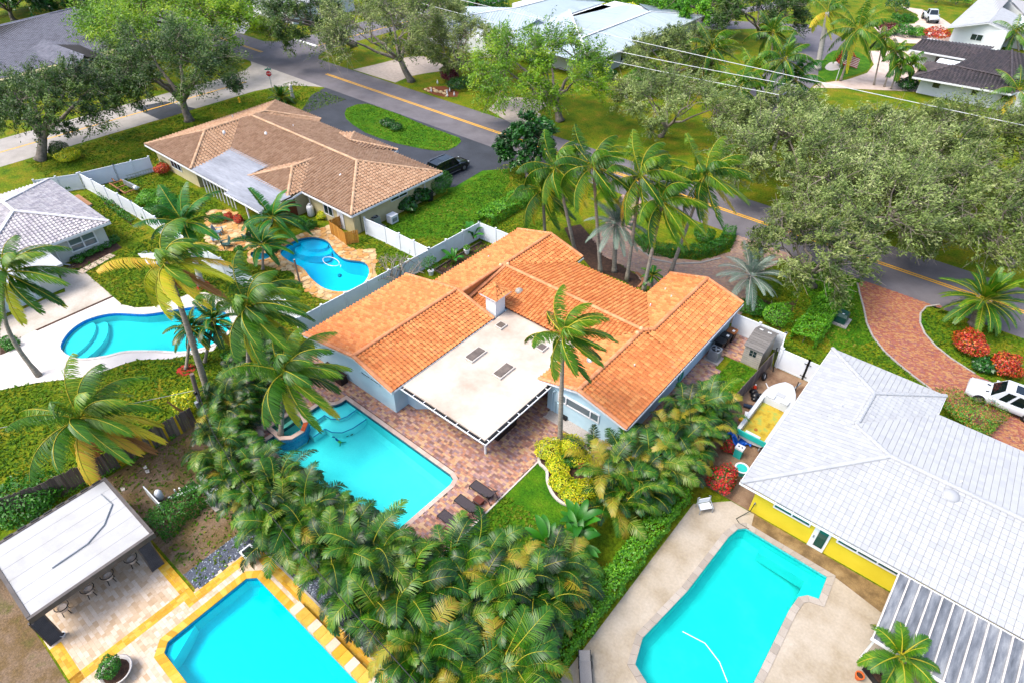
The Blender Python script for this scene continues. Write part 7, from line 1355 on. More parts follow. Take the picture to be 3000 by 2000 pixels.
# ---------------------------------------------------------------- cars
M_GLASSC = glass_dark('car_glass', '0b1418', .03); M_TYRE = mat('tyre', ['0e0f10'], rough=.8); M_RIM = mat('alloy', ['8a8d90', '9a9da0'], rough=.3, metal=.8, nscale=3); M_HEADL = mat('headlamp', ['b4bcc0'], rough=.1, spec=.8); M_TAIL = mat('tail_lamp', ['7a0c0c'], rough=.2)
def car(name, label, loc, rz, paint, L=4.8, Wd=1.95, Ht=1.75, cat='car', bed=False, rails=False, sunroof=True, wheel=.36, ride=.0):
    t = thing(name, label, cat, loc, rz); hw = Wd / 2; P = lambda nm, b, m, par=None, **k: b.build(nm, m, par or t, local=True, **k)
    zs = Ht * .56 + ride; zb = .26 + ride; ss = np.linspace(0, 1, 15); b = MB()
    for s in ss:
        e = min(s, 1 - s); w = hw * (1 - .16 * max(0, 1 - e / .09) ** 2); nose = max(0, (s - .66) / .34); z = zs - .13 * nose ** 1.6 * Ht - (.1 * max(0, 1 - s / .04)); z0 = zb + .12 * max(0, 1 - e / .05)
        b.add([((s - .5) * L, y * w, q) for y, q in ((-.9, z0), (-1, z0 + .1), (-1, (z0 + z) / 2 + .05), (-.95, z - .06), (-.8, z), (.8, z), (.95, z - .06), (1, (z0 + z) / 2 + .05), (1, z0 + .1), (.9, z0))], [])
    n = 10; b.f = [(i * n + j, i * n + (j + 1) % n, (i + 1) * n + (j + 1) % n, (i + 1) * n + j) for i in range(14) for j in range(n)] + [tuple(range(n)), tuple(range(14 * n, 15 * n))]; b.mi = [0] * len(b.f); P('body', b, paint, smooth=True)
    x0, x1, x2, x3 = (-.48 * L, -.42 * L, .08 * L, .22 * L) if not bed else (-.12 * L, -.1 * L, .14 * L, .2 * L); zt = Ht + ride; a, c = .9 * hw, .74 * hw
    G_ = [(x0, -a, zs - .02), (x0, a, zs - .02), (x1, c, zt - .05), (x1, -c, zt - .05), (x2, c, zt), (x2, -c, zt), (x3, a, zs - .03), (x3, -a, zs - .03), ((x1 + x2) / 2, c, zt + .03), ((x1 + x2) / 2, -c, zt + .03)]
    b = MB(); b.add(G_, [(0, 1, 2, 3), (3, 2, 8, 9), (9, 8, 4, 5), (5, 4, 6, 7), (0, 3, 9, 5, 7), (1, 6, 4, 8, 2)]); P('cabin', b, paint)
    V = [Vector(q) for q in G_]
    def quad(nm, q, m, ins, off):
        ce = sum(q, Vector()) / 4; nr = (q[1] - q[0]).cross(q[3] - q[0]).normalized(); nr = nr if nr.dot(ce - Vector((0, 0, zs - .3))) > 0 else -nr
        b = MB(); b.face([ce + (p - ce) * ins + nr * off for p in q]); P(nm, b, m)
    quad('windshield', [V[7], V[6], V[4], V[5]], M_GLASSC, .9, .012); quad('rear_window', [V[0], V[1], V[2], V[3]], M_GLASSC, .82, .012)
    for sy, (i0, i1, i2, i3) in ((-1, (0, 7, 5, 3)), (1, (1, 6, 4, 2))):
        A, B, C_, D = V[i0], V[i1], V[i2], V[i3]; parts = ((.06, .36), (.4, .66), (.7, .93)) if not bed else ((.1, .9),)
        for u0, u1 in parts: quad('side_window', [A.lerp(B, u0), A.lerp(B, u1 if u1 < .9 else .86), D.lerp(C_, u1), D.lerp(C_, u0)], M_GLASSC, .9, .012)
    if sunroof: b = MB(); b.box(((x1 + x2) / 2 + .25, 0, zt + .02), (.9, c * 1.25, .03)); P('sunroof', b, M_GLASSC)
    for sy in (-1, 1):
        for wx in (-.31, .31):
            Mx = Matrix.Translation((wx * L, sy * (hw - .1), wheel)) @ Matrix.Rotation(math.pi / 2, 4, 'X'); b = MB(); b.lathe([(wheel * .6, -.12), (wheel * .95, -.13), (wheel, -.06), (wheel, .06), (wheel * .95, .13), (wheel * .6, .12)], (0, 0, 0), 18); wh = b.build('wheel', M_TYRE, t, local=True, M=Mx, smooth=True)
            b = MB(); b.lathe([(wheel * .62, -.135), (wheel * .62, .135)], (0, 0, 0), 14); b.build('rim', M_RIM, wh, local=True)
            b = MB(); b.lathe([(wheel * 1.16, -.02), (wheel * 1.16, .02)], (0, 0, 0), 18); P('wheel_arch', b, M_BLACK, M=Matrix.Translation((wx * L, sy * (hw - .02), wheel + .02)) @ Matrix.Rotation(math.pi / 2, 4, 'X'))
        b = MB(); b.box((.47 * L, sy * hw * .68, zs - .3), (.12, hw * .42, .14)); P('headlight', b, M_HEADL); b = MB(); b.box((-.495 * L, sy * hw * .78, zs - .18), (.06, hw * .25, .22)); P('tail_light', b, M_TAIL)
        b = MB(); b.box((.17 * L, sy * (hw + .1), zs + .03), (.18, .2, .14)); P('mirror', b, paint)
        b = MB(); b.bar((-.3 * L, sy * (hw + .005), zb + .1), (.2 * L, sy * (hw + .005), zb + .1), .03, .06); P('side_trim', b, M_RIM if rails else M_BLACK)
        if rails: b = MB(); b.bar((-.38 * L, sy * c * .95, zt + .05), (.05 * L, sy * c * .95, zt + .05), .06, .06); P('roof_rail', b, M_RIM)
        if sunroof and not rails: b = MB(); b.box((.26 * L, sy * hw * .42, zs - .015), (.22, .12, .02), sy * .35); P('hood_vent', b, M_BLACK)
    b = MB(); b.box((.492 * L, 0, zs - .32), (.05, hw * .8, .2)); P('grille', b, M_BLACK)
    b = MB(); b.box((.495 * L, 0, zb + .16), (.06, hw * 1.7, .14)); P('bumper', b, M_BLACK if bed else paint)
    if bed: b = MB(); b.box((-.31 * L, 0, zs - .02), (.34 * L, hw * 1.5, .06)); P('bed_floor', b, M_BLACK)
    return t
M_CARW = mat('white_car_paint', ['a8aeb4', 'b0b5ba'], rough=.2, spec=.6, nscale=2); M_CARB = mat('black_car_paint', ['0a0c10', '0e1116'], rough=.12, spec=.7, nscale=2)
car('parked_car', 'white sport utility car parked on the brick driveway', (6.8, 47.45, .035), math.pi + .03, M_CARW, 4.9, 2.0, 1.72)
car('parked_car', 'black sport utility car with silver roof rails at the tan house corner', (-49.9, 48.6, .02), math.pi / 2 - .04, M_CARB, 5.4, 2.05, 1.9, rails=True)
car('pickup_truck', 'white open backed pickup with black tyres on the pale far drive', (-24.49,160.51,0.0), -1.05, M_CARW, 5.2, 1.95, 1.95, cat='truck', bed=True, sunroof=False, wheel=.55, ride=.25)
car('parked_van', 'white van seen from behind at the top edge', (-104.65,111.01,0.0), 1.2, M_CARW, 5.2, 2.0, 2.1, cat='van', sunroof=False)
# ---------------------------------------------------------------- street furniture
def sgn(name, label, base, parts_, cat): 
    t = thing(name, label, cat, base)
    for nm, b, m in parts_: b.build(nm, m, t)
    return t
p = (-88.88,51.41,0.0)
t = thing('stop_sign', 'red stop sign with green street name blades on the corner verge', 'road sign', p); MB().tube([(p[0], p[1], 0), (p[0], p[1], 3.3)], .045, 6).build('pole', M_ALU, t)
dirc = Vector((.35, -.94, 0)); R_ = Matrix((Vector((dirc.y, -dirc.x, 0)) * -1, dirc * -1, Vector((0, 0, 1)))).transposed().to_4x4()
fx = Vector((.64, .77, 0)).normalized(); fn = Vector((fx.y, -fx.x, 0)); RS = Matrix((fx, Vector((0, 0, 1)), fn)).transposed().to_4x4(); cS = Vector((p[0], p[1], 2.45)) + fn * .06
oct_ = [(.42 * math.cos(math.pi / 8 + i * math.pi / 4), .42 * math.sin(math.pi / 8 + i * math.pi / 4)) for i in range(8)]
MB().prism(oct_, 0, .02).build('plate', M_WHITE, t, M=Matrix.Translation(cS) @ RS); MB().prism([(x * .93, y * .93) for x, y in oct_], .021, .026).build('face', mat('sign_red', ['a80c14'], rough=.4), t, M=Matrix.Translation(cS) @ RS)
def text(body, size, parent, m, M, ext=.004):
    cu = bpy.data.curves.new('lettering', 'FONT'); cu.body = body; cu.size = size; cu.align_x = 'CENTER'; cu.align_y = 'CENTER'; cu.extrude = ext
    o = bpy.data.objects.new('tmp_text', cu); COL.objects.link(o); dg = bpy.context.evaluated_depsgraph_get(); me = bpy.data.meshes.new_from_object(o.evaluated_get(dg)); bpy.data.objects.remove(o); me.materials.clear(); me.materials.append(m)
    return link('lettering', me, parent, M)
text('STOP', .26, t, M_WHITE, Matrix.Translation(cS + fn * .03) @ RS)
for k, (v, z) in enumerate(((fx, 3.05), (fn, 3.25))): b = MB(); c_ = Vector((p[0], p[1], z)); b.bar(c_ - v * .45, c_ + v * .45, .02, .2); b.build('street_blade', mat('sign_green', ['0a6a52', '0e7a5e'], rough=.4), t)
p = (-88.18,45.5,0.0); t = thing('fire_hydrant', 'yellow fire hydrant on the verge behind the tan house', 'hydrant', p); M_HYD = mat('hydrant_yellow', ['c89a08', 'd4a810'], rough=.5, nscale=3)
MB().lathe([(.2, 0), (.2, .05), (.13, .07), (.13, .5), (.17, .52), (.17, .56), (.13, .62), (.06, .7), (.05, .76), (.01, .77)], p, 12).build('barrel', M_HYD, t, smooth=True)
for a in (0, 1.57, 3.14): MB().tube([(p[0], p[1], .4), (p[0] + .22 * math.cos(a), p[1] + .22 * math.sin(a), .4)], .07, 8).build('nozzle', M_HYD, t)
def statue(label, p, h):
    t = thing('sculpted_post', label, 'mailbox', p); MB().lathe([(.28, 0), (.3, .1), (.2, .4 * h), (.26, .55 * h), (.2, .75 * h), (.24, .9 * h), (.16, .98 * h), (.03, h)], p, 12).build('body', M_COPEW, t, smooth=True, rnd=True); MB().tube([(p[0], p[1], h * .72), (p[0] - .35, p[1] - .2, h * .62)], [.1, .05], 8).build('arm', M_COPEW, t, rnd=True)
statue('white sculpted post on the corner lawn beside the cycad', (-83.99,51.48,0.0), 2.0); statue('white sculpted mailbox post on the verge under the yellow green tree', (-50.21,66.14,0.0), 1.9); statue('pale post beside the tall hedge across the road', (-47.32,83.16,0.0), 1.6)
# utility poles and wires
t = thing('utility_pole', 'weathered wooden utility pole with grey boxes by the yellow boards', 'pole', (-35.94, 9.84, 0)); MB().tube([(-35.94, 9.84, 0), (-35.85, 10.2, 4.0)], [.16, .14], 9).build('pole', M_WOODG, t, rnd=True); MB().box((-35.7, 9.7, 1.6), (.25, .2, .45)).build('meter_box', M_GREYM, t); MB().tube([(-35.75, 9.8, 0), (-35.72, 9.95, 2.6)], .04, 6).build('conduit', M_GREYM, t); MB().box((-35.75, 9.9, 2.5), (.16, .16, .2)).build('insulator', M_BLACK, t)
b = MB(); 
t = thing('service_wire', 'dark service wire running from the utility pole over the palms', 'wire', (-35.8, 10.1, 2.6)); MB().tube([(-35.8, 10.1, 2.8), (-31, 8.6, 3.1), (-26, 7.6, 3.6), (-20, 6.9, 4.2), (-13, 6.2, 5.2), (-9, 5.8, 6)], .022, 5).build('cable', M_BLACK, t); MB().lathe([(.05, 0), (.05, .12)], (-35.82, 10.1, 2.75), 6).build('clamp', M_GREYM, t)
t = thing('service_wire', 'grey wire crossing the lawn behind the wooden fence', 'wire', (-35.8, 10.1, 2.2)); MB().tube([(-35.85, 10.1, 2.6), (-38, 7, 2.4), (-41, 2.5, 2.4), (-45, -4, 2.6)], .018, 5).build('cable', M_GREYM, t); MB().lathe([(.05, 0), (.05, .1)], (-35.86, 10.12, 2.5), 6).build('clamp', M_GREYM, t)
px = ((-88.23,87.82,0.0),(-88.14,88.04,8.55))
t = thing('utility_pole', 'tall white concrete utility pole at the top edge', 'pole', px[0]); MB().tube([px[0], (px[0][0], px[0][1], 12)], [.28, .18], 8).build('pole', M_RTRUNK, t); MB().box((px[0][0], px[0][1], 11.5), (2.2, .12, .12)).build('crossarm', M_RTRUNK, t)
PL = [((-84, 80.6, 9.2), (-22, 81.6, 8.9), 'highest power line over the palm thicket'), ((-84, 78.4, 8.0), (-24, 79.6, 7.9), 'middle power line over the palm thicket'), ((-84, 76.4, 7.2), (-24, 77.6, 7.2), 'lowest power line over the palm thicket')]
for a, c, lab in PL:
    t = thing('power_line', lab, 'wire', a); A, C_ = Vector(a), Vector(c) + (Vector(c) - Vector(a)) * (.9 if a[2] > 9 else 0); MB().tube([A.lerp(C_, k / 12) - Vector((0, 0, .6 * math.sin(math.pi * k / 12))) for k in range(13)], .035, 5).build('cable', mat('aluminium_wire', ['b0b4b8', 'c4c8cc'], rough=.4, nscale=1), t); MB().lathe([(.08, 0), (.08, .25)], tuple(A), 6).build('insulator', M_GREYM, t)
t = thing('utility_pole', 'grey utility pole hidden in the pale tree by the power lines', 'pole', (-23.5, 79.8, 0)); MB().tube([(-23.5, 79.8, 0), (-23.5, 79.8, 7.9)], [.24, .17], 8).build('pole', M_RTRUNK, t); MB().bar((-23.5, 77.4, 7.4), (-23.5, 81.2, 7.4), .12).build('crossarm', M_GREYM, t)
# flag
p = (-26.4, 111.2, 0); t = thing('flag', 'american flag on a short pole on the round lawn', 'flag', p); MB().tube([p, (p[0], p[1], 4.2)], .05, 6).build('pole', M_WHITE, t); u = Vector((.77, .64, 0)); o = Vector((p[0], p[1], 0)); M_FR = mat('flag_red', ['a0101c'], rough=.7); M_FW = mat('flag_white', ['d0d0d0'], rough=.7); M_FB = mat('flag_blue', ['141c50'], rough=.7)
wv = lambda s: Vector((.64, -.77, 0)) * .15 * math.sin(s * 2.6) - Vector((0, 0, 1)) * .28 * s
for k in range(13):
    z1 = 4.1 - k * .115; b = MB()
    for j in range(8):
        s0, s1 = 2.6 * j / 8, 2.6 * (j + 1) / 8
        b.face([o + u * s0 + wv(s0) + Vector((0, 0, z1 - .115)), o + u * s1 + wv(s1) + Vector((0, 0, z1 - .115)), o + u * s1 + wv(s1) + Vector((0, 0, z1)), o + u * s0 + wv(s0) + Vector((0, 0, z1))])
    b.build('stripe', M_FW if k % 2 else M_FR, t)
off = Vector((.64, -.77, 0)) * .02; b = MB()
for j in range(4):
    s0, s1 = 1.1 * j / 4, 1.1 * (j + 1) / 4; b.face([o + off + u * s0 + wv(s0) + Vector((0, 0, 4.1 - .8)), o + off + u * s1 + wv(s1) + Vector((0, 0, 4.1 - .8)), o + off + u * s1 + wv(s1) + Vector((0, 0, 4.1)), o + off + u * s0 + wv(s0) + Vector((0, 0, 4.1))])
b.build('canton', M_FB, t); b = MB(); off = off * 1.6
for r_ in range(5):
    for q in range(6): s0 = .12 + q * .17; c_ = o + off + u * s0 + wv(s0) + Vector((0, 0, 4.02 - r_ * .16)); b.face([c_ + u * .03, c_ + Vector((0, 0, .03)), c_ - u * .03, c_ - Vector((0, 0, .03))])
b.build('stars', M_FW, t, kind='stuff')
# far lawns, drives
M_PALED = mat('pale_paver_drive', ['a08c80', 'b4a296', 'c2b2a6'], rough=.85, nscale=.8, detail=8, fine=.1)
sheet('pale_drive', [(-23.97,108.76),(-28.05,105.63),(-27.97,108.35),(-25.27,112.79),(-23.85,118.39),(-24.36,123.74),(-27.63,130.99),(-24.43,133.78),(-20.29,137.38),(-20.45,142.75),(-26.43,138.95),(-31.53,148.26),(-28.85,152.26),(-26.12,156.33),(-27.38,164.03),(-32.1,169.42),(-28.12,169.79),(-22.95,164.32),(-20.14,159.9),(-20.48,153.13),(-18.17,150.56),(-17.57,142.47),(-19.2,130.65),(-15.21,114.36)], .02, M_PALED)
b = MB(); b.sheet(ccw(smoothp([(-28.75,109.78),(-31.51,119.94),(-32.2,127.0),(-29.59,129.81),(-26.4,126.88),(-24.33,121.41),(-25.15,115.71),(-26.91,111.37)], 2)), .03); struct('round_lawn', b, M_GRASS2)
b = MB(); b.sheet(ccw(smoothp([(-30.1,152.17),(-27.83,153.16),(-26.21,157.96),(-26.87,161.94),(-29.53,162.14),(-31.11,158.21)], 2)), .03); struct('drive_island', b, M_GRASS2)
b = MB(); b.sheet(ccw(smoothp([(-29.97,116.5),(-30.32,119.76),(-29.41,121.28),(-28.14,119.97),(-28.01,117.05),(-28.89,115.6)], 2)), .04); struct('white_gravel_bed', b, M_COPEW)
sheet('white_driveway', [(-124.39,65.55),(-121.39,64.76),(-118.73,65.58),(-123.75,70.63),(-128.51,75.03),(-132.7,76.83),(-134.37,79.95),(-138.58,78.6),(-136.3,75.55),(-129.58,70.57)], .02, mat('pale_concrete', ['b4b0ac', 'c2beba'], rough=.8, nscale=.5, detail=8))
sheet('pale_gravel_drive', [(-87.43,65.45),(-86.74,69.51),(-86.07,74.93),(-84.16,77.85),(-75.23,76.05),(-77.34,71.98),(-78.17,69.07),(-77.73,65.66)], .02, mat('pinkish_gravel', ['8c827a', '9c9188', 'aaa096'], rough=.95, nscale=2, detail=10, fine=.15))
sheet('pale_gravel_drive', [(-59.52,66.55),(-61.17,70.83),(-60.95,71.95),(-57.66,74.23),(-54.27,74.06),(-53.83,70.95),(-52.12,66.36),(-53.24,64.61)], .02, MATS['pinkish_gravel'])
# kerb edging of brick drive and palm bed
def edging(name, pts, w=.14, h=.08, m=None):
    b = MB()
    for a, c in zip(pts, pts[1:]): b.bar((a[0], a[1], h / 2), (c[0], c[1], h / 2), w, h)
    return struct(name, b, m or M_CONC)
edging('driveway_edging', DR); edging('driveway_edging', DRR)
edging('patio_edging', [(-15.66, 12.5), (-15.66, 21.85)], .1, .06, M_COPEW)
BED = smoothp([(-15.7, 21.9), (-14.8, 21.6), (-14.2, 20.9), (-13.2, 20.3), (-12.2, 20.3), (-11.6, 21.2), (-12.2, 22.4), (-12.6, 23.6), (-13.4, 24.6), (-15.2, 24.6), (-16.2, 23.6)], 3)
b = MB(); b.sheet(ccw(BED), .014); struct('palm_bed', b, M_MULCH); edging('bed_edging', BED + BED[:1], .18, .12, M_COPEW)
edging('island_edging', [(-24.39,48.68),(-22.15,47.88),(-20.18,48.57),(-18.54,50.18),(-17.44,52.2)], .2, .1, M_CONC)
edging('bed_kerb', [(-10.92,56.05),(-9.89,55.44),(-9.59,54.61),(-9.6,52.7)][:0] or [(-22.27,44.93),(-21.41,44.58),(-21.02,43.99),(-20.91,43.04)], .2, .12, mat('terracotta_kerb', ['8a5a3c', '9c6a48'], rough=.9))
# rock bed by the road
rr = random.Random(8); b = MB(); b.sheet([(-72.6,66.28),(-72.39,67.86),(-71.04,69.42),(-69.12,69.29),(-67.33,68.89),(-66.24,67.38),(-67.75,66.07),(-69.59,65.8)], .02); struct('rock_bed', b, mat('orange_mulch', ['5a3018', '74401f'], rough=.95, nscale=3))
for i in range(9):
    c = [(-71.89,66.51,0.0), (-71.16,66.36,0.0), (-71.17,67.52,0.0), (-70.1,66.88,0.0), (-69.36,67.14,0.0), (-68.57,67.06,0.0), (-69.23,68.02,0.0), (-71.77,67.39,0.0), (-67.64,66.54,0.0)][i]; t = thing('garden_rock', 'golden limestone rock in the roadside rock bed', 'rock', c, group='rocks of the roadside bed'); b = MB(); n = 7; s = rr.uniform(.25, .5)
    b.lathe([(s, 0), (s * 1.05, s * .25), (s * .7, s * .6), (s * .1, s * .75)], c, n, 1, rr.uniform(.6, .9)); b.build('rock', M_FLAG, t, rnd=True)
for i in range(6):
    c = [(-72.39,69.47,0.0), (-70.54,66.32,0.0), (-68.37,67.42,0.0), (-68.57,68.21,0.0), (-67.33,66.43,0.0), (-66.87,67.39,0.0)][i]; t = thing('garden_ornament', 'tiny white bird ornament in the roadside rock bed', 'ornament', c, group='bird ornaments of the roadside bed'); MB().lathe([(.05, 0), (.14, .2), (.1, .4), (.04, .5), (.06, .6), (.01, .65)], c, 8).build('body', M_WHITE, t, smooth=True); MB().box((c[0] + .08, c[1], .56), (.1, .03, .03)).build('beak', M_WOODY, t, rnd=True)
c = (-65.68,53.14,0.0); t = thing('garden_lamp', 'small white twin lamp beside the dark shrub on the grass island', 'lamp', c)
for s in (-.15, .15): MB().lathe([(.1, .35), (.14, .45), (.1, .55), (.02, .58)], (c[0] + s, c[1], 0), 8).build('globe', M_WHITE, t, smooth=True); MB().tube([(c[0], c[1], 0), (c[0] + s, c[1], .36)], .03, 5).build('stem', M_BLACK, t)
# ---------------------------------------------------------------- tan house garden
p = (-54.4, 16.6, 0); t = thing('basketball_hoop', 'portable basketball hoop with white backboard on the grey house lawn', 'basketball hoop', p); MB().tube([(p[0], p[1], 0), (p[0] - .3, p[1], 2.3), (p[0] - .55, p[1] - .1, 2.6)], .07, 7).build('pole', M_GREYM, t)
b = MB(); q = [(-54.95,15.51,2.9), (-53.46,16.5,3.1), (-53.3,16.27,2.2), (-54.07,15.67,2.1)]; b.face(q); b.face([(x, y, z - .04) for x, y, z in reversed(q)]); b.build('backboard', M_WHITE, t); MB().tube([(q[0][0] + .6 + .22 * math.cos(a), q[0][1] + .35 + .22 * math.sin(a), 3.05) for a in np.linspace(0, 6.28, 13)], .02, 5).build('rim', M_GREYM, t)
t = thing('utility_trailer', 'small rusty trailer frame with silver ramps on the fenced lawn', 'trailer', (-74, 22.3, 0)); M_RUST = mat('rusty_steel', ['6a4630', '8a5e40', '9c7450'], rough=.9, nscale=3)
for a, c in (((-76, 21.7, .4), (-72.2, 21.7, .4)), ((-76, 22.9, .4), (-72.2, 22.9, .4)), ((-75.6, 21.7, .4), (-75.6, 22.9, .4)), ((-74.2, 21.7, .4), (-74.2, 22.9, .4)), ((-72.4, 21.7, .4), (-72.4, 22.9, .4)), ((-76, 22.3, .4), (-77.0, 22.4, .4))): MB().bar(a, c, .1).build('beam', M_RUST, t)
MB().box((-73.2, 22.7, .75), (2.4, .12, .55), .05).build('ramp', M_ALU, t); MB().box((-73.0, 22.9, .6), (2.2, .5, .1), .05).build('tray', M_ALU, t)
for y in (21.6, 23.0): MB().lathe([(.1, -.07), (.26, -.08), (.28, 0), (.26, .08), (.1, .07)], (0, 0, 0), 14).build('wheel', M_BLACK, t, M=Matrix.Translation((-73.6, y, .28)) @ Matrix.Rotation(math.pi / 2, 4, 'X'))
MB().lathe([(.02, -.3), (.2, -.25), (.22, .2), (.02, .3)], (0, 0, 0), 10).build('canister', M_WHITE, t, M=Matrix.Translation((-71.9, 22.8, .8)) @ Matrix.Rotation(math.pi / 2, 4, 'Y'))
t = thing('ladder', 'aluminium ladder standing on edge along the white fence', 'ladder', (-76.1, 25, 0))
for z in (.15, .6): MB().bar((-76.0, 23.6, z), (-75.65, 26.4, z), .05, .08).build('rail', M_ALU, t)
for k in range(10): MB().bar((-75.98 + .035 * k, 23.75 + .28 * k, .15), (-75.98 + .035 * k, 23.75 + .28 * k, .6), .04).build('rung', M_ALU, t)
t = thing('wooden_step', 'flat tan wooden platform beside the grey house wall', 'platform', (-74.5, 18.2, 0)); 
for k in range(6): MB().box((-76.0 + k * .56, 17.9, .2), (.54, 1.1, .06)).build('plank', mat('tan_plank', ['8a6448', '9c7454'], rough=.85, nscale=3), t)
MB().box((-74.6, 17.9, .08), (3.2, .9, .16)).build('base', M_WHITE, t)
t = thing('fallen_palm_boot', 'brown dry palm boot caught on the fence by the yellow shrub', 'palm debris', (-36.0, 8.4, 1.2)); b = MB(); b.add([(-36.4, 8.3, 2.6), (-36.25, 8.2, 2.6), (-35.6, 8.9, .9), (-36.1, 9.1, .8), (-35.9, 8.6, 1.6)], [(0, 1, 4), (1, 2, 4), (2, 3, 4), (3, 0, 4)]); b.build('boot', M_DRYR, t)
p = (-44.5, 24.05, 0); t = thing('wooden_post', 'short weathered post beside the flagstone deck', 'post', p); MB().tube([p, (p[0], p[1], 2.4)], [.09, .08], 8).build('shaft', M_WOODG, t, rnd=True); MB().lathe([(.1, 2.4), (.1, 2.44)], p, 8).build('cap', M_GREYM, t)
t = thing('pool_cleaner', 'pool vacuum with white floating hose in the bean pool', 'pool cleaner', (-43.2, 27.4, -.1)); MB().tube([(-45.3 + 1.0 * math.cos(a), 28.1 + .55 * math.sin(a), -.11) for a in np.linspace(.4, 6.4, 25)] + [(-44.1, 28.3, -.11), (-43.2, 27.4, -.3)], .03, 6).build('hose', M_WHITE, t); MB().lathe([(.18, -.5), (.2, -.35), (.08, -.25)], (-43.2, 27.4, 0), 10).build('head', M_GREYM, t)
t = thing('pool_cleaner', 'thin white hose floating in the yellow house pool', 'pool cleaner', (-1, 17.5, -.1)); MB().tube([(-3.0, 17.9, -.11), (-1.8, 18.1, -.11), (-.8, 17.7, -.11), (.0, 17.0, -.11), (.5, 16.6, -.11)], .022, 6).build('hose', M_WHITE, t); MB().lathe([(.07, -.14), (.09, -.1), (.03, -.06)], (0, 17.0, 0), 8).build('float', mat('blue_float', ['123c9c'], rough=.4), t)
t = thing('garden_hose', 'dark hose running from the yellow wall to the pool corner', 'hose', (-3.2, 26.8, 0)); MB().tube([(-3.3, 27.05, .9), (-3.35, 26.95, .3), (-3.6, 26.6, .03), (-3.8, 26.1, .03), (-3.5, 25.9, .03), (-2.9, 25.9, .05)], .025, 6).build('tube', mat('dark_green_hose', ['1c2a20'], rough=.5), t); MB().box((-3.3, 27.12, .9), (.08, .1, .12)).build('tap', M_GREYM, t)
p = (4.8,21.32,0.0); t = thing('clay_pot', 'orange clay pot on the yellow house deck', 'pot', p); MB().lathe([(.13, 0), (.2, .3), (.22, .3), (.22, .38), (.17, .38), (.15, .28)], p, 16).build('pot', mat('terracotta_pot', ['a84c1c', 'b85a24'], rough=.8, nscale=4), t, smooth=False); MB().lathe([(.16, .3), (.02, .33)], p, 10).build('soil', M_RED if False else M_MULCH, t)
t = thing('planter_box', 'black planter box under the young palm beside the awning', 'planter', (5.6, 21.9, 0)); MB().box((5.6, 21.75, .2), (1.5, .5, .4), -.5).build('box', M_BLACK, t); MB().box((5.6, 21.75, .41), (1.4, .42, .03), -.5).build('soil', M_MULCH, t)
for i, (p, lab, lf) in enumerate((((-36.44,32.54,0.0), 'white pot with a small citrus beside the white fence', L_HEDGE), ((-36.38,37.28,0.0), 'white pot beside the larger banana plant', L_HEDGEL))):
    t = thing('potted_plant', lab, 'potted plant', p); MB().lathe([(.2, 0), (.28, .42), (.31, .42), (.31, .48), (.25, .48)], p, 14).build('pot', M_WHITE, t); bush('', '', (p[0], p[1], 0), ((.75, .75, 1.5) if not i else (.3, .3, .5)), lf, 210 + i, 500 if not i else 200, .14, parent=t, z=.45)
RB = [(-36.7, 33.2), (-35.6, 33.2), (-35.3, 39.7), (-36.7, 39.7)]; b = MB(); b.sheet(RB, .012); struct('planting_bed', b, M_MULCH); edging('bed_edging', [RB[3], RB[0], RB[1], RB[2]], .1, .16, M_WOODG)
# patio furniture in the shade of the flat roof
t = thing('patio_sofa', 'dark wicker sofa in the shade of the flat patio roof', 'sofa', (-19.2, 22.4, 0)); MB().box((-19.2, 22.4, .25), (.8, 2.0, .4)).build('base', M_DKBROWN, t); MB().box((-18.92, 22.4, .62), (.22, 2.0, .4)).build('backrest', M_DKBROWN, t)
for s in (-1, 1): MB().box((-19.25, 22.4 + s * .92, .5), (.7, .18, .24)).build('armrest', M_DKBROWN, t)
t = thing('patio_sofa', 'long dark wicker bench along the front of the patio shade', 'sofa', (-21.2, 20.8, 0)); MB().box((-21.0, 21.0, .25), (2.6, .75, .4)).build('base', M_DKBROWN, t); MB().box((-21.0, 20.7, .62), (2.6, .2, .4)).build('backrest', M_DKBROWN, t)
t = thing('patio_table', 'dark table under the patio roof', 'table', (-22.3, 24.5, 0)); MB().box((-22.3, 24.5, .73), (1.0, 1.8, .05)).build('top', M_DKBROWN, t)
for sx in (-1, 1):
    for sy in (-1, 1): MB().box((-22.3 + sx * .42, 24.5 + sy * .8, .36), (.07, .07, .7)).build('leg', M_DKBROWN, t)
for i, (x, lab) in enumerate(((-31.6, 'dark wicker deck box by the left wing wall, nearer the pool'), (-32.8, 'dark wicker deck box by the left wing wall, further from the pool'))):
    t = thing('deck_box', lab, 'box', (x, 18.3, 0)); MB().box((x, 18.3, .36), (1.05, .6, .7)).build('body', M_DKBROWN, t); MB().box((x, 18.3, .74), (1.1, .66, .06)).build('lid', M_DKBROWN, t)
# rocks of the waterfall beside the large pool, pale stone edging by the spa
for i, c in enumerate(((-27.6, 10.6), (-26.8, 10.4), (-28.6, 10.9), (-31.6, 11.4), (-32.0, 11.9))):
    t = thing('boulder', 'pale pink boulder at the palm side of the large pool', 'rock', (*c, 0), group='boulders by the large pool'); MB().lathe([(.4, 0), (.45, .15), (.32, .36), (.05, .45)], (*c, 0), 8, 1, .75).build('rock', M_COPING, t, rnd=True, smooth=True)
mb = MB(); rr = random.Random(14)
for k in range(240): stone(mb, -36.4 + rr.uniform(-.5, .5) + k * .012, 15.0 + rr.uniform(-.5, .5) + k * .014, .01, rr.uniform(.05, .12), rr)
mb.build('gravel', M_COPEW, None, rnd=True, kind='stuff', label='white river stones beside the patio under the palms', cat='gravel')
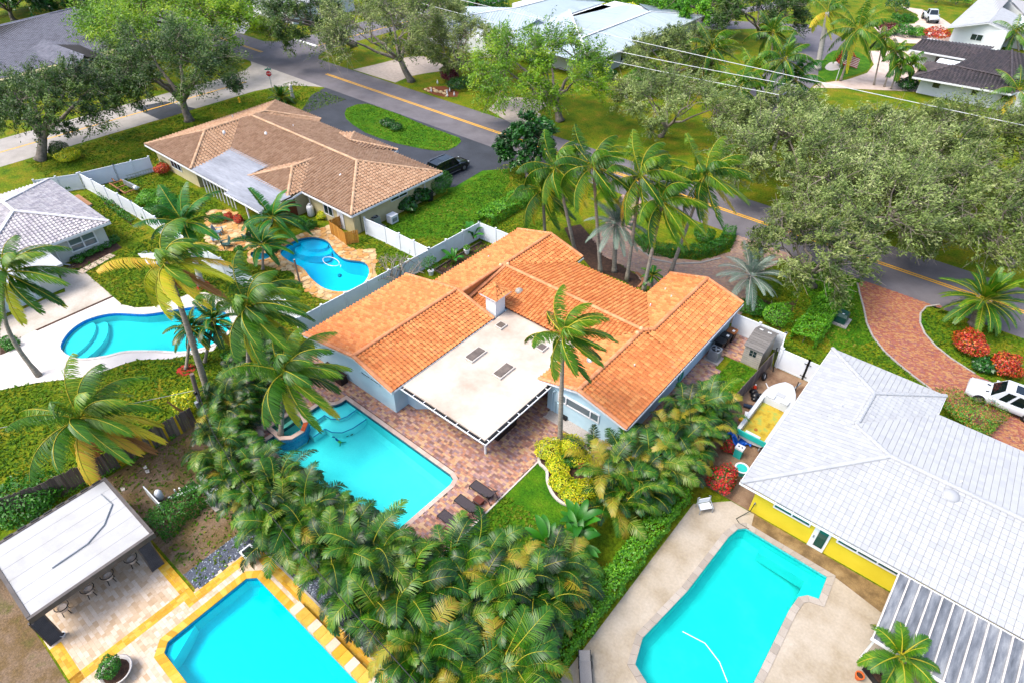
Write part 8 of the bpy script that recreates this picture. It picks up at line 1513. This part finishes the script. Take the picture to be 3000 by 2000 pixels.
# red mulch rings
for i, (c, r_) in enumerate((((-50.73,18.09,0.0), .75), ((-41.53,11.56,0.0), .7))):
    b = MB(); b.sheet([(c[0] + r_ * math.cos(a * .5236), c[1] + r_ * math.sin(a * .5236)) for a in range(12)], .02); struct('red_mulch_ring', b, mat('red_mulch', ['7a1c10', '94281a'], rough=.95, nscale=5))
b = MB()
for k in range(6): b.box(((-60.42,13.27,0.0)[0] + k * .56, (-60.42,13.27,0.0)[1] + k * .02 + .3, .03), (.52, .9, .05), .0)
t = thing('stepping_stones', 'row of pale rectangular stepping stones beside the grey house bed', 'stepping stones', (-60.42,13.27,0.0))
for k in range(6):
    a, c = Vector((-61.08,12.35,0.0)), Vector((-61.69,15.06,0.0)); q = a.lerp(c, k / 5); MB().box((q.x, q.y, .03), (.62, .8, .05), math.atan2(c.y - a.y, c.x - a.x)).build('stone', M_TRAV, t, rnd=True)
t = thing('fallen_branches', 'tangle of dry twigs on the concrete by the annex', 'branches', (-62.34,11.28,0.0)); rgt = np.random.default_rng(6); b = MB(); q = Vector((-62.34,11.28,0.0))
for k in range(16):
    d = Vector(rgt.normal(0, .5, 3)); d.z = abs(d.z) * .3; b.tube([q + Vector((rgt.normal(0, .2), rgt.normal(0, .2), .05)), q + d + Vector((0, 0, .1))], [.02, .01], 4)
b.build('twigs', M_BARK, t, kind='stuff')

# ---------------------------------------------------------------- short grass on the lawns
def inp_np(P, poly):
    x, y = P[:, 0], P[:, 1]; c = np.zeros(len(P), bool); n = len(poly); j = n - 1
    for i in range(n):
        xi, yi = poly[i][0], poly[i][1]; xj, yj = poly[j][0], poly[j][1]
        if yi != yj: c ^= ((yi > y) != (yj > y)) & (x < (xj - xi) * (y - yi) / (yj - yi) + xi)
        j = i
    return c
EXC = [DECKL, FLAG, FIRE, DRIVE, CIRC, PATIO, SIDE, TRAV, BED, rect(-77.5, 27.3, -46.5, 45), rect(-76.5, 5.5, -63.2, 16.6), rect(-74, -6.5, -59, 10.8), rect(-35.4, 18.4, -11.8, 43.2), rect(-4.4, 26.8, 16, 42.6), [(-49.63,1.64),(-58.91,4.8),(-59.14,8.79),(-58.96,9.97),(-63.31,11.14),(-63.07,11.51),(-60.68,12.39),(-55.26,12.31),(-55.21,6.15),(-55.07,3.49)]]
GR = [(rect(-62, -8, -36.5, 20), 55), (rect(-77.4, 20.4, -46, 27.3), 45), (rect(-46.4, 20.6, -37.8, 33.3), 55), (rect(-46.3, 34, -34, 57), 40), (ISL, 40), (rect(-15.6, 15, -11.4, 24), 70), (rect(-10.3, 27.3, -8.1, 39.4), 60), (rect(-11.5, 43.3, 14, 57), 45), (rect(-90, 18, -77.7, 56), 26), (rect(-76, 16.8, -63, 19.5), 40), (rect(-35.5, 3, -24.6, 9), 18)]
rgg = np.random.default_rng(99); PC = []
for poly_, dn in GR:
    xs = [p[0] for p in poly_]; ys = [p[1] for p in poly_]; A = (max(xs) - min(xs)) * (max(ys) - min(ys)); P = np.column_stack([rgg.uniform(min(xs), max(xs), int(A * dn)), rgg.uniform(min(ys), max(ys), int(A * dn))]); P = P[inp_np(P, poly_)]
    for e in EXC: P = P[~inp_np(P, e)]
    PC.append(P)
P = np.concatenate(PC); n = len(P); a = rgg.uniform(0, 6.283, n); h = rgg.uniform(.05, .11, n); w = rgg.uniform(.05, .1, n); lean = rgg.normal(0, .09, (n, 2)) + WIND[:2] * .03
dx, dy = np.cos(a) * w, np.sin(a) * w; z0 = np.full(n, .015)
V = np.stack([np.column_stack([P[:, 0] - dx, P[:, 1] - dy, z0]), np.column_stack([P[:, 0] + dx, P[:, 1] + dy, z0]), np.column_stack([P[:, 0] + dx * .6 + lean[:, 0], P[:, 1] + dy * .6 + lean[:, 1], h]), np.column_stack([P[:, 0] - dx * .6 + lean[:, 0], P[:, 1] - dy * .6 + lean[:, 1], h])], 1).reshape(-1, 3)
F = np.arange(4 * n).reshape(n, 4)
# thin patches drift towards straw colour
tone = np.clip(.42 + .22 * np.sin(P[:, 0] * .61 + 1.3 * np.sin(P[:, 1] * .37)) * np.cos(P[:, 1] * .53) + rgg.normal(0, .16, n), 0, 1)
M_TUFT = leafm('grass_tuft_blade', ['203a08', '2c4c0a', '3c5e0a', '4e660e', '626420', '746a38'], rough=.8, leaf=.3, spec=.15, gain=1.3)
link('grass', npmesh('grass', V, F, M_TUFT, np.repeat(tone, 4)), None, label='short mown grass covering the lawns between the houses', cat='grass', kind='stuff')
print('grass', n)
